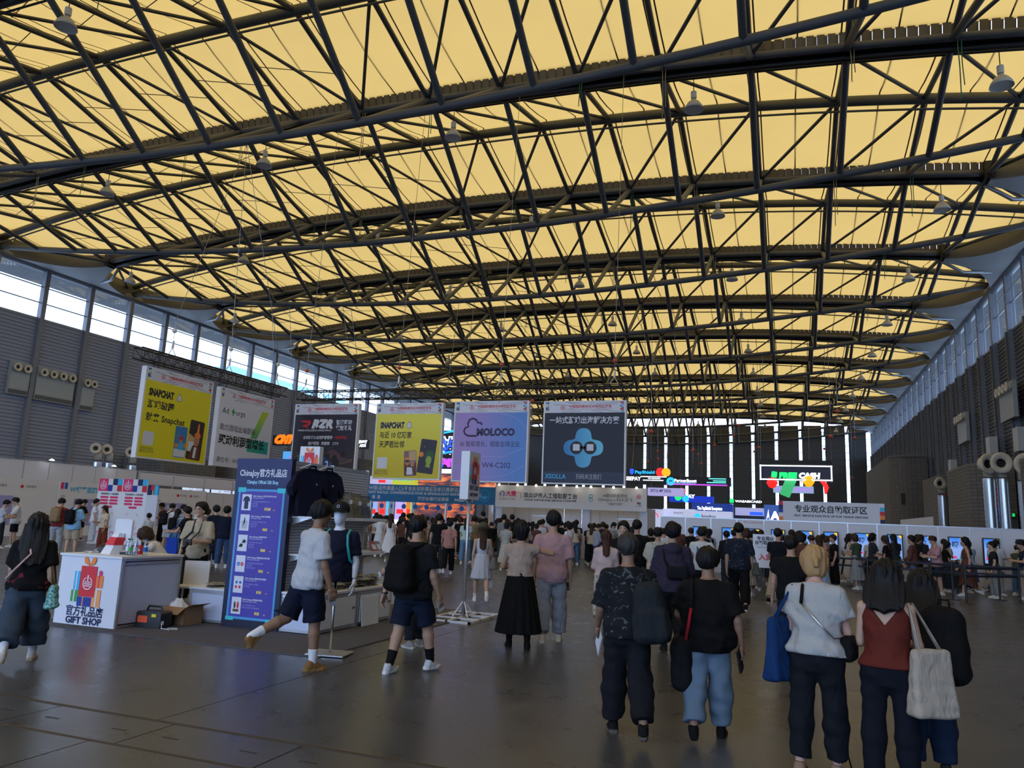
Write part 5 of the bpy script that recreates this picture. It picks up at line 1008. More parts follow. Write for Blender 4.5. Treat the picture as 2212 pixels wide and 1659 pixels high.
panel_wall('low_partition', 'low white partition continuing right of the floor plan boards', 38.3, 50, 0, 2.6, 8, (-34, 0, 0), PI/2)
# registration board with two blank code squares
t = thing('registration_board', 'white registration board with pink pills and colour blocks on top', 'board', (-28.1, 25, 0), 0)
MB().box(0, 2.75, 0, .06, 0, 2.3).build('board', M_WHITE, t); MB().box(2.75, 3.35, .0, .05, 0, 2.1).build('side_board', M_PANEL, t)
def blocks(x, z, s):
    flat('pink_block', P_PINK, t, rect(x, x+.56*s, z, z+.56*s), -.004); emblem(t, x+.28*s, z+.26*s, .19*s, P_WHITE, -.007)
    for k, (a, b, m_) in enumerate(((.56, .28, P_WHITE), (.56, 0, pr('royal', '#1d3a98')), (.84, .28, P_NAVY), (.84, 0, P_WHITE), (1.12, .28, P_CYAN), (1.12, 0, P_RED))): flat('colour_block', m_, t, rect(x+a*s, x+(a+.28)*s, z+b*s, z+(b+.28)*s), -.004)
MB().box(0, 2.75, .0, .06, 2.3, 2.72).build('top_board', M_WHITE, t); blocks(.02, 2.2, .95); blocks(1.4, 2.2, .95)
for k in range(3): MB().box(2.77+.19*k, 2.96+.19*k, -.01, .05, 2.1+.2*(k % 2), 2.5).build('side_block', (P_NAVY, P_RED, P_CYAN)[k], t)
for cx in (.7, 2.07):
    text('扫码获得实人入场核验码', .1, P_BLACK, t, cx, 2.08, -.004, bold=1, width=1.0)
    for j in range(3):
        for s in (-1, 1): flat('pink_pill', P_PINK, t, rrect(cx+s*.27-.23, cx+s*.27+.23, 1.9-j*.13, 1.99-j*.13, .04), -.004)
    flat('pink_pill', P_PINK, t, rrect(cx-.22, cx+.22, 1.5, 1.59, .04), -.004)
    for a in ((-1, -1), (1, -1), (1, 1), (-1, 1)): flat('corner_bracket', P_PINK, t, stroke([(cx+a[0]*.3, .99+a[1]*.2), (cx+a[0]*.3, .99+a[1]*.3), (cx+a[0]*.2, .99+a[1]*.3)], .015), -.004)
    text('扫码预登记方式', .05, P_DGREY, t, cx, .62, -.004)
    for k in range(3): flat('step_arch', P_PINK, t, ring(cx-.38+k*.38, .4, .12, .03, 12, 0, 180), -.004); flat('step_card', P_WHITE, t, rect(cx-.47+k*.38, cx-.29+k*.38, .25, .42), -.005)
t = thing('poster_fascia', 'low white fascia with an orange panel behind the kiosk partition', 'stand', (9, 57, 0), PI/2); MB().box(0, 15, 0, .1, 2.3, 3.05).build('fascia', M_PANEL, t); flat('orange_panel', pr('rust', '#c0562e'), t, rect(2.5, 7, 2.35, 3.0), -.004)
for k in range(4): flat('white_card', P_WHITE, t, rect(8+k*1.7, 9+k*1.7, 2.4, 2.9), -.004)
for x in (.2, 7.5, 14.8): MB().box(x-.05, x+.05, 0, .1, 0, 2.3).build('post', M_ALU, t)
for k, y in enumerate((25.5, 29.5, 33.5)):
    t = thing('flood_lamp', 'small lit flood lamp on top of the tall left partition, %s' % ['left one', 'middle one', 'right one'][k], 'lamp', (-36.95, y, 3.72)); MB().tube([(0, 0, 0), (.25, 0, .12)], .015, 5).build('arm', M_BLKP, t); MB().lathe([(0, .05), (.1, .0), (.14, -.05), (0, -.05)], 12, (.28, 0, .12)).build('lamp_head', mat('flood_glow', (.9, .95, 1), .3, emit=4), t)
# pendant lamps under the gutters
M_SHADE = mat('lamp_shade', (.55, .56, .58), .4)
ped = MB().lathe([(.10, .95), (.13, .93), (.13, .62), (.10, .60)], 14).mesh('ballast', False); shd = MB().lathe([(.07, .6), (.12, .52), (.26, .40), (.38, .22), (.44, .05), (.42, .05), (.36, .2), (.24, .37), (.1, .48)], 20).mesh('lamp_shade', True); len_ = MB().lathe([(0, .14), (.38, .12), (.39, .1), (0, .1)], 18).mesh('lens'); wir = MB().tube([(0, 0, .9), (0, 0, 1.6)], .02, 5).mesh('cord')
rows = [g for g in GY if g > 10]; cn = ['far left', 'left', 'left of centre', 'centre', 'right of centre', 'right']
for i, g in enumerate(rows):
    for j, x in enumerate((-49.6, -38.5, -27.0, -15.5, -3.6, 8.3)):
        t = thing('pendant_lamp', 'white bell-shaped pendant lamp, %s in the %s row' % (cn[j], ORD[i]), 'lamp', (x, g+.75, zG(x)-1.72), 0, 'pendant lamps under the roof')
        for n_, me, mm in (('ballast', ped, M_LAM), ('lamp_shade', shd, M_SHADE), ('lens', len_, M_LAM), ('cord', wir, M_DARK)): obj(n_, me, mm, t, slot=True)
# ropes hanging from the gutters
k = 0
for gi, g in enumerate(rows[:6]):
    for i in range(1, 16):
        if (i*5+int(g)) % 3 == 0: continue
        x = NX[i]+.1; L = 1.2+((i*37+int(g*3)) % 10)*.16; t = thing('hanging_rope', 'thin rope from the %s gutter row, at the %s node from the left' % (ORD[gi].replace('nearest', 'first'), ordw(i+1)), 'rope', (x, g-.3, zG(x)-.15), 0, 'ropes hanging from the roof nodes')
        MB().tube([(0, 0, 0), (.03, .02, -L*.5), (.01, .0, -L)], .022, 4).tube([(.14, 0, 0), (.12, .02, -L*.4), (.15, .0, -L*.8)], .02, 4).build('strand', M_ROPEG if i % 2 else M_WIRE, t); MB().tube([(.01, 0, -L), (.05, 0, -L-.12), (-.03, 0, -L-.12), (.01, 0, -L)], .012, 4).build('loop', M_ROPEG if i % 2 else M_WIRE, t)
# dark lamp cluster in the middle of the roof
p = atY(1048, 586, 56.0); t = thing('stage_lamp_rig', 'black lamp cluster hanging in the middle of the roof', 'lamp rig', p); MB().box(-.55, .55, -.05, .05, .1, .2).tube([(0, 0, .2), (0, 0, zG(p.x)-p.z)], .03, 5).build('frame', M_DARK, t)
for x, z in ((-.45, -.2), (0, -.25), (.45, -.15)): MB().lathe([(0, .3), (.2, .25), (.3, -.2), (.26, -.2), (0, -.1)], 10, (x, 0, z)).build('lamp_head', M_DARK, t)
# outside: a glass tower and slim masts seen through the left windows
M_TOWER = mat('outside_tower', (.22, .42, .62), .4); M_TOWERW = mat('outside_window', (.3, .55, .75), .2); M_MAST = mat('mast_white', (.7, .74, .78), .5)
for lab, x, y, w_, d_, h_ in (('broad blue office block outside the left windows', -220, 258, 60, 76, 53), ('long blue office block outside, further right', -230, 390, 50, 120, 50)):
    t = thing('office_block', lab, 'building', (x, y, 0)); MB().box(-w_/2, w_/2, -d_/2, d_/2, 0, h_).build('wall', M_TOWER, t)
    for i in range(6):
        for j in range(8): MB().box(w_/2, w_/2+.3, -d_/2+d_*(i+.12)/6, -d_/2+d_*(i+.88)/6, h_*.3+h_*.68*(j+.15)/8, h_*.3+h_*.68*(j+.8)/8).build('window', M_TOWERW, t)
for k, (px, py) in enumerate(((252, 602), (462, 703), (697, 800))):
    q = atX(px, py, -72); t = thing('mast', 'slim white mast outside the left windows, %s' % ['nearest', 'middle', 'far'][k], 'mast', (q.x, q.y, 0)); MB().tube([(0, 0, 0), (0, 0, q.z*.6), (0, 0, q.z)], [.75, .6, .15], 10).build('shaft', M_MAST, t, True); MB().box(-.5, .5, -.06, .06, q.z-.1, q.z+.05).build('tip', M_MAST, t)
tag(MB().box(-900, 900, -700, 1100, -.9, -.55).build('outside_ground', mat('outside_paving', (.3, .31, .32), .9)), kind='structure')
# ------------------------------------------------------------------ figure builder: smooth implicit bodies meshed by surface nets
F32 = np.float32
def V3(*a): return np.array(a, F32)
def smin(a, b, k): h = np.clip(.5+.5*(b-a)/k, 0, 1); return b*(1-h)+a*h-k*h*(1-h)
def cone(P, a, b, ra, rb):
    ba = b-a; t = np.clip(((P-a) @ ba)/max(1e-9, float(ba @ ba)), 0, 1); return np.linalg.norm(P-a-t[:, None]*ba, axis=1)-(ra+(rb-ra)*t)
def ellip(P, c, r, R=None):
    q = P-c
    if R is not None: q = q @ R
    r = np.asarray(r, F32); k0 = np.linalg.norm(q/r, axis=1); k1 = np.linalg.norm(q/(r*r), axis=1)+1e-9; return k0*(k0-1)/k1
def rbox(P, c, hs, r, R=None):
    q = P-c
    if R is not None: q = q @ R
    q = np.abs(q)-(np.asarray(hs, F32)-r); return np.linalg.norm(np.maximum(q, 0), axis=1)+np.minimum(q.max(axis=1), 0)-r
def loft(P, o, R, prof):
    """stack of ellipses along the local z of frame R at o; prof rows: z, halfwidth, halfdepth, y shift"""
    q = (P-o) @ R; z = q[:, 2]; pr_ = np.asarray(prof, F32); w = np.interp(z, pr_[:, 0], pr_[:, 1]); d = np.interp(z, pr_[:, 0], pr_[:, 2]); s = np.interp(z, pr_[:, 0], pr_[:, 3])
    e = (np.sqrt((q[:, 0]/w)**2+((q[:, 1]-s)/d)**2)-1)*np.minimum(w, d); zz = np.maximum(pr_[0, 0]-z, z-pr_[-1, 0]); return np.where(zz > 0, np.sqrt(np.maximum(e, 0)**2+zz**2), np.maximum(e, zz))
def rotX(a): c, s = math.cos(a), math.sin(a); return np.array([[1, 0, 0], [0, c, -s], [0, s, c]], F32)
def rotZ(a): c, s = math.cos(a), math.sin(a); return np.array([[c, -s, 0], [s, c, 0], [0, 0, 1]], F32)
def rotY(a): c, s = math.cos(a), math.sin(a); return np.array([[c, 0, s], [0, 1, 0], [-s, 0, c]], F32)
def folds(P, amp, seed=0, sc=1.0):
    x, y, z = P[:, 0]*sc, P[:, 1]*sc, P[:, 2]*sc; s = seed*1.7
    return amp*(np.sin(23*x+9*z+3*np.sin(7*z+s)+s)*np.sin(17*y-11*z+s)+.8*np.sin(34*z+14*x*np.sin(5*z+s)+11*y+s)*np.sin(9*x+8*y+s*2))
def nets(fn, lo, hi, vox):
    n = [int(math.ceil((h-l)/vox))+1 for l, h in zip(lo, hi)]; ax = [np.arange(n[i], dtype=F32)*vox+lo[i] for i in range(3)]
    # evaluate block centres first, then only the blocks the surface can pass through
    B = 5; nb = [-(-k//B) for k in n]; bc = [(np.arange(nb[i], dtype=F32)*B+(B-1)/2)*vox+lo[i] for i in range(3)]
    Cd = fn(np.stack(np.meshgrid(*bc, indexing='ij'), -1).reshape(-1, 3).astype(F32)).reshape(nb); need = np.abs(Cd) < B*vox*.87*1.3+.014
    rep = lambda A: np.repeat(np.repeat(np.repeat(A, B, 0), B, 1), B, 2)[:n[0], :n[1], :n[2]]
    D = np.where(rep(Cd) < 0, F32(-1), F32(1)).astype(F32); I3 = np.nonzero(rep(need))
    if len(I3[0]): D[I3] = fn(np.stack([ax[i][I3[i]] for i in range(3)], 1).astype(F32))
    S = D < 0
    cn = [k-1 for k in n]; acc = np.zeros((*cn, 3), F32); cnt = np.zeros(cn, F32); quads = []
    idx = np.indices(cn, dtype=F32)
    for a in range(3):
        sl0 = [slice(None)]*3; sl1 = [slice(None)]*3; sl0[a] = slice(0, -1); sl1[a] = slice(1, None)
        d0, d1 = D[tuple(sl0)], D[tuple(sl1)]; X = S[tuple(sl0)] != S[tuple(sl1)]; t = np.where(X, d0/np.where(X, d0-d1, 1), 0)
        b, c = [(1, 2), (2, 0), (0, 1)][a]
        for db in (0, 1):
            for dc in (0, 1):
                s = [slice(None)]*3; s[b] = slice(db, db+cn[b]); s[c] = slice(dc, dc+cn[c]); x = X[tuple(s)]; tt = t[tuple(s)]
                for q in range(3): acc[..., q] += np.where(x, (tt if q == a else (db if q == b else dc))+idx[q], 0)
                cnt += x
        I = np.argwhere(X); I = I[(I[:, b] > 0) & (I[:, c] > 0) & (I[:, b] < cn[b]) & (I[:, c] < cn[c])]
        if len(I):
            cells = []
            for db, dc in ((-1, -1), (0, -1), (0, 0), (-1, 0)): J = I.copy(); J[:, b] += db; J[:, c] += dc; cells.append(J[:, 0]*cn[1]*cn[2]+J[:, 1]*cn[2]+J[:, 2])
            Q = np.stack(cells, 1); fl_ = ~S[tuple(I.T)]; Q[fl_] = Q[fl_][:, ::-1]; quads.append(Q)
    m = cnt > 0; ids = np.full(cn, -1, np.int64); ids[m] = np.arange(m.sum()); v = (acc[m]/cnt[m][:, None])*vox+np.array(lo, F32)
    q = ids.reshape(-1)[np.concatenate(quads)] if quads else np.zeros((0, 4), int); return v, q
def to_mesh(name, parts):
    V = []; Q = []; k = 0
    for v, q in parts: V.append(v); Q.append(q+k); k += len(v)
    V = np.concatenate(V).astype(F32); Q = np.concatenate(Q).astype(np.int32); me = bpy.data.meshes.new(name)
    me.vertices.add(len(V)); me.vertices.foreach_set('co', V.ravel()); me.loops.add(Q.size); me.loops.foreach_set('vertex_index', Q.ravel()); me.polygons.add(len(Q)); me.polygons.foreach_set('loop_start', np.arange(0, Q.size, 4, dtype=np.int32)); me.polygons.foreach_set('loop_total', np.full(len(Q), 4, np.int32)); me.update(calc_edges=True); me.validate(); me.shade_smooth(); return me

class Fig:
    """joints of one posed figure, facing +y, in metres"""
    def __init__(s, H=1.72, fem=False, w=1.0, lean=0, side=0, twist=0, head=(0, 0), armR=(5, 8, 15, 0), armL=(5, 8, 15, 0), legR=(0, 2, 0), legL=(0, 2, 0), footR=0, footL=0, belly=0, seat=None, curl=.5):
        s.H, s.fem, s.w, s.belly, s.curl, s.vs = H, fem, w, belly, curl, 1.0; r = math.radians
        hipw = .052*H*(1.05 if fem else 1)
        def d(fl_, ab, sd): return V3(sd*math.sin(r(ab)), math.sin(r(fl_))*math.cos(r(ab)), -math.cos(r(fl_))*math.cos(r(ab)))
        s.leg = {}
        for nm, sd, L, fp in (('R', 1, legR, footR), ('L', -1, legL, footL)):
            hip = V3(sd*hipw, 0, 0); kn = hip+d(L[0], L[1], sd)*.237*H; an = kn+d(L[0]-L[2], L[1]*.4, sd)*.238*H; yaw = r(L[3]) if len(L) > 3 else r(6)*sd
            fr = rotZ(-yaw) @ rotX(-r(fp)); s.leg[nm] = [hip, kn, an, fr]
        low = []
        for nm in 'RL':
            hip, kn, an, fr = s.leg[nm]
            for q in ((0, -.055*H, -.043*H), (0, .095*H, -.043*H)): low.append((an+fr @ V3(*q))[2])
        s.pz = -min(low) if seat is None else seat
        up = V3(0, 0, s.pz)
        for nm in 'RL':
            for i in range(3): s.leg[nm][i] = s.leg[nm][i]+up
        s.pel = V3(0, 0, s.pz); s.RT = rotX(-r(lean)) @ rotY(r(side)); s.RS = s.RT @ rotZ(r(twist)); U = s.RT[:, 2]; s.RTinv = s.RT
        s.neck = s.pel+U*.305*H; sw = (.096 if fem else .108)*H*(.85+.15*w)
        s.arm = {}
        for nm, sd, A in (('R', 1, armR), ('L', -1, armL)):
            sh = s.neck-U*.036*H+s.RS @ V3(sd*sw, -.005*H, 0); el = sh+s.RS @ d(A[0], A[1], sd)*.172*H if False else sh+(rotZ(r(twist)) @ d(A[0], A[1], sd))*.172*H
            fa = rotZ(r(twist)) @ d(A[0]+A[2], A[3], sd); wr = el+fa*.142*H; s.arm[nm] = [sh, el, wr, fa, sd]
        hy, hp = r(head[0]), r(head[1]); s.RH = s.RT @ rotX(r(lean)*.6) @ rotZ(-hy) @ rotX(-hp); s.hc = s.neck+U*.035*H+s.RH @ V3(0, .012*H, .073*H); s.hs = H*.128/.222*1.07
    # ---- shapes
    def prof(s, e=0, ease=0, waist=0):
        H, w, f = s.H, s.w, s.fem; b = s.belly
        P = [(-.075, .060, .058, -.002), (-.03, .092+.006*f, .068, -.004), (.02, .094+.008*f, .070, -.006), (.07, .082-.010*f, .060+b*.5, b*.35), (.11, .078-.009*f+b*.3, .058+b, b*.6), (.16, .082-.006*f+b*.2, .060+b*.7, b*.4), (.21, .090-.006*f, .064, .002), (.245, .095-.008*f, .058, -.002), (.272, .082-.004*f, .050, -.006), (.295, .056, .042, -.006), (.318, .036, .034, -.004)]
        return [(z*H, (a*w)*H+e+ease*max(0, min(1, (.25-z)/.1)), (d*(.6+.4*w))*H+e+ease*.8*max(0, min(1, (.25-z)/.1)), y*H) for z, a, d, y in P]
    def torso(s, P, e=0, ease=0): return loft(P, s.pel, s.RT, s.prof(e, ease))
    def d_arm(s, P, nm, e=0, e2=0, hand=True):
        sh, el, wr, fa, sd = s.arm[nm]; H = s.H; w = .9*(.9 if s.fem else 1)*(.5+.5*s.w); fa_ = el*.72+wr*.28; d = smin(cone(P, sh, el, .030*H*w+e, .0235*H*w+e+e2), smin(cone(P, el, fa_, .0235*H*w+e+e2, .0245*H*w+e+e2), cone(P, fa_, wr, .0245*H*w+e+e2, .0155*H*w+e+e2), .01), .02); return smin(d, cone(P, s.neck-s.RT[:, 2]*.012*H, sh, .024*H+e, .021*H+e), .03)
    def d_leg(s, P, nm, e=0, e2=0):
        hip, kn, an, fr = s.leg[nm]; H = s.H; w = .62+.38*s.w; top = hip+V3(0, 0, .01*H); ck = kn*.72+an*.28
        return smin(cone(P, top, kn, .052*H*w+e, .032*H*w+e+e2*.7), smin(cone(P, kn, ck, .031*H*w+e+e2*.75, .0335*H*w+e+e2*.8), cone(P, ck, an, .0335*H*w+e+e2*.8, .0195*H*w+e+e2), .02), .03)
    def d_neck(s, P, e=0): return cone(P, s.neck-s.RT[:, 2]*.03*s.H, s.hc-s.RH[:, 2]*.03*s.H-s.RH[:, 1]*.01*s.H, .034*s.H*(.9 if s.fem else 1)*(.7+.3*s.w)+e, .030*s.H+e)
    def d_foot(s, P, nm, e=0):
        hip, kn, an, fr = s.leg[nm]; H = s.H; A = lambda *q: an+fr @ (V3(*q)*H)
        return smin(cone(P, A(0, -.02, -.026), A(0, .062, -.032), .017*H+e, .012*H+e), cone(P, A(0, 0, 0), A(0, .01, -.02), .019*H+e, .015*H+e), .02)
    def d_head(s, P):
        q = ((P-s.hc) @ s.RH)/s.hs; d = ellip(q, V3(0, -.010, .022), (.074, .093, .088)); d = smin(d, ellip(q, V3(0, .018, -.035), (.056, .066, .078)), .03); d = smin(d, cone(q, V3(-.012, .062, -.098), V3(.012, .062, -.098), .02, .02), .025)
        d = smin(d, cone(q, V3(-.038, .070, .026), V3(.038, .070, .026), .014, .014), .015); d = -smin(-d, np.linalg.norm(q-V3(.031, .103, .004), axis=1)-.017, .012); d = -smin(-d, np.linalg.norm(q-V3(-.031, .103, .004), axis=1)-.017, .012)
        d = smin(d, cone(q, V3(0, .082, .006), V3(0, .100, -.032), .008, .013), .012); d = smin(d, ellip(q, V3(0, .080, -.062), (.024, .012, .010)), .008)
        for x in (-1, 1): d = smin(d, ellip(q, V3(x*.073, -.006, -.012), (.010, .020, .031)), .008); d = smin(d, ellip(q, V3(x*.032, .074, -.022), (.02, .018, .02)), .015)
        return d*s.hs
    def hand_frame(s, nm):
        sh, el, wr, fa, sd = s.arm[nm]; n = V3(-sd, 0, 0)+V3(0, .15, 0); n = n-fa*float(n @ fa); n /= np.linalg.norm(n)+1e-9; t = np.cross(fa, n); t = t if t[1] > 0 or abs(fa[1]) > .7 else -t
        if abs(fa[1]) > .7 and t[2] < 0: t = -t
        return wr, fa, n, t   # along, palm normal, thumb side
    def d_hand(s, P, nm):
        wr, f, n, t = s.hand_frame(nm); k = s.H/1.72; A = lambda a, b, c: wr+(f*a+n*b+t*c)*k; R = np.stack([t, n, f], 1)
        d = rbox(P, A(.048, .002, 0), (.040*k, .014*k, .046*k), .013*k, R); d = smin(d, cone(P, wr-f*.03, A(.02, 0, 0), .0155*s.H*.85, .022*k), .02); c = s.curl
        for c0, L, r_ in ((.031, .072, .0088), (.010, .080, .0092), (-.011, .074, .0088), (-.031, .058, .0078)):
            p0 = A(.088, .0, c0); a1 = .35*c+.1; a2 = a1+.9*c; a3 = a2+.7*c; p1 = p0+(f*math.cos(a1)+n*math.sin(a1))*L*.45*k; p2 = p1+(f*math.cos(a2)+n*math.sin(a2))*L*.32*k; p3 = p2+(f*math.cos(a3)+n*math.sin(a3))*L*.23*k
            g = np.minimum(np.minimum(cone(P, p0, p1, r_*k, r_*.95*k), cone(P, p1, p2, r_*.95*k, r_*.88*k)), cone(P, p2, p3, r_*.88*k, r_*.75*k)); d = smin(d, g, .006)
        p0 = A(.025, .006, .036); p1 = p0+(f*.6+t*.62+n*.3)*.036*k; p2 = p1+(f*.85+t*.1+n*.5)*.03*k; return smin(d, np.minimum(cone(P, p0, p1, .013*k, .011*k), cone(P, p1, p2, .011*k, .0085*k)), .012)
    def bounds(s, pts, m): a = np.array(pts); return a.min(0)-m, a.max(0)+m
    def body(s, vox=.012, fine=True):
        def f(P):
            d = smin(s.torso(P), s.d_neck(P), .03)
            for nm in 'RL': d = smin(d, s.d_arm(P, nm), .035); d = smin(d, s.d_leg(P, nm), .03); d = smin(d, s.d_foot(P, nm), .02)
            return d if fine else smin(smin(smin(d, s.d_head(P), .02), s.d_hand(P, 'R'), .01), s.d_hand(P, 'L'), .01)
        pts = [s.neck, s.hc, s.pel]+[j for nm in 'RL' for j in s.arm[nm][:3]]+[j for nm in 'RL' for j in s.leg[nm][:3]]+[s.arm[nm][2]+s.arm[nm][3]*.19 for nm in 'RL']+[s.leg[nm][2]+s.leg[nm][3] @ V3(0, .2, -.06) for nm in 'RL']
        lo, hi = s.bounds(pts, .13); out = [nets(f, lo, hi, vox*s.vs)]
        if fine:
            lo, hi = s.hc-.17*s.hs*1.05, s.hc+.17*s.hs*1.05; out.append(nets(lambda P: smin(s.d_head(P), np.maximum(s.d_neck(P), -((P-s.neck) @ s.RT[:, 2])-.0), .02), lo, hi, .0062*s.vs))
            for nm in 'RL':
                wr, f_, n, t = s.hand_frame(nm); c = wr+f_*.08; out.append(nets(lambda P: s.d_hand(P, nm), c-.135, c+.135, .0048*s.vs**.5))
        return to_mesh('body', out)
    def top(s, vox=.012, e=.013, ease=.02, sleeve=.55, hem=-.02, neck=.05, seed=0, amp=.005, loose=.016, vneck=0, collar=0, hood=0):
        H = s.H; U = s.RT[:, 2]
        def f(P):
            d = s.torso(P, e, ease); zt = (P-s.pel) @ U
            for nm in 'RL':
                sh, el, wr, fa, sd = s.arm[nm]
                if sleeve <= 0: 
                    d = np.maximum(d, ((P-sh) @ (s.RS @ V3(sd, 0, .45)))/1.1-(.012+sleeve))
                    continue
                if sleeve <= 1: ax = (el-sh)/np.linalg.norm(el-sh); a = np.maximum(cone(P, sh, el, .030*H*(.5+.5*s.w)+e, .027*H*(.5+.5*s.w)+e+loose), ((P-sh) @ ax)-sleeve*.172*H)
                else: ax = fa; a = s.d_arm(P, nm, e+.004, loose*.7); a = np.maximum(a, ((P-el) @ ax)-min(1, sleeve-1)*.15*H)
                d = smin(smin(d, a, .05), cone(P, s.neck-U*.012*H, sh, .024*H+e, .021*H+e), .03)
            d = d+folds(P, amp, seed, 1.55)*np.clip((.27*H-zt)/.08, .25, 1); d = np.maximum(d, hem*H-zt)
            nk = cone(P, s.neck-U*.05*H, s.hc, neck*H*.62, neck*H*1.15); d = np.maximum(d, -nk)
            if vneck: q = (P-s.neck) @ s.RT; d = np.maximum(d, -np.maximum(np.abs(q[:, 0])-(q[:, 2]+vneck)*.75, np.maximum(-q[:, 2]-vneck, .015+q[:, 1])))
            if collar: q = (P-(s.neck-U*.012*H)) @ s.RT; rr = np.sqrt(q[:, 0]**2+(q[:, 1]*1.05)**2); d = np.minimum(d, np.maximum(np.abs(rr-.040*H)-.007, np.abs(q[:, 2]-.012)-.022))
            if hood: d = smin(d, ellip(P, s.neck-s.RT[:, 1]*.055*H-U*.02*H, (.085*H*.8, .035*H, .05*H)), .03)
            return d
        pts = [s.neck, s.pel+U*hem*H]+[s.arm[nm][0] for nm in 'RL']+([s.arm[nm][1] for nm in 'RL'] if sleeve > 0 else [])+([s.arm[nm][2] for nm in 'RL'] if sleeve > 1 else []); lo, hi = s.bounds(pts, .15+.06*s.w+max(0, s.belly)); lo[2] = min(lo[2], (s.pel+U*hem*H)[2]-.05); return to_mesh('top', [nets(f, lo, hi, vox*s.vs)])
    def pants(s, vox=.012, e=.015, loose=.02, cut=1.9, seed=3, amp=.005, waist=.07):
        H = s.H
        def f(P):
            d = s.torso(P, e*.8+.003); zt = (P-s.pel) @ s.RT[:, 2]; d = np.maximum(d, zt-waist*H); d = smin(d, ellip(P, s.pel-V3(0, 0, .045*H), (.06*H+e, .055*H+e, .05*H+e)), .04)
            for nm in 'RL':
                hip, kn, an, fr = s.leg[nm]; g = s.d_leg(P, nm, e, loose)
                if cut <= 1: ax = (kn-hip)/np.linalg.norm(kn-hip); g = np.maximum(g, ((P-hip) @ ax)-cut*.237*H)
                else: ax = (an-kn)/np.linalg.norm(an-kn); g = np.maximum(g, ((P-kn) @ ax)-(cut-1)*.238*H)
                d = smin(d, g, .03)
            return d+folds(P, amp, seed, 1.25)
        pts = [s.pel+V3(0, 0, .1*H)]+[j for nm in 'RL' for j in s.leg[nm][:3]]; lo, hi = s.bounds(pts, .16+.03*s.w); return to_mesh('trousers', [nets(f, lo, hi, vox*s.vs)])
    def skirt(s, vox=.013, hem=.25, r0=.175, r1=.24, pleat=.012, n=14, waist=.085, seed=0, wave=0):
        H = s.H; mid = (s.leg['R'][1]+s.leg['L'][1])/2-s.pel; zb = -(.50-hem)*H if False else -(s.pz-hem*H)
        def f(P):
            q = P-s.pel; z = q[:, 2]; t = np.clip((waist*H-z)/(waist*H-zb), 0, 1); w = r0*.9+(r1-r0*.9)*t**.9; dd = (r0*.68)+(r1*.85-r0*.68)*t**.9; cy = mid[1]*np.clip(-z/.5, 0, 1)*.6
            a = np.arctan2(q[:, 1]-cy, q[:, 0]); e = (np.sqrt((q[:, 0]/w)**2+((q[:, 1]-cy)/dd)**2)-1)*np.minimum(w, dd)+pleat*t*np.sin(n*a+3*np.sin(2*a+seed)); return np.maximum(np.maximum(e, z-waist*H), zb+wave*np.sin(3*a)-z)
        lo = s.pel+V3(-r1-.06, -r1-.1, zb-.06-wave); hi = s.pel+V3(r1+.06, r1+.12, waist*H+.03); return to_mesh('skirt', [nets(f, lo, hi, vox*s.vs)])
    def shoe(s, nm, vox=.007, high=0):
        hip, kn, an, fr = s.leg[nm]; H = s.H; k = H/1.72; A = lambda *q: an+fr @ (V3(*q)*k)
        def up(P):
            d = smin(cone(P, A(0, -.045, -.045), A(0, .10, -.052), .042*k, .034*k), cone(P, A(0, -.02, -.0+high), A(0, .035, -.03), .044*k, .038*k), .03); q = (P-an) @ fr; return np.maximum(d, np.maximum(-.068*k-q[:, 2], q[:, 2]-(.03+high)*k))
        def so(P): q = (P-an) @ fr; w = np.interp(q[:, 1]/k, [-.1, -.06, .03, .1, .165], [.02, .036, .040, .044, .018])*k; e = np.maximum(np.abs(q[:, 0])-w, np.abs(q[:, 1]-.032*k)-.125*k); return np.maximum(e, np.abs(q[:, 2]+.062*k)-.016*k)-.003
        c = A(0, .03, -.03); m = V3(.2, .2, .16); return to_mesh('shoe', [nets(up, c-m, c+m, vox*s.vs)]), to_mesh('sole', [nets(so, c-m, c+m, vox*s.vs)])
    def sock(s, nm, vox=.008, L=.16):
        hip, kn, an, fr = s.leg[nm]; ax = (kn-an)/np.linalg.norm(kn-an); f = lambda P: np.maximum(np.maximum(s.d_leg(P, nm, .006), ((P-an) @ ax)-L), -((P-an) @ ax)-.05); lo, hi = s.bounds([an, an+ax*L], .1); return to_mesh('sock', [nets(f, lo, hi, vox*s.vs)])
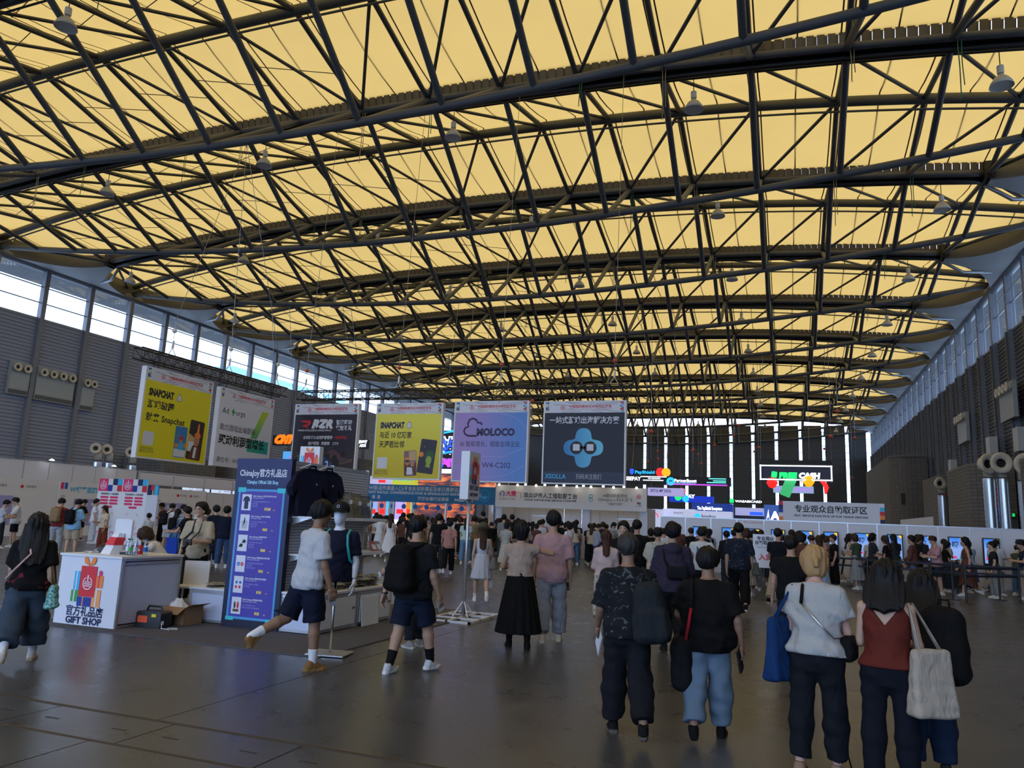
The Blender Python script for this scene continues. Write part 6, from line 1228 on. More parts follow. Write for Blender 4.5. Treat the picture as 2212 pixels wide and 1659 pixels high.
    def hair(s, style='short', vox=.008, L=.35, wd=.085, seed=0, puff=0):
        U = V3(0, 0, 1)
        def f(P):
            q = ((P-s.hc) @ s.RH)/s.hs; x, y, z = q[:, 0], q[:, 1], q[:, 2]; inf = .012+puff+(.008 if style != 'short' else .004); nz = .0045*np.sin(60*x+20*z+seed)*np.sin(50*y+30*z)+.003*np.sin(120*x+70*y+seed)
            cr = ellip(q, V3(0, -.012, .030), (.077+inf, .095+inf, .089+inf))+nz
            if style == 'short': d = np.maximum(cr+.006*np.sin(38*x+seed)*np.sin(31*y+22*z+seed)*np.clip(z*12, 0, 1), -(z-(.86*y-.012+.010*np.sin(40*x)))); d = np.maximum(d, -(z+.085+.3*np.abs(x)*(y < 0))); d = np.maximum(d, -np.maximum(np.abs(y+.006)-.020, z-.018)) if False else d
            else:
                d = smin(cr, ellip(q, V3(0, -.035, -.04), (.083+puff, .075, .10)), .03)+nz; face = np.maximum(np.maximum(np.abs(x)-.055, z-.048), -(y-.01)); d = np.maximum(d, -face); d = np.maximum(d, -(z+.125))
            d = d*s.hs
            if style == 'long':
                top_ = s.hc+s.RH @ V3(0, -.055, -.02)*s.hs; by = s.pel-s.RT[:, 1]*(.075*s.H*(.6+.4*s.w)+.012)+s.RT[:, 2]*.22*s.H; e_ = top_+V3(0, 0, -L); dirb = -s.RT[:, 1]; e_ = e_+dirb*max(0.0, float((by-e_) @ dirb)+.015)
                ax = e_-top_; Ln = np.linalg.norm(ax); ax = ax/Ln; rt = s.RH[:, 0]; rt = rt-ax*float(rt @ ax); rt /= np.linalg.norm(rt); fw = np.cross(ax, rt); p = P-top_; t = p @ ax; u = p @ rt; v = p @ fw
                tt = np.clip(t/Ln, 0, 1); ww = wd*(1+.12*np.sin(PI*tt))*(1-.25*tt**3); th = .042*(1-.45*tt); slab = (np.sqrt((u/ww)**2+(v/th)**2)-1)*th+.0022*np.sin(70*u+8*t+seed)+.0012*np.sin(190*u+seed); slab = np.maximum(np.maximum(slab, t-Ln+.03*np.abs(np.sin(25*u+seed))), -t-.03); d = smin(d, slab, .03)
            if style == 'pony': d = smin(d, cone(P, s.hc+s.RH @ V3(0, -.10, .03)*s.hs, s.hc+s.RH @ V3(0, -.135, -.07)*s.hs, .032, .018)+.004*np.sin(P[:, 2]*120), .02)
            if style == 'bun': d = smin(d, ellip(P, s.hc+s.RH @ V3(0, -.11, .02)*s.hs, (.04, .04, .045))+.003*np.sin(P[:, 2]*150), .015)
            return d
        lo = s.hc-V3(.19, .2, .19)*s.hs; hi = s.hc+V3(.19, .2, .19)*s.hs
        if style == 'long': lo = lo-V3(.03, .14, L); lo[1] -= .05
        return to_mesh('hair', [nets(f, lo, hi, vox*s.vs)])
# ---- wearables that are things of their own, built in the wearer's frame
def sdf_mesh(name, fn, lo, hi, vox): return to_mesh(name, [nets(fn, np.array(lo, F32), np.array(hi, F32), vox)])
SKINS = {k: mat('skin_'+k, c, .55, spec=.35, noise=.06, nscale=14) for k, c in (('light', (.50, .31, .22)), ('mid', (.40, .235, .155)), ('tan', (.27, .15, .095)), ('pink', (.52, .30, .23)))}
HAIRS = {k: mat('hair_'+k, c, .58, spec=.22, bump=.6, bscale=60, bst=(1, 1, .12), bdist=.01) for k, c in (('black', (.006, .006, .007)), ('dark', (.012, .010, .009)), ('brown', (.035, .017, .010)), ('auburn', (.05, .018, .010)), ('blonde', (.36, .22, .10)), ('grey', (.03, .028, .027)))}
CL = {}
def cloth(h, rough=.85):
    if h not in CL: CL[h] = mat('cloth_'+h.strip('#'), h, rough, spec=.2, bump=.6, bscale=9, bst=(1, 1, .6), bdist=.05, bdet=3)
    return CL[h]
# ------------------------------------------------------------------ the people
def head_z(px, foot, hy):
    p = fl(*foot); r_ = ray(px, hy); return CAMH+r_.z*math.hypot(p.x, p.y)/math.hypot(r_.x, r_.y)
def away(p): return math.atan2(-p.x, p.y)
def pattern(name, base, spot, scale=16, thr=.62, det=3):
    m = cloth_new(name, base); nt = m.node_tree; b = nt.nodes['Principled BSDF']; tc = nt.nodes.new('ShaderNodeTexCoord'); n = nt.nodes.new('ShaderNodeTexNoise'); n.inputs['Scale'].default_value = scale; n.inputs['Detail'].default_value = det; n.inputs['Distortion'].default_value = 1.2
    cr = nt.nodes.new('ShaderNodeValToRGB'); cr.color_ramp.elements[0].position = thr; cr.color_ramp.elements[1].position = thr+.03; cr.color_ramp.elements[0].color = (*rgb(base), 1); cr.color_ramp.elements[1].color = (*rgb(spot), 1)
    nt.links.new(tc.outputs['Object'], n.inputs['Vector']); nt.links.new(n.outputs[0], cr.inputs[0]); nt.links.new(cr.outputs[0], b.inputs['Base Color']); return m
def cloth_new(name, h): return mat(name, h, .85, spec=.2)
DENIM = mat('denim_blue', '#3a4654', .9, spec=.15, noise=.35, nscale=5, bump=.1, bscale=120); DENIML = mat('denim_light', '#5d6f80', .9, spec=.15, noise=.3, nscale=4, bump=.1, bscale=120); DENIMD = mat('denim_dark', '#12161f', .9, spec=.15, noise=.3, nscale=5, bump=.1, bscale=120)
FLORAL = pattern('floral_black', '#15181c', '#4c5358', 17, .60); FLORALN = pattern('floral_navy', '#161d2c', '#5a6270', 30, .62); DOTS = pattern('navy_dots', '#12172a', '#8088a0', 70, .68); PATT = pattern('pattern_trousers', '#b8b8b4', '#6c6e70', 22, .55); LACE = pattern('black_lace', '#050506', '#141416', 60, .55)
def person(label, foot, hy=None, H=1.7, turn=0, fig=None, skin='mid', hair=('short', 'black', {}), top=None, tcol='#888888', bot=None, bcol='#222222', bkind='pants', shoes=('#dddddd', '#eeeeee'), socks=None, face=False, seatloc=None, hx=None, dress=False):
    p = fl(*foot) if seatloc is None else Vector(seatloc)
    if hy is not None: H = head_z(hx or foot[0], foot, hy)
    rz = away(p)+math.radians(turn); t = thing('person', label, 'person', (p.x, p.y, p.z if seatloc is None else 0), rz); F = Fig(H, **(fig or {})); F.vs = max(1.0, min(1.5, math.hypot(p.x, p.y)/8.5)); M = lambda c: c if not isinstance(c, str) else cloth(c)
    obj('body', F.body(), SKINS[skin], t); h_ = obj('hair', F.hair(hair[0], **hair[2]), HAIRS[hair[1]], t)
    if top is not None: obj('dress' if dress else 'shirt', F.top(**top), M(tcol), t)
    if bkind == 'pants': obj('trousers' if (bot or {}).get('cut', 1.9) > 1 else 'shorts', F.pants(**(bot or {})), M(bcol), t)
    elif bkind == 'skirt': obj('skirt', F.skirt(**(bot or {})), M(bcol), t)
    if shoes:
        for nm in 'RL':
            a, b = F.shoe(nm); s_ = obj('shoe', a, M(shoes[0]), t); obj('sole', b, M(shoes[1]), s_)
            if socks: obj('sock', F.sock(nm, L=socks[1]), M(socks[0]), t)
    if face:
        for sx in (-1, 1):
            c = F.hc+F.RH @ V3(sx*.031, .083, .004)*F.hs; me = MB().lathe([(0, -.008), (.006, -.006), (.011, 0), (.006, .006), (0, .008)], 10).mesh('eye', True); e = obj('eye', me, mat('eye_dark', (.01, .008, .007), .2), t, loc=tuple(c)); e.rotation_euler = (0, 0, 0)
            a, b = F.hc+F.RH @ V3(sx*.014, .094, .026)*F.hs, F.hc+F.RH @ V3(sx*.046, .084, .028)*F.hs; MB().tube([a, b], .0035, 5).build('eyebrow', HAIRS['black'], t)
        a, b = F.hc+F.RH @ V3(-.02, .088, -.062)*F.hs, F.hc+F.RH @ V3(.02, .088, -.062)*F.hs; MB().tube([a, (a+b)/2+F.RH @ V3(0, .005, 0), b], .0035, 5).build('mouth', mat('lips', (.22, .07, .06), .5), t)
    t_ = dict(F=F, t=t, loc=(p.x, p.y, t.location.z), rz=rz); return t_
def carried(name, label, cat, P): return thing(name, label, cat, P['loc'], P['rz'])
def back_pt(F, z, off=0): return F.pel+F.RT[:, 2]*z*F.H-F.RT[:, 1]*(F.H*.062*(.6+.4*F.w)+.03+off)
def backpack(P, label, m, size=(.15, .09, .23), z=.16, dx=0, tilt=0, one=None, sm=None):
    F = P['F']; t = carried('backpack', label, 'backpack', P); c = back_pt(F, z, size[1])+F.RT[:, 0]*dx; R = F.RT @ rotY(math.radians(tilt)); M = m if not isinstance(m, str) else cloth(m)
    tp_ = lambda Q: (lambda q: np.stack([q[:, 0]*(1+.22*q[:, 2]/size[2]), q[:, 1]*(1+.3*q[:, 2]/size[2]), q[:, 2]], 1))((Q-c) @ R)
    f = lambda Q: smin(rbox(tp_(Q), V3(0, 0, 0), size, min(size)*.97)+folds(Q, .006, 2), rbox(Q, c-R[:, 1]*size[1]*.75-R[:, 2]*size[2]*.35, (size[0]*.8, size[1]*.45, size[2]*.45), .03, R), .03); e = max(size)+.12
    obj('pack_body', sdf_mesh('pack_body', f, c-e, c+e, .011), M, t); sm = sm or M
    tp = c+R[:, 2]*size[2]*.95; MB().tube([tp-R[:, 0]*.04, tp+R[:, 2]*.06-R[:, 0]*.03, tp+R[:, 2]*.06+R[:, 0]*.03, tp+R[:, 0]*.04], .009, 6).build('grab_handle', sm, t, True)
    for nm, sd in (('R', 1), ('L', -1)):
        if one and nm != one: continue
        sh = F.arm[nm][0]*.72+F.neck*.28; U = F.RT[:, 2]; fw = F.RT[:, 1]; q = [c+R[:, 2]*size[2]*.8+R[:, 1]*size[1]*.8+R[:, 0]*sd*.05, sh+U*.045-fw*.05, sh+U*.05+fw*.02, sh-U*.03+fw*.11, sh-U*.18+fw*.115+F.RT[:, 0]*sd*.02, sh-U*.28+F.RT[:, 0]*sd*.06, c-R[:, 2]*size[2]*.7+R[:, 1]*size[1]*.7+R[:, 0]*sd*size[0]*.8]
        MB().tube([tuple(x) for x in q], .017, 6).build('shoulder_strap', sm, t, True)
    return t
def tote(P, label, m, nm, size=(.17, .05, .2), drop=.42, dy=0, dx=.06, tilt=0, strap=None, name='tote_bag', cat='bag', r=.03, wv=.004):
    F = P['F']; t = carried(name, label, cat, P); sh, el, wr, fa, sd = F.arm[nm]; M = m if not isinstance(m, str) else cloth(m); c = sh+V3(sd*(dx+.04), -.02+dy, -drop-size[2]); R = rotZ(math.radians(90+tilt)).astype(F32)
    def f(Q):
        q = (Q-c) @ R; tap = 1-.10*q[:, 2]/size[2]; return rbox(np.stack([q[:, 0]/tap, q[:, 1]*(1+.4*np.clip(q[:, 2]/size[2], -1, 1)), q[:, 2]], 1), V3(0, 0, 0), size, r)+folds(Q, wv, 5, 1.2)
    e = max(size)+.08; obj('bag_body', sdf_mesh('bag_body', f, c-e, c+e, .009), M, t)
    for k in (-1, 1): MB().tube([tuple(c+R[:, 0]*size[0]*.55+V3(0, 0, size[2]*.9)+R[:, 1]*k*.012), tuple(sh+V3(sd*.02, .03+dy*.3, .045)), tuple(sh+V3(-sd*.0, -.03+dy*.3, .05)), tuple(c-R[:, 0]*size[0]*.55+V3(0, 0, size[2]*.9)+R[:, 1]*k*.012)], .008, 6).build('strap', strap or M, t, True)
    return t
def in_hand(P, nm, along=.10, nrm=.03): F = P['F']; wr, f_, n, th = F.hand_frame(nm); return wr+f_*along+n*nrm, np.stack([th, n, f_], 1)
def held_box(P, nm, name, label, cat, m, size, along=.1, nrm=.03, extra=None):
    c, R = in_hand(P, nm, along, nrm); t = carried(name, label, cat, P); w = MB().cbox((0, 0, 0), size); w.v = [tuple(c+R @ V3(*v)) for v in w.v]; w.build('case', m if not isinstance(m, str) else cloth(m), t)
    if extra: q = MB().cbox(extra[0], extra[1]); q.v = [tuple(c+R @ V3(*v)) for v in q.v]; q.build(extra[2], extra[3], t)
    return t
def fg(base, **kw): d = dict(base); d.update(kw); return d
WALK = dict(legR=(14, 2, 6), legL=(-16, 2, 22), footL=-22, armR=(-10, 8, 14, 2), armL=(16, 8, 22, 2)); WALK2 = dict(legL=(14, 2, 6), legR=(-16, 2, 22), footR=-22, armL=(-8, 8, 14, 2), armR=(12, 8, 20, 2)); STAND = dict(legR=(2, 3, 2), legL=(-2, 3, 2))
TEE = dict(hem=-.035, ease=.022)
# woman at the left edge
P = person('woman in black printed T-shirt and wide jeans walking away at the left edge', (38, 1430), 1108, turn=-8, fig=fg(WALK, fem=True, w=1.12), skin='light', hair=('long', 'dark', dict(L=.42, wd=.12, puff=.008)), top=dict(hem=-.03, ease=.035, sleeve=.8, loose=.03), tcol=pattern('tee_print', '#0c0c0f', '#6e2730', 7, .63), bot=dict(cut=1.72, loose=.062, e=.024, amp=.007), bcol=DENIM, shoes=('#cfc7be', '#b9a48c'), socks=('#d8d8da', .14))
F = P['F']; tee = P['t']
for k, (x, z, rx, rz_, c_) in enumerate(((-.02, .14, .10, .06, '#7a1c28'), (.06, .10, .07, .05, '#c7c2ba'), (-.09, .09, .06, .045, '#b7b0aa'), (.02, .05, .11, .025, '#8c2030'))):
    pass
tote(P, 'teal woven shoulder bag with a tan strap on the left-edge woman', pattern('teal_weave', '#3d8a88', '#a8d0c8', 45, .5), 'R', (.10, .05, .13), .40, -.02, .05, 0, cloth('#8a6a4a'), r=.045)
q = carried('cross_strap', 'pale pink strap across the back of the left-edge woman', 'strap', P); a = F.arm['L'][0]; MB().tube([tuple(F.neck+F.RT @ V3(-.06, -.02, .02)), tuple(back_pt(F, .22, .03)), tuple(back_pt(F, .12, .05)+V3(-.12, 0, 0)), tuple(back_pt(F, .05, .04)+V3(-.2, .04, 0))][::1], .012, 6).build('strap', cloth('#c9a8a4'), q, True)
# man in white T-shirt
P = person('man in white T-shirt, navy shorts and tan shoes striding past the price board', (652, 1446), 1082, turn=-62, fig=dict(w=1.08, lean=4, head=(-8, 10), legR=(6, 2, 4), legL=(-24, 2, 42), footL=-52, armR=(4, 6, 16, 2), armL=(14, 8, 18, 0), curl=.6), skin='tan', hair=('short', 'black', dict(puff=.012, seed=2)), top=dict(hem=-.05, ease=.035, sleeve=.75, loose=.028, amp=.006), tcol='#b2b4ba', bot=dict(cut=.98, loose=.05, e=.022, amp=.006), bcol='#0d1428', shoes=('#7d5a34', '#8a6a3e'), socks=('#d6d8dc', .15))
held_box(P, 'R', 'phone', 'grey phone held low by the striding man in white', 'phone', '#8a8f94', (.075, .012, .15), .12, .03, ((0, .008, .04), (.03, .006, .05), 'camera_bump', M_BLKP))
# black tee man with backpack
P = person('heavy man in black T-shirt and navy shorts with glasses walking right', (882, 1452), 1112, turn=-38, fig=dict(w=1.25, belly=.03, head=(-12, 4), legR=(22, 3, 10), legL=(-10, 3, 8), footL=-6, armR=(8, 10, 18, 4), armL=(-22, 12, 8, 4), curl=.55), skin='mid', hair=('short', 'black', {}), top=dict(hem=-.05, ease=.03, sleeve=.7, loose=.028, amp=.005), tcol='#131519', bot=dict(cut=.92, loose=.045, e=.02), bcol='#111a2c', shoes=('#b9bcc0', '#d8d8d4'), socks=('#0c0c0e', .16))
backpack(P, 'black backpack on the heavy man in black', '#08080a', (.17, .10, .26), .15)
q = carried('glasses', 'thin glasses on the heavy man in black', 'glasses', P); F = P['F']; e1 = F.hc+F.RH @ V3(.06, .09, .01)*F.hs; e2 = F.hc+F.RH @ V3(.078, -.0, .012)*F.hs; MB().tube([tuple(e1), tuple(e2)], .003, 5).build('temple', M_BLKP, q)
held_box(P, 'R', 'phone', 'phone held by the heavy man in black', 'phone', '#b8bcc2', (.07, .012, .14), .11, .03)
tag(MB().lathe([(.034, -.01), (.037, 0), (.034, .01)], 12).build('wristband', M_BLKP, P['t'], loc=tuple(F.arm['L'][2]-F.arm['L'][3]*.01)))
# denim jacket visitor behind him
P = person('person in pale denim jacket mostly hidden behind the heavy man in black', (895, 1398), 1140, turn=40, fig=fg(STAND, fem=True, lean=14, armR=(40, 6, 30, -10), armL=(45, 10, 25, 0)), skin='light', hair=('short', 'black', {}), top=dict(hem=-.03, ease=.03, sleeve=1.75, loose=.018, collar=1), tcol=DENIML, bcol='#20242c', shoes=('#8a8a88', '#c0bcb4'))
held_box(P, 'L', 'phone', 'white phone held beside the far cabinet', 'phone', '#c8ccd2', (.07, .012, .14), .11, .03)
# beige top woman
P = person('woman in beige top and long black lace skirt with one arm raised', (1118, 1398), 1128, turn=2, fig=dict(fem=True, w=1.08, head=(6, -4), legR=(-6, 3, 8), legL=(6, 3, 2), armR=(52, 72, 78, -62), armL=(22, 16, 60, -22)), skin='mid', hair=('bob', 'black', dict(puff=.006)), top=dict(hem=.045, ease=.03, sleeve=.28, loose=.012, amp=.005), tcol='#a18d80', bkind='skirt', bot=dict(hem=.115, r0=.185, r1=.315, pleat=.013, n=18, waist=.095), bcol=LACE, shoes=('#0b0b0c', '#101012'), socks=('#08080a', .2))
# pink tee man
P = person('tall man in pale pink T-shirt and grey trousers seen from behind', (1188, 1386), 1105, turn=2, fig=dict(w=1.1, legR=(8, 3, 4), legL=(-8, 3, 14), footL=-8, armR=(2, 9, 14, 4), armL=(4, 8, 12, 2), curl=.65), skin='mid', hair=('short', 'black', dict(puff=.008)), top=dict(hem=-.065, ease=.034, sleeve=.85, loose=.03, amp=.005), tcol='#a98688', bot=dict(loose=.035, e=.02, amp=.006), bcol='#83868d', shoes=('#b9ae9e', '#c8bca6'))
held_box(P, 'R', 'camera', 'small black camera held by the man in pink', 'camera', M_BLKP, (.07, .05, .12), .1, .035, ((0, .04, .02), (.045, .04, .045), 'lens', P_DGREY))
# white dress woman with cap
P = person('woman in white sleeveless dress and olive cap walking away', (1037, 1300), 1131, turn=4, fig=fg(WALK2, fem=True, w=.92), skin='light', hair=('long', 'brown', dict(L=.40, wd=.075)), top=dict(hem=.03, ease=.004, sleeve=0, amp=.003), tcol='#b8b8be', bkind='skirt', bot=dict(hem=.29, r0=.165, r1=.225, waist=.1, pleat=.01), bcol='#b8b8be', shoes=('#d9d9d6', '#e4e4e0'), socks=('#dcdcdc', .1))
F = P['F']; cp = bpy.data.objects.new('cap', None); COL.objects.link(cp); cp.parent = P['t']; cp.location = tuple(F.hc+F.RH @ V3(0, -.012, .04)*F.hs); cp.rotation_euler = (0, 0, PI)
cap_parts(cp, 1.06, cloth('#4d4f3e'))
tote(P, 'grey leather shoulder bag on the woman in the white dress', '#6e6c66', 'R', (.12, .055, .12), .33, -.05, .05, -10, r=.035)
q = carried('paper_bag', 'white paper bag carried by the woman in the white dress', 'bag', P); wr = F.arm['R'][2]+F.arm['R'][3]*.1; MB().box(wr[0]-.02, wr[0]+.05, wr[1]-.09, wr[1]+.09, wr[2]-.42, wr[2]-.1).build('bag_body', P_WHITE, q); MB().tube([(wr[0], wr[1]-.05, wr[2]-.1), (wr[0], wr[1], wr[2]), (wr[0], wr[1]+.05, wr[2]-.1)], .004, 5).build('handle', P_WHITE, q)
# floral shirt man
P = person('man in dark floral shirt and black trousers walking away', (1352, 1586), 1154, turn=6, fig=dict(w=1.06, lean=2, legL=(8, 2, 4), legR=(-14, 2, 20), footR=-22, armR=(10, 12, 30, -6), armL=(2, 10, 40, 4), curl=.5), skin='tan', hair=('short', 'grey', dict(seed=1)), top=dict(hem=-.045, ease=.04, sleeve=.95, loose=.036, collar=1, amp=.007), tcol=FLORAL, bot=dict(loose=.034, e=.02, amp=.006), bcol='#121319', shoes=('#101012', '#5a544c'))
backpack(P, 'dark grey backpack slung low on the right shoulder of the floral shirt man', '#202428', (.14, .10, .25), .10, .16, -7, 'R', cloth('#1c1c1a'))
q, R_ = in_hand(P, 'L', .1, .02); t = carried('paper_sheet', 'folded white papers held by the floral shirt man', 'paper', P); w = MB().cbox((-.02, .01, .06), (.15, .01, .22)); w.v = [tuple(q+R_ @ V3(*v)) for v in w.v]; w.build('sheets', P_WHITE, t)
# heavy man in black, light jeans
P = person('stocky man in black T-shirt and light blue jeans holding a black booklet', (1530, 1590), 1187, turn=-2, fig=dict(w=1.3, belly=.035, head=(0, 8), legR=(4, 3, 2), legL=(-10, 3, 18), footL=-16, armR=(-4, 16, 16, 8), armL=(18, 16, 40, -14), curl=.7), skin='tan', hair=('short', 'black', dict(puff=.014, seed=4)), top=dict(hem=-.07, ease=.045, sleeve=.8, loose=.03, collar=1, amp=.007), tcol='#08080a', bot=dict(loose=.03, e=.018, amp=.008), bcol=DENIML, shoes=('#0d0d0f', '#121214'))
held_box(P, 'R', 'booklet', 'black booklet in the right hand of the stocky man', 'booklet', '#15161a', (.13, .02, .17), .12, .03, ((0, .011, 0), (.04, .003, .06), 'print', P_DGREY))
F = P['F']; t = carried('messenger_bag', 'black shoulder bag with a red strap on the stocky man', 'bag', P); c = F.arm['L'][0]+V3(-.04, -.02, -.62)
obj('bag_body', sdf_mesh('bag_body', lambda Q: rbox(Q, c, (.09, .16, .22), .07)+folds(Q, .006, 1), c-.32, c+.32, .011), cloth('#101012'), t)
sh = F.arm['L'][0]*.75+F.neck*.25; MB().tube([tuple(sh+V3(0, .12, -.1)), tuple(sh+V3(0, .06, .04)), tuple(sh+V3(0, -.03, .05)), tuple(sh+V3(-.0, -.135, -.06)), tuple(sh+V3(-.0, -.16, -.17))], .021, 6).build('strap_pad', cloth('#0c0c0e'), t, True); MB().tube([tuple(sh+V3(0, -.16, -.17)), tuple(sh+V3(-.02, -.165, -.3)), tuple(sh+V3(-.05, -.14, -.46))], .015, 6).build('red_strap', cloth('#9c1f2c'), t, True)
# purple hoodie
P = person('man in purple hooded jacket and black trousers walking away', (1452, 1408), 1131, turn=3, fig=dict(w=1.05, armR=(14, 10, 30, -6), armL=(10, 10, 26, -4), legR=(-8, 2, 12), legL=(8, 2, 4), footR=-8), hair=('short', 'black', dict(puff=.016, seed=6)), top=dict(hem=-.055, ease=.045, sleeve=1.95, loose=.03, hood=1, neck=.062, amp=.006), tcol='#2f2a3a', bot=dict(loose=.04, e=.02), bcol='#0a0a0d', shoes=('#141416', '#1c1c1e'))
F = P['F']; t = carried('sling_bag', 'black sling bag on the back of the purple jacket', 'bag', P); c = back_pt(F, .10, .05)+V3(.06, 0, 0); obj('bag_body', sdf_mesh('bag_body', lambda Q: rbox(Q, c, (.15, .06, .09), .05), c-.22, c+.22, .011), cloth('#121318'), t); MB().tube([tuple(c+V3(-.12, .03, .05)), tuple(back_pt(F, .2, .03)+V3(-.12, 0, 0)), tuple(F.arm['L'][0]+V3(.05, -.03, .06)), tuple(F.arm['L'][0]+V3(.05, .05, .03))], .012, 6).build('strap', cloth('#121318'), t, True)
# blonde woman
P = person('blonde woman in white T-shirt and dark trousers looking down', (1772, 1676), 1180, turn=-14, fig=dict(fem=True, w=1.02, lean=3, head=(-20, 28), legR=(4, 3, 4), legL=(-4, 3, 4), armR=(14, 9, 78, -26), armL=(8, 10, 70, -24), curl=.7), skin='pink', hair=('pony', 'blonde', dict(puff=.003, seed=3)), top=dict(hem=.0, ease=.035, sleeve=.6, loose=.03, amp=.008, neck=.058), tcol='#a3a3a1', bot=dict(cut=1.86, loose=.022, e=.014, amp=.006), bcol='#10131a', shoes=('#8a6f5c', '#3a2c24'))
tote(P, 'blue cloth tote bag on the left arm of the blonde woman', '#10305c', 'L', (.13, .05, .23), .19, -.02, .06, -20, r=.035, wv=.003)
F = P['F']; t = carried('crossbody_bag', 'small black crossbody bag with chain on the blonde woman', 'bag', P); c = F.pel+V3(.21, .06, .06); obj('bag_body', sdf_mesh('bag_body', lambda Q: rbox(Q, c, (.05, .10, .09), .04), c-.18, c+.18, .01), cloth('#0c0c0e'), t); nL = F.arm['L'][0]*.62+F.neck*.38; MB().tube([tuple(nL+V3(0, .03, .045)), tuple(nL+V3(.02, -.07, .03)), tuple(back_pt(F, .22, .012)+V3(-.07, 0, 0))], .012, 6).build('leather_strap', cloth('#0c0c0e'), t, True); MB().tube([tuple(back_pt(F, .22, .012)+V3(-.07, 0, 0)), tuple(back_pt(F, .14, .032)+V3(.06, 0, 0)), tuple(back_pt(F, .08, .03)+V3(.15, .03, 0)), tuple(c+V3(0, 0, .08))], .006, 6).build('chain', M_CHROME, t, True)
# rust top woman and companion
P = person('woman with long black hair in a rust camisole and dark jeans', (1930, 1706), 1214, turn=-6, fig=dict(fem=True, w=1.06, head=(4, 22), lean=3, legR=(2, 3, 3), legL=(-2, 3, 3), armR=(18, 10, 66, -18), armL=(10, 8, 84, -26), curl=.7), skin='light', hair=('long', 'black', dict(L=.24, wd=.125, puff=.012)), top=dict(hem=.005, ease=.014, e=.017, sleeve=-.03, vneck=.17, amp=.003, neck=.075), tcol='#5c241c', bot=dict(loose=.02, e=.012, waist=.03), bcol=DENIMD, shoes=('#222226', '#c8c8c4'))
tote(P, 'cream canvas tote on the right shoulder of the rust top woman', '#a3988a', 'R', (.15, .05, .22), .24, -.03, .08, -50, r=.03, wv=.003)
P2 = person('dark-haired woman in navy dotted blouse partly behind the rust top woman', (2010, 1672), 1236, turn=4, fig=fg(STAND, fem=True, w=1.05, head=(14, 18), lean=6, armR=(24, 10, 60, -10), armL=(20, 8, 70, -20)), skin='light', hair=('long', 'black', dict(L=.22, wd=.12, puff=.012)), top=dict(hem=-.03, ease=.03, sleeve=.8, loose=.03), tcol=DOTS, bot=dict(loose=.03, e=.018), bcol='#17263c', shoes=('#2a2a30', '#c8c8c4'))
backpack(P2, 'large black backpack on the dotted blouse woman', '#0b0c0f', (.17, .11, .27), .12, .10, 6, None)
# mid-ground people
def mid(label, foot, hy, turn, **k): return person(label, foot, hy, turn=turn, **k)
mid('man in black T-shirt standing behind the blonde woman', (1714, 1428), 1159, -8, fig=fg(STAND, w=1.12, armL=(0, 12, 10, 6)), top=TEE, tcol='#0d0e11', bcol='#161b26', shoes=('#222222', '#333333'))
P = mid('man in navy polo and beige trousers left of the black T-shirt man', (1684, 1308), 1141, -20, fig=fg(WALK, w=1.05, armR=(18, 8, 70, -20), armL=(14, 8, 60, -20)), top=dict(collar=1, **TEE), tcol='#10141f', bot=dict(loose=.03), bcol='#a49c92', shoes=('#101012', '#d0d0d0'))
P = mid('tall man in navy floral shirt with a black bag beside the entrance notice', (1598, 1322), 1129, 0, fig=fg(WALK2, w=1.08, armR=(4, 9, 10, 4)), top=dict(hem=-.04, ease=.04, sleeve=.85, loose=.03, amp=.005), tcol=FLORALN, bot=dict(loose=.035), bcol='#0c0c10', shoes=('#16161a', '#d8d8d8'))
tote(P, 'grey shoulder bag beside the navy floral shirt man', '#4c4e48', 'R', (.12, .06, .13), .4, .02, .1)
P = mid('man in white printed T-shirt with a black strap across his back', (1516, 1318), 1140, 0, fig=fg(STAND, w=1.0, armR=(14, 8, 60, -18)), top=TEE, tcol='#c4c6c8', bcol='#141418'); F = P['F']; b_ = back_pt(F, .155, -.018); MB().box(b_[0]-.11, b_[0]+.11, b_[1]-.016, b_[1]+.02, b_[2]-.15, b_[2]+.13).build('back_print', pr('print_steel', '#6f93b4'), P['t'])
t = carried('cross_strap', 'black strap across the white printed T-shirt', 'strap', P); MB().tube([tuple(F.arm['L'][0]+V3(.06, .0, .05)), tuple(back_pt(F, .2, .02)+V3(-.06, 0, 0)), tuple(back_pt(F, .06, .04)+V3(.1, 0, 0)), tuple(F.pel+V3(.19, .0, .06))], .015, 6).build('strap', cloth('#0c0c0e'), t, True)
P = mid('man in cream shirt left of the purple jacket', (1420, 1320), 1139, -4, fig=fg(WALK, w=1.05, armL=(20, 10, 50, -14)), top=dict(hem=-.05, ease=.05, sleeve=.9, loose=.04), tcol='#b5b0a4', bcol='#9a9a9a', shoes=('#c8c8c8', '#dddddd')); backpack(P, 'pale backpack with a green strap on the cream shirt man', '#9aa6a2', (.13, .06, .18), .17)
mid('young man facing the camera in a dark jacket behind the floral shirt man', (1344, 1338), 1128, 172, fig=fg(STAND, w=1.0, armR=(20, 8, 70, -20), armL=(20, 8, 70, -20)), skin='light', hair=('short', 'black', dict(puff=.014)), top=dict(sleeve=1.9, hem=-.04, ease=.04, loose=.02), tcol='#12131a', bcol='#16161a', face=True)
mid('man in black T-shirt with back lettering behind the floral shirt man', (1374, 1312), 1124, -6, fig=fg(STAND, w=1.02), top=TEE, tcol='#0c0d10', bcol='#1a1a20')
mid('long-haired woman in pale pink top and patterned trousers', (1306, 1352), 1146, 2, fig=fg(WALK, fem=True, armR=(12, 8, 70, -16), armL=(14, 8, 60, -16)), skin='light', hair=('long', 'auburn', dict(L=.3, wd=.06)), top=dict(sleeve=1.9, hem=.01, ease=.03, loose=.014), tcol='#c2acaa', bot=dict(loose=.05, e=.02), bcol=PATT, shoes=('#a82a30', '#c8b89a'))
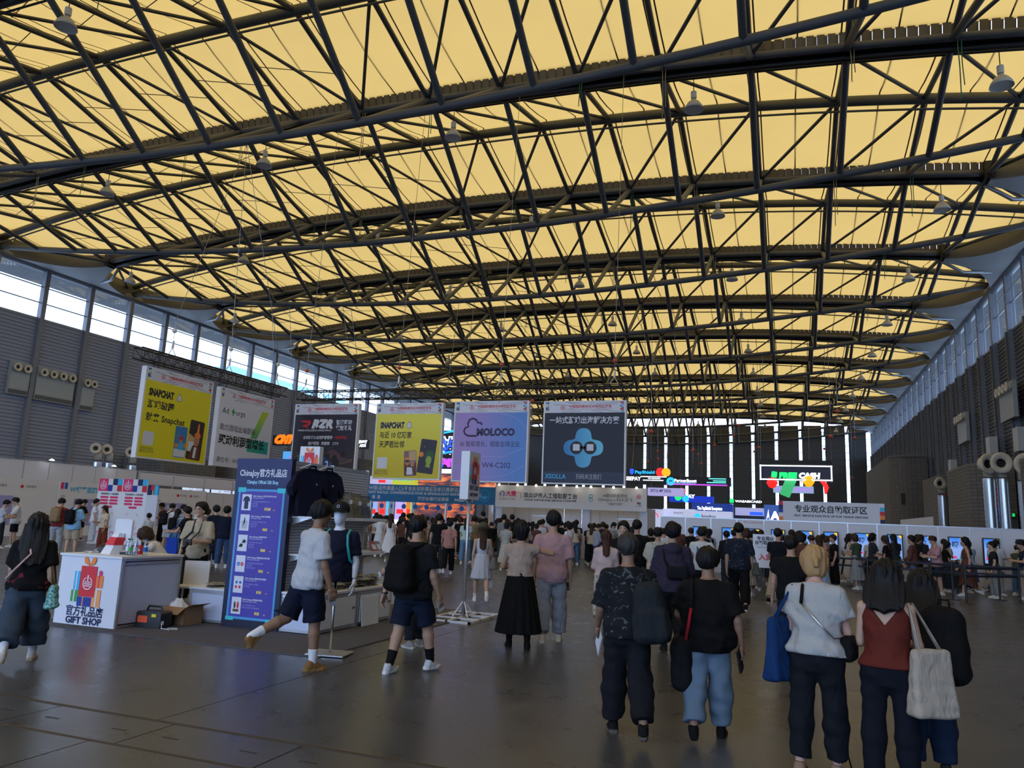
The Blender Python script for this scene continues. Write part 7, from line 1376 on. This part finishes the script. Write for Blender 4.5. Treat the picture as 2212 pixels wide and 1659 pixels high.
mid('man in grey shirt reading papers near the service counter', (1288, 1228), 1131, -70, fig=fg(STAND, head=(0, 25), armR=(24, 8, 66, -14), armL=(24, 8, 66, -14)), top=dict(sleeve=1.8, hem=-.02, ease=.02, loose=.012, collar=1), tcol='#8e97a4', bcol='#3c4452', shoes=('#c8c4ba', '#dddddd'))
# man with a camera near the gift shop
P = person('man with glasses in a cream T-shirt and black trousers holding a camera', (412, 1306), 1086, turn=158, fig=dict(w=.98, head=(22, -6), legR=(6, 5, 4), legL=(-4, 6, 2), armR=(6, 10, 22, -2), armL=(16, 10, 74, -30), curl=.8), skin='light', hair=('short', 'black', dict(puff=.012)), top=dict(hem=-.065, ease=.03, sleeve=.9, loose=.03, amp=.006), tcol='#a89c86', bot=dict(loose=.035, e=.014, waist=.0), bcol='#0b0b0e', shoes=('#c9c5bd', '#dedad2'), face=True)
F = P['F']; q = carried('glasses', 'glasses on the man with the camera', 'glasses', P)
for sx in (-1, 1): c = F.hc+F.RH @ V3(sx*.031, .098, .004)*F.hs; MB().tube([tuple(c+F.RH @ (V3(.024*math.cos(a), 0, .018*math.sin(a)))) for a in [i*PI/5 for i in range(11)]], .0022, 4).build('rim', M_BLKP, q); MB().tube([tuple(c+F.RH @ V3(sx*.024, 0, 0)), tuple(F.hc+F.RH @ V3(sx*.078, 0, .005)*F.hs)], .0022, 4).build('temple', M_BLKP, q)
t = carried('camera', 'black camera on a neck strap held by the cream T-shirt man', 'camera', P); c, R_ = in_hand(P, 'L', .12, .05); c = c+V3(.03, .03, -.01); MB().cbox(tuple(c), (.14, .08, .1)).build('camera_body', M_BLKP, t); MB().tube([tuple(c+V3(0, .03, -.02)), tuple(c+V3(.01, .12, -.1))], [.04, .038], 12).build('lens', M_BLKP, t, True)
for sx in (-1, 1): MB().tube([tuple(c+V3(sx*.06, 0, .05)), tuple(F.pel+F.RT[:, 2]*.2*F.H+V3(sx*.06, .14, 0)), tuple(F.neck+V3(sx*.07, .03, .02)), tuple(F.neck+V3(sx*.03, -.06, .03))], .012 if sx < 0 else .02, 6).build('neck_strap', cloth('#3a3c40'), t, True)
P = mid('man in black T-shirt holding a blue bag behind the camera man', (392, 1244), 1092, 60, fig=dict(head=(10, 14), legR=(16, 2, 6), legL=(-18, 2, 10), footL=-10, armR=(30, 8, 60, -10), armL=(28, 8, 60, -10)), top=TEE, tcol='#15171b', bcol='#0c0c10', shoes=('#d8d8d6', '#e0e0dc'))
tote(P, 'blue carrier bag held by the black T-shirt man near the counter', '#1d3f9a', 'L', (.16, .03, .24), .4, .25, .0, r=.02)
# seated shop assistant bending over the counter
P = person('shop assistant in white T-shirt and pink trousers bending behind the counter', None, None, 1.6, 75, fig=dict(fem=True, w=.92, seat=.66, lean=30, head=(0, 30), legR=(78, 6, 82), legL=(70, 8, 78), armR=(48, 10, 50, -14), armL=(52, 10, 46, -14)), skin='light', hair=('bob', 'brown', dict(puff=.008)), top=dict(hem=-.02, ease=.04, sleeve=.85, loose=.035), tcol='#d4d6da', bot=dict(loose=.06, e=.02), bcol='#b99ca4', shoes=('#c8c8c8', '#dddddd'), seatloc=(-9.42, 9.86, 0))
# shop mannequin
F = Fig(1.78, armR=(4, 9, 12, 2), armL=(0, 9, 10, 2)); mp = Vector((-5.27, 8.32, .012)); t = thing('mannequin', 'white shop mannequin in navy polo, black cap and teal straps', 'mannequin', tuple(mp), away(mp)+math.radians(158)); dz = .06
M_MAN = mat('mannequin_white', (.72, .74, .82), .3)
def manq(P):
    d = smin(F.torso(P), F.d_neck(P), .03)
    for nm in 'RL': d = smin(smin(d, F.d_arm(P, nm), .035), F.d_hand(P, nm), .01)
    q = ((P-F.hc) @ F.RH)/F.hs; d = smin(d, smin(ellip(q, V3(0, -.01, .022), (.072, .09, .088)), ellip(q, V3(0, .018, -.04), (.055, .066, .078)), .03)*F.hs, .02); return np.maximum(d, (F.pel[2]-.02)-P[:, 2])
g = [nets(manq, F.pel-V3(.42, .25, .12), F.hc+V3(.42, .25, .16), .011)]; 
for nm in 'RL': wr, f_, n_, t_ = F.hand_frame(nm); c = wr+f_*.08; g.append(nets(lambda P: F.d_hand(P, nm), c-.135, c+.135, .005))
obj('figure', to_mesh('figure', g), M_MAN, t); obj('polo', F.top(hem=-.035, ease=.03, sleeve=.75, loose=.02, collar=1), M_NAVYC, t)
cp = bpy.data.objects.new('cap', None); COL.objects.link(cp); cp.parent = t; cp.location = tuple(F.hc+V3(0, -.01, .045)); cp.rotation_euler = (-.12, 0, PI); cap_parts(cp, 1.1); flat('cap_badge', P_GREY, cp, ring(0, .05, .02, .006), -.108)
for sd, nm in ((1, 'R'), (-1, 'L')): sh = F.arm[nm][0]*.7+F.neck*.3; MB().tube([tuple(sh+V3(0, -.06, .03)), tuple(sh+V3(0, 0, .055)), tuple(sh+V3(sd*.01, .09, .0)), tuple(sh+V3(sd*.03, .125, -.12)), tuple(sh+V3(sd*.06, .09, -.3)), tuple(sh+V3(sd*.08, -.02, -.36))], .017, 6).build('teal_strap', mat('teal_strap', '#2aa6ac', .45), t, True)
MB().tube([(0, 0, 0), (0, 0, float(F.pel[2]))], .016, 10).build('stand_rod', M_CHROME, t, True); MB().box(-.24, .24, -.2, .2, 0, .012).build('stand_plate', M_ALU, t)
# ------------------------------------------------------------------ smaller figures: a few body types, each person an object of its own
def arche(fig, hair, top, bot, bkind='pants', H=1.7):
    F = Fig(H, **fig); P = [('body', F.body(.017), 'skin'), ('hair', F.hair(hair[0], .012, **hair[1]), 'hair'), ('shirt', F.top(.016, **top), 'top')]
    P.append(('skirt', F.skirt(.017, **bot), 'bot') if bkind == 'skirt' else (('trousers' if bot.get('cut', 1.9) > 1 else 'shorts'), F.pants(.016, **bot), 'bot'))
    for nm in 'RL': a, b = F.shoe(nm, .011); P += [('shoe', a, 'shoe'), ('sole', b, 'sole')]
    return F, P
PH = dict(armR=(22, 8, 78, -22), armL=(22, 8, 72, -22), head=(0, 26)); PL = dict(legR=(3, 3, 2), legL=(-3, 3, 2))
AR = {
 'man_phone': arche(dict(**PH, **PL), ('short', dict(puff=.010)), dict(TEE), {}),
 'man_stand': arche(dict(w=1.05, **PL), ('short', dict(puff=.008, seed=2)), dict(TEE), dict(loose=.03)),
 'man_walk': arche(dict(WALK), ('short', dict(puff=.012, seed=4)), dict(TEE), dict(loose=.03)),
 'man_shorts': arche(dict(w=1.08, **PH, **PL), ('short', dict(puff=.006, seed=5)), dict(hem=-.05, ease=.04, sleeve=.8, loose=.03), dict(cut=.9, loose=.04)),
 'man_jacket': arche(dict(armR=(18, 8, 40, -12), armL=(8, 8, 20, -2), **PL), ('short', dict(puff=.01, seed=7)), dict(hem=-.05, ease=.035, sleeve=1.9, loose=.018, collar=1), dict(loose=.03)),
 'woman_long': arche(dict(fem=True, w=.95, armR=(14, 7, 80, -20), armL=(4, 7, 14, 0), head=(0, 14), **PL), ('long', dict(L=.34, wd=.075)), dict(hem=-.01, ease=.025, sleeve=.6), dict(loose=.035)),
 'woman_dress': arche(dict(fem=True, w=.93, **WALK2), ('long', dict(L=.36, wd=.07)), dict(hem=.04, ease=.006, sleeve=0), dict(hem=.17, r0=.165, r1=.30, pleat=.012, waist=.1, wave=.05), 'skirt'),
 'woman_skirt': arche(dict(fem=True, w=.95, armR=(18, 7, 80, -20), armL=(16, 7, 80, -20), head=(0, 22), **PL), ('bob', dict(puff=.004)), dict(hem=.03, ease=.02, sleeve=.5), dict(hem=.16, r0=.17, r1=.26, waist=.1), 'skirt'),
 'woman_shorts': arche(dict(fem=True, w=.93, armR=(16, 7, 70, -18), armL=(6, 7, 16, 0), **PL), ('pony', dict(puff=.002)), dict(hem=-.02, ease=.03, sleeve=.7, loose=.024), dict(cut=.55, loose=.03)),
}
PKM = sdf_mesh('pack_body', lambda Q: smin(rbox(Q, V3(0, -.22, 1.17), (.15, .08, .22), .07), rbox(Q, V3(0, -.29, 1.08), (.11, .04, .10), .03), .03), (-.25, -.4, .85), (.25, -.05, 1.48), .018)
SHM = MB(); 
for sd in (-1, 1): SHM.tube([(sd*.08, -.14, 1.36), (sd*.11, -.03, 1.43), (sd*.12, .09, 1.36), (sd*.13, .115, 1.22), (sd*.15, 0, 1.1), (sd*.13, -.14, 1.02)], .016, 5)
SHM = SHM.mesh('shoulder_strap', True)
def spawn(kind, p, rz, s, cols, label, group=None, pack=None):
    t = thing('person', label, 'person', (p.x, p.y, 0), rz, group); t.scale = (s, s, s); last = None
    for n_, me, key in AR[kind][1]:
        m = SKINS[cols.get('skin', 'light')] if key == 'skin' else (HAIRS[cols.get('hair', 'black')] if key == 'hair' else cloth(cols.get(key, {'shoe': '#c9c9c6', 'sole': '#dcdcd8', 'top': '#888888', 'bot': '#1a1a20'}[key])))
        o = obj(n_, me, m, last if key == 'sole' else t, slot=True); last = o if key == 'shoe' else last
    if pack:
        b = thing('backpack', pack[1], 'backpack', (p.x, p.y, 0), rz); b.scale = (s, s, s); obj('pack_body', PKM, cloth(pack[0]), b, slot=True); obj('shoulder_strap', SHM, cloth(pack[0]), b, slot=True)
    return t
def by_px(kind, foot, hy, turn, label, pack=None, **cols):
    p = fl(*foot); H = head_z(foot[0], foot, hy); return spawn(kind, p, away(p)+math.radians(turn), H/1.7, cols, label, None, pack)
WH, BK, NV, GY_ = '#cfd1d6', '#0f1013', '#141a2c', '#6a6e76'
# left: in front of the plan boards
by_px('man_phone', (115, 1196), 1075, -25, 'man in maroon shirt and grey trousers before the plan boards', ('#8a7356', 'tan backpack on the maroon shirt man'), top='#7a2c30', bot='#9aa0a8')
by_px('man_shorts', (150, 1203), 1077, -40, 'man in light blue T-shirt and beige shorts looking at his phone', ('#101114', 'black backpack on the light blue T-shirt man'), top='#86b4d6', bot='#a89a84', shoe='#1a1a1c')
by_px('man_shorts', (168, 1166), 1078, -60, 'person in black shirt and shorts right of the light blue T-shirt', top='#0c0c10', bot='#0c0c10', shoe='#1a1a1c')
by_px('man_stand', (196, 1174), 1078, -90, 'officer in white uniform beside the registration board', top='#d6d8dc', bot='#b9bcc2')
by_px('man_shorts', (24, 1182), 1074, 95, 'man in white T-shirt and black shorts at the far left boards', top=WH, bot='#0c0c10')
by_px('man_phone', (-6, 1184), 1079, -80, 'man holding a phone cut by the left picture edge', top='#aeb2ba', bot='#20242c')
by_px('woman_long', (217, 1190), 1092, 120, 'woman half hidden behind the left end of the registration board', hair='brown', top='#c9bba4', bot='#7a3b2c')
by_px('man_stand', (312, 1196), 1109, 30, 'boy in white and black T-shirt before the registration board', top='#c8ccd4', bot='#30343c')
by_px('man_shorts', (357, 1193), 1087, -55, 'man in white T-shirt and white shorts right of the registration board', ('#15161a', 'black backpack on the white T-shirt man by the board'), top='#d2d4d8', bot='#b8bac2')
by_px('woman_long', (372, 1203), 1099, -35, 'long-haired woman in pale blue shirt and jeans', ('#0e0f12', 'black backpack on the long-haired woman in jeans'), top='#9fb4c8', bot='#5c7c9c')
by_px('man_phone', (388, 1196), 1090, 40, 'man in pale shirt carrying a plum backpack', ('#4a3a48', 'plum backpack left of the camera man'), top='#aeb8c4', bot='#5a2c26')
by_px('man_phone', (344, 1176), 1086, 110, 'man in brown shirt far behind the registration board', top='#5a3028', bot='#222226')
by_px('man_stand', (426, 1186), 1094, 160, 'man in white T-shirt beyond the camera man', top='#d8dade', bot='#3a3e48')
by_px('man_jacket', (455, 1218), 1092, 20, 'man in navy jacket between the camera man and the price board', top='#161c30', bot='#2a3448')
by_px('man_jacket', (478, 1226), 1094, -15, 'man in navy hooded top and jeans left of the price board', top='#10162a', bot='#33486a')
by_px('woman_shorts', (440, 1192), 1099, -30, 'woman with brown hair beyond the camera man', hair='brown', top='#7c6c64', bot='#26262c')
# centre
by_px('woman_dress', (838, 1214), 1110, -6, 'long-haired woman in white dress walking right of the rack', hair='brown', top='#d4d4d6', bot='#d4d4d6')
by_px('woman_skirt', (816, 1202), 1112, 10, 'woman in white blouse and white skirt beside the rack', top='#d8d8da', bot='#cfd0d4')
by_px('woman_shorts', (866, 1196), 1108, -10, 'woman in black top and beige shorts carrying a small bag', top='#101014', bot='#a39684')
by_px('woman_long', (884, 1206), 1109, 0, 'woman with very long black hair in black', top='#101014', bot='#101014')
by_px('man_stand', (943, 1236), 1111, 4, 'man in black polo with a shoulder strap behind the pole sign', top='#0d0f14', bot='#2c2c30')
by_px('man_walk', (966, 1240), 1123, -4, 'man in dusty pink shirt and black trousers, head bent', skin='mid', top='#a5776f', bot='#0c0c10', shoe='#c8c4bc')
by_px('woman_skirt', (990, 1206), 1116, 12, 'auburn-haired woman in black left of the pole', hair='auburn', top='#101014', bot='#101014', shoe='#8a2a2a')
by_px('woman_long', (1003, 1218), 1118, -8, 'woman in mint jacket and jeans just left of the pole', top='#a9c2bc', bot='#5f7f9f')
by_px('man_jacket', (985, 1198), 1112, -30, 'man in white shirt left of the pole', top='#cdd0d6', bot='#26262c')
by_px('man_stand', (1020, 1216), 1115, 20, 'man in khaki T-shirt behind the pole', top='#86775f', bot='#4a5a70')
by_px('man_stand', (1085, 1210), 1112, -20, 'man in grey T-shirt facing away left of the bob-haired woman', top='#7e8286', bot='#3a3c42')
by_px('woman_skirt', (1090, 1232), 1128, -14, 'woman in grey top and pale skirt with arms forward', top='#a3a39f', bot='#b3b2a8')
by_px('man_shorts', (1060, 1206), 1128, 30, 'young man in black T-shirt right of the white dress woman', top='#0e0f12', bot='#5a3c2c')
by_px('man_stand', (1103, 1204), 1112, 15, 'man in black patterned shirt beside the grey top woman', top='#1c1d22', bot='#15151a')
by_px('man_stand', (1040, 1190), 1106, 40, 'tall man in dark shirt beside the orange poster', top='#20242c', bot='#1c1c22')
by_px('man_stand', (1165, 1212), 1124, 2, 'man in white T-shirt left of the pink T-shirt man', top='#cfd2d8', bot='#22242a')
by_px('woman_long', (1148, 1210), 1127, -6, 'woman in light top beyond the bob-haired woman', top='#b9bcc4', bot='#4c5a6c')
by_px('woman_shorts', (1227, 1234), 1129, 50, 'ponytailed woman in white T-shirt right of the pink T-shirt man', top='#cdd2dc', bot='#101014')
by_px('man_stand', (1243, 1214), 1124, -6, 'man in dark grey T-shirt at the service desk', top='#2a2f38', bot='#50688a')
by_px('woman_long', (1240, 1218), 1138, 4, 'woman with a green bag near the service desk', ('#6f8a4a', 'green backpack near the service desk'), top='#a8b4a0', bot='#6f8aa8')
by_px('man_stand', (1210, 1208), 1126, 10, 'man in black at the right shoulder of the pink T-shirt man', top='#101116', bot='#15151a')
by_px('man_phone', (1322, 1216), 1128, -50, 'man in light shirt by the booth column', top='#9fa6b0', bot='#30343c')
by_px('woman_shorts', (1365, 1270), 1140, 60, 'ponytailed woman behind the facing young man', top='#b4b6bc', bot='#22242a')
# scattered crowd under the gate and along the counter
TOPS = [('#101116', 'black'), ('#0d0e12', 'black'), ('#15161a', 'black'), ('#1b1d24', 'dark grey'), ('#b9bcc2', 'white'), ('#c4c7ce', 'white'), ('#2a2f3a', 'charcoal'), ('#14203c', 'navy'), ('#7e8388', 'grey'), ('#b8a893', 'beige'), ('#8fa7bd', 'pale blue'), ('#5a3a34', 'brown'), ('#3d4a3c', 'olive'), ('#a8828a', 'rose')]
BOTS = [('#101014', 'black'), ('#26303f', 'dark'), ('#4c6482', 'denim'), ('#8a8d92', 'grey'), ('#a3978a', 'beige')]
KIN = {'man_phone': 'man looking down', 'man_stand': 'standing man', 'man_walk': 'walking man', 'man_shorts': 'short-trousered man', 'man_jacket': 'long-sleeved man', 'woman_long': 'long-haired woman', 'woman_dress': 'long-dressed woman', 'woman_skirt': 'bob-haired woman', 'woman_shorts': 'ponytailed woman'}
rc = random.Random(11)
def scatter(zone, spots, face, group):
    res = []
    for (x, y) in spots:
        k = rc.choice(['man_phone', 'man_stand', 'man_stand', 'man_walk', 'man_jacket', 'man_shorts', 'woman_long', 'woman_long', 'woman_skirt', 'woman_shorts', 'woman_dress'])
        tc, bc = rc.choice(TOPS), rc.choice(BOTS); 
        if k == 'woman_dress': bc = tc
        res.append((x, y, k, tc, bc, math.radians(face+rc.uniform(-35, 35)), rc.uniform(.93, 1.05), rc.choice(['black', 'black', 'dark', 'brown'])))
    # ordered left to right as the camera sees them
    def px(r_): q = Vector((r_[0], r_[1], 1.0))-EYE; return (q @ CIX)/(q @ CN)
    res.sort(key=px)
    for i, (x, y, k, tc, bc, rz, s, hc) in enumerate(res): spawn(k, Vector((x, y, 0)), rz, s, dict(top=tc[0], bot=bc[0], hair=hc, skin=rc.choice(['light', 'mid', 'light'])), '%s in %s top, %s from the left %s' % (KIN[k], tc[1], ordw(i+1), zone), group)
def grid_spots(x0, x1, y0, y1, n, dmin, avoid=()):
    out = []; tries = 0
    while len(out) < n and tries < 6000:
        tries += 1; p = (rc.uniform(x0, x1), rc.uniform(y0, y1))
        if all((p[0]-q[0])**2+(p[1]-q[1])**2 > dmin*dmin for q in out+list(avoid)): out.append(p)
    return out
def placed(): return [(o.location.x, o.location.y) for o in bpy.data.objects if o.name.startswith('person') and o.parent is None]
scatter('under the blue gate', grid_spots(-21.5, -13.2, 29.5, 37.8, 62, .62, placed()), 10, 'crowd under the blue gate')
scatter('at the service counter', grid_spots(-13.0, -7.2, 30.5, 35.5, 26, .62, placed()), 0, 'crowd before the service counter')
scatter('before the kiosks', grid_spots(-4.4, .8, 20.5, 30.6, 34, .75, placed()+ps+[(-.55, 20.4)]), 0, 'group before the kiosks')
# the queue along the belts
qs = []
for row, (y, n, fc) in enumerate(((26.9, 10, 80), (28.6, 11, -80), (30.2, 10, 0))):
    for i in range(n):
        x = .9+7.6*(i+.5)/n+rc.uniform(-.1, .1); q = (x, y+rc.uniform(-.2, .2))
        if all((q[0]-a)**2+(q[1]-b)**2 > .12 for a, b in ps): qs.append((q, fc))
for row in (80, -80, 0): scatter('in the %s queue row' % {80: 'front', -80: 'middle', 0: 'rear'}[row], [q for q, f_ in qs if f_ == row], row, 'queue by the kiosks')
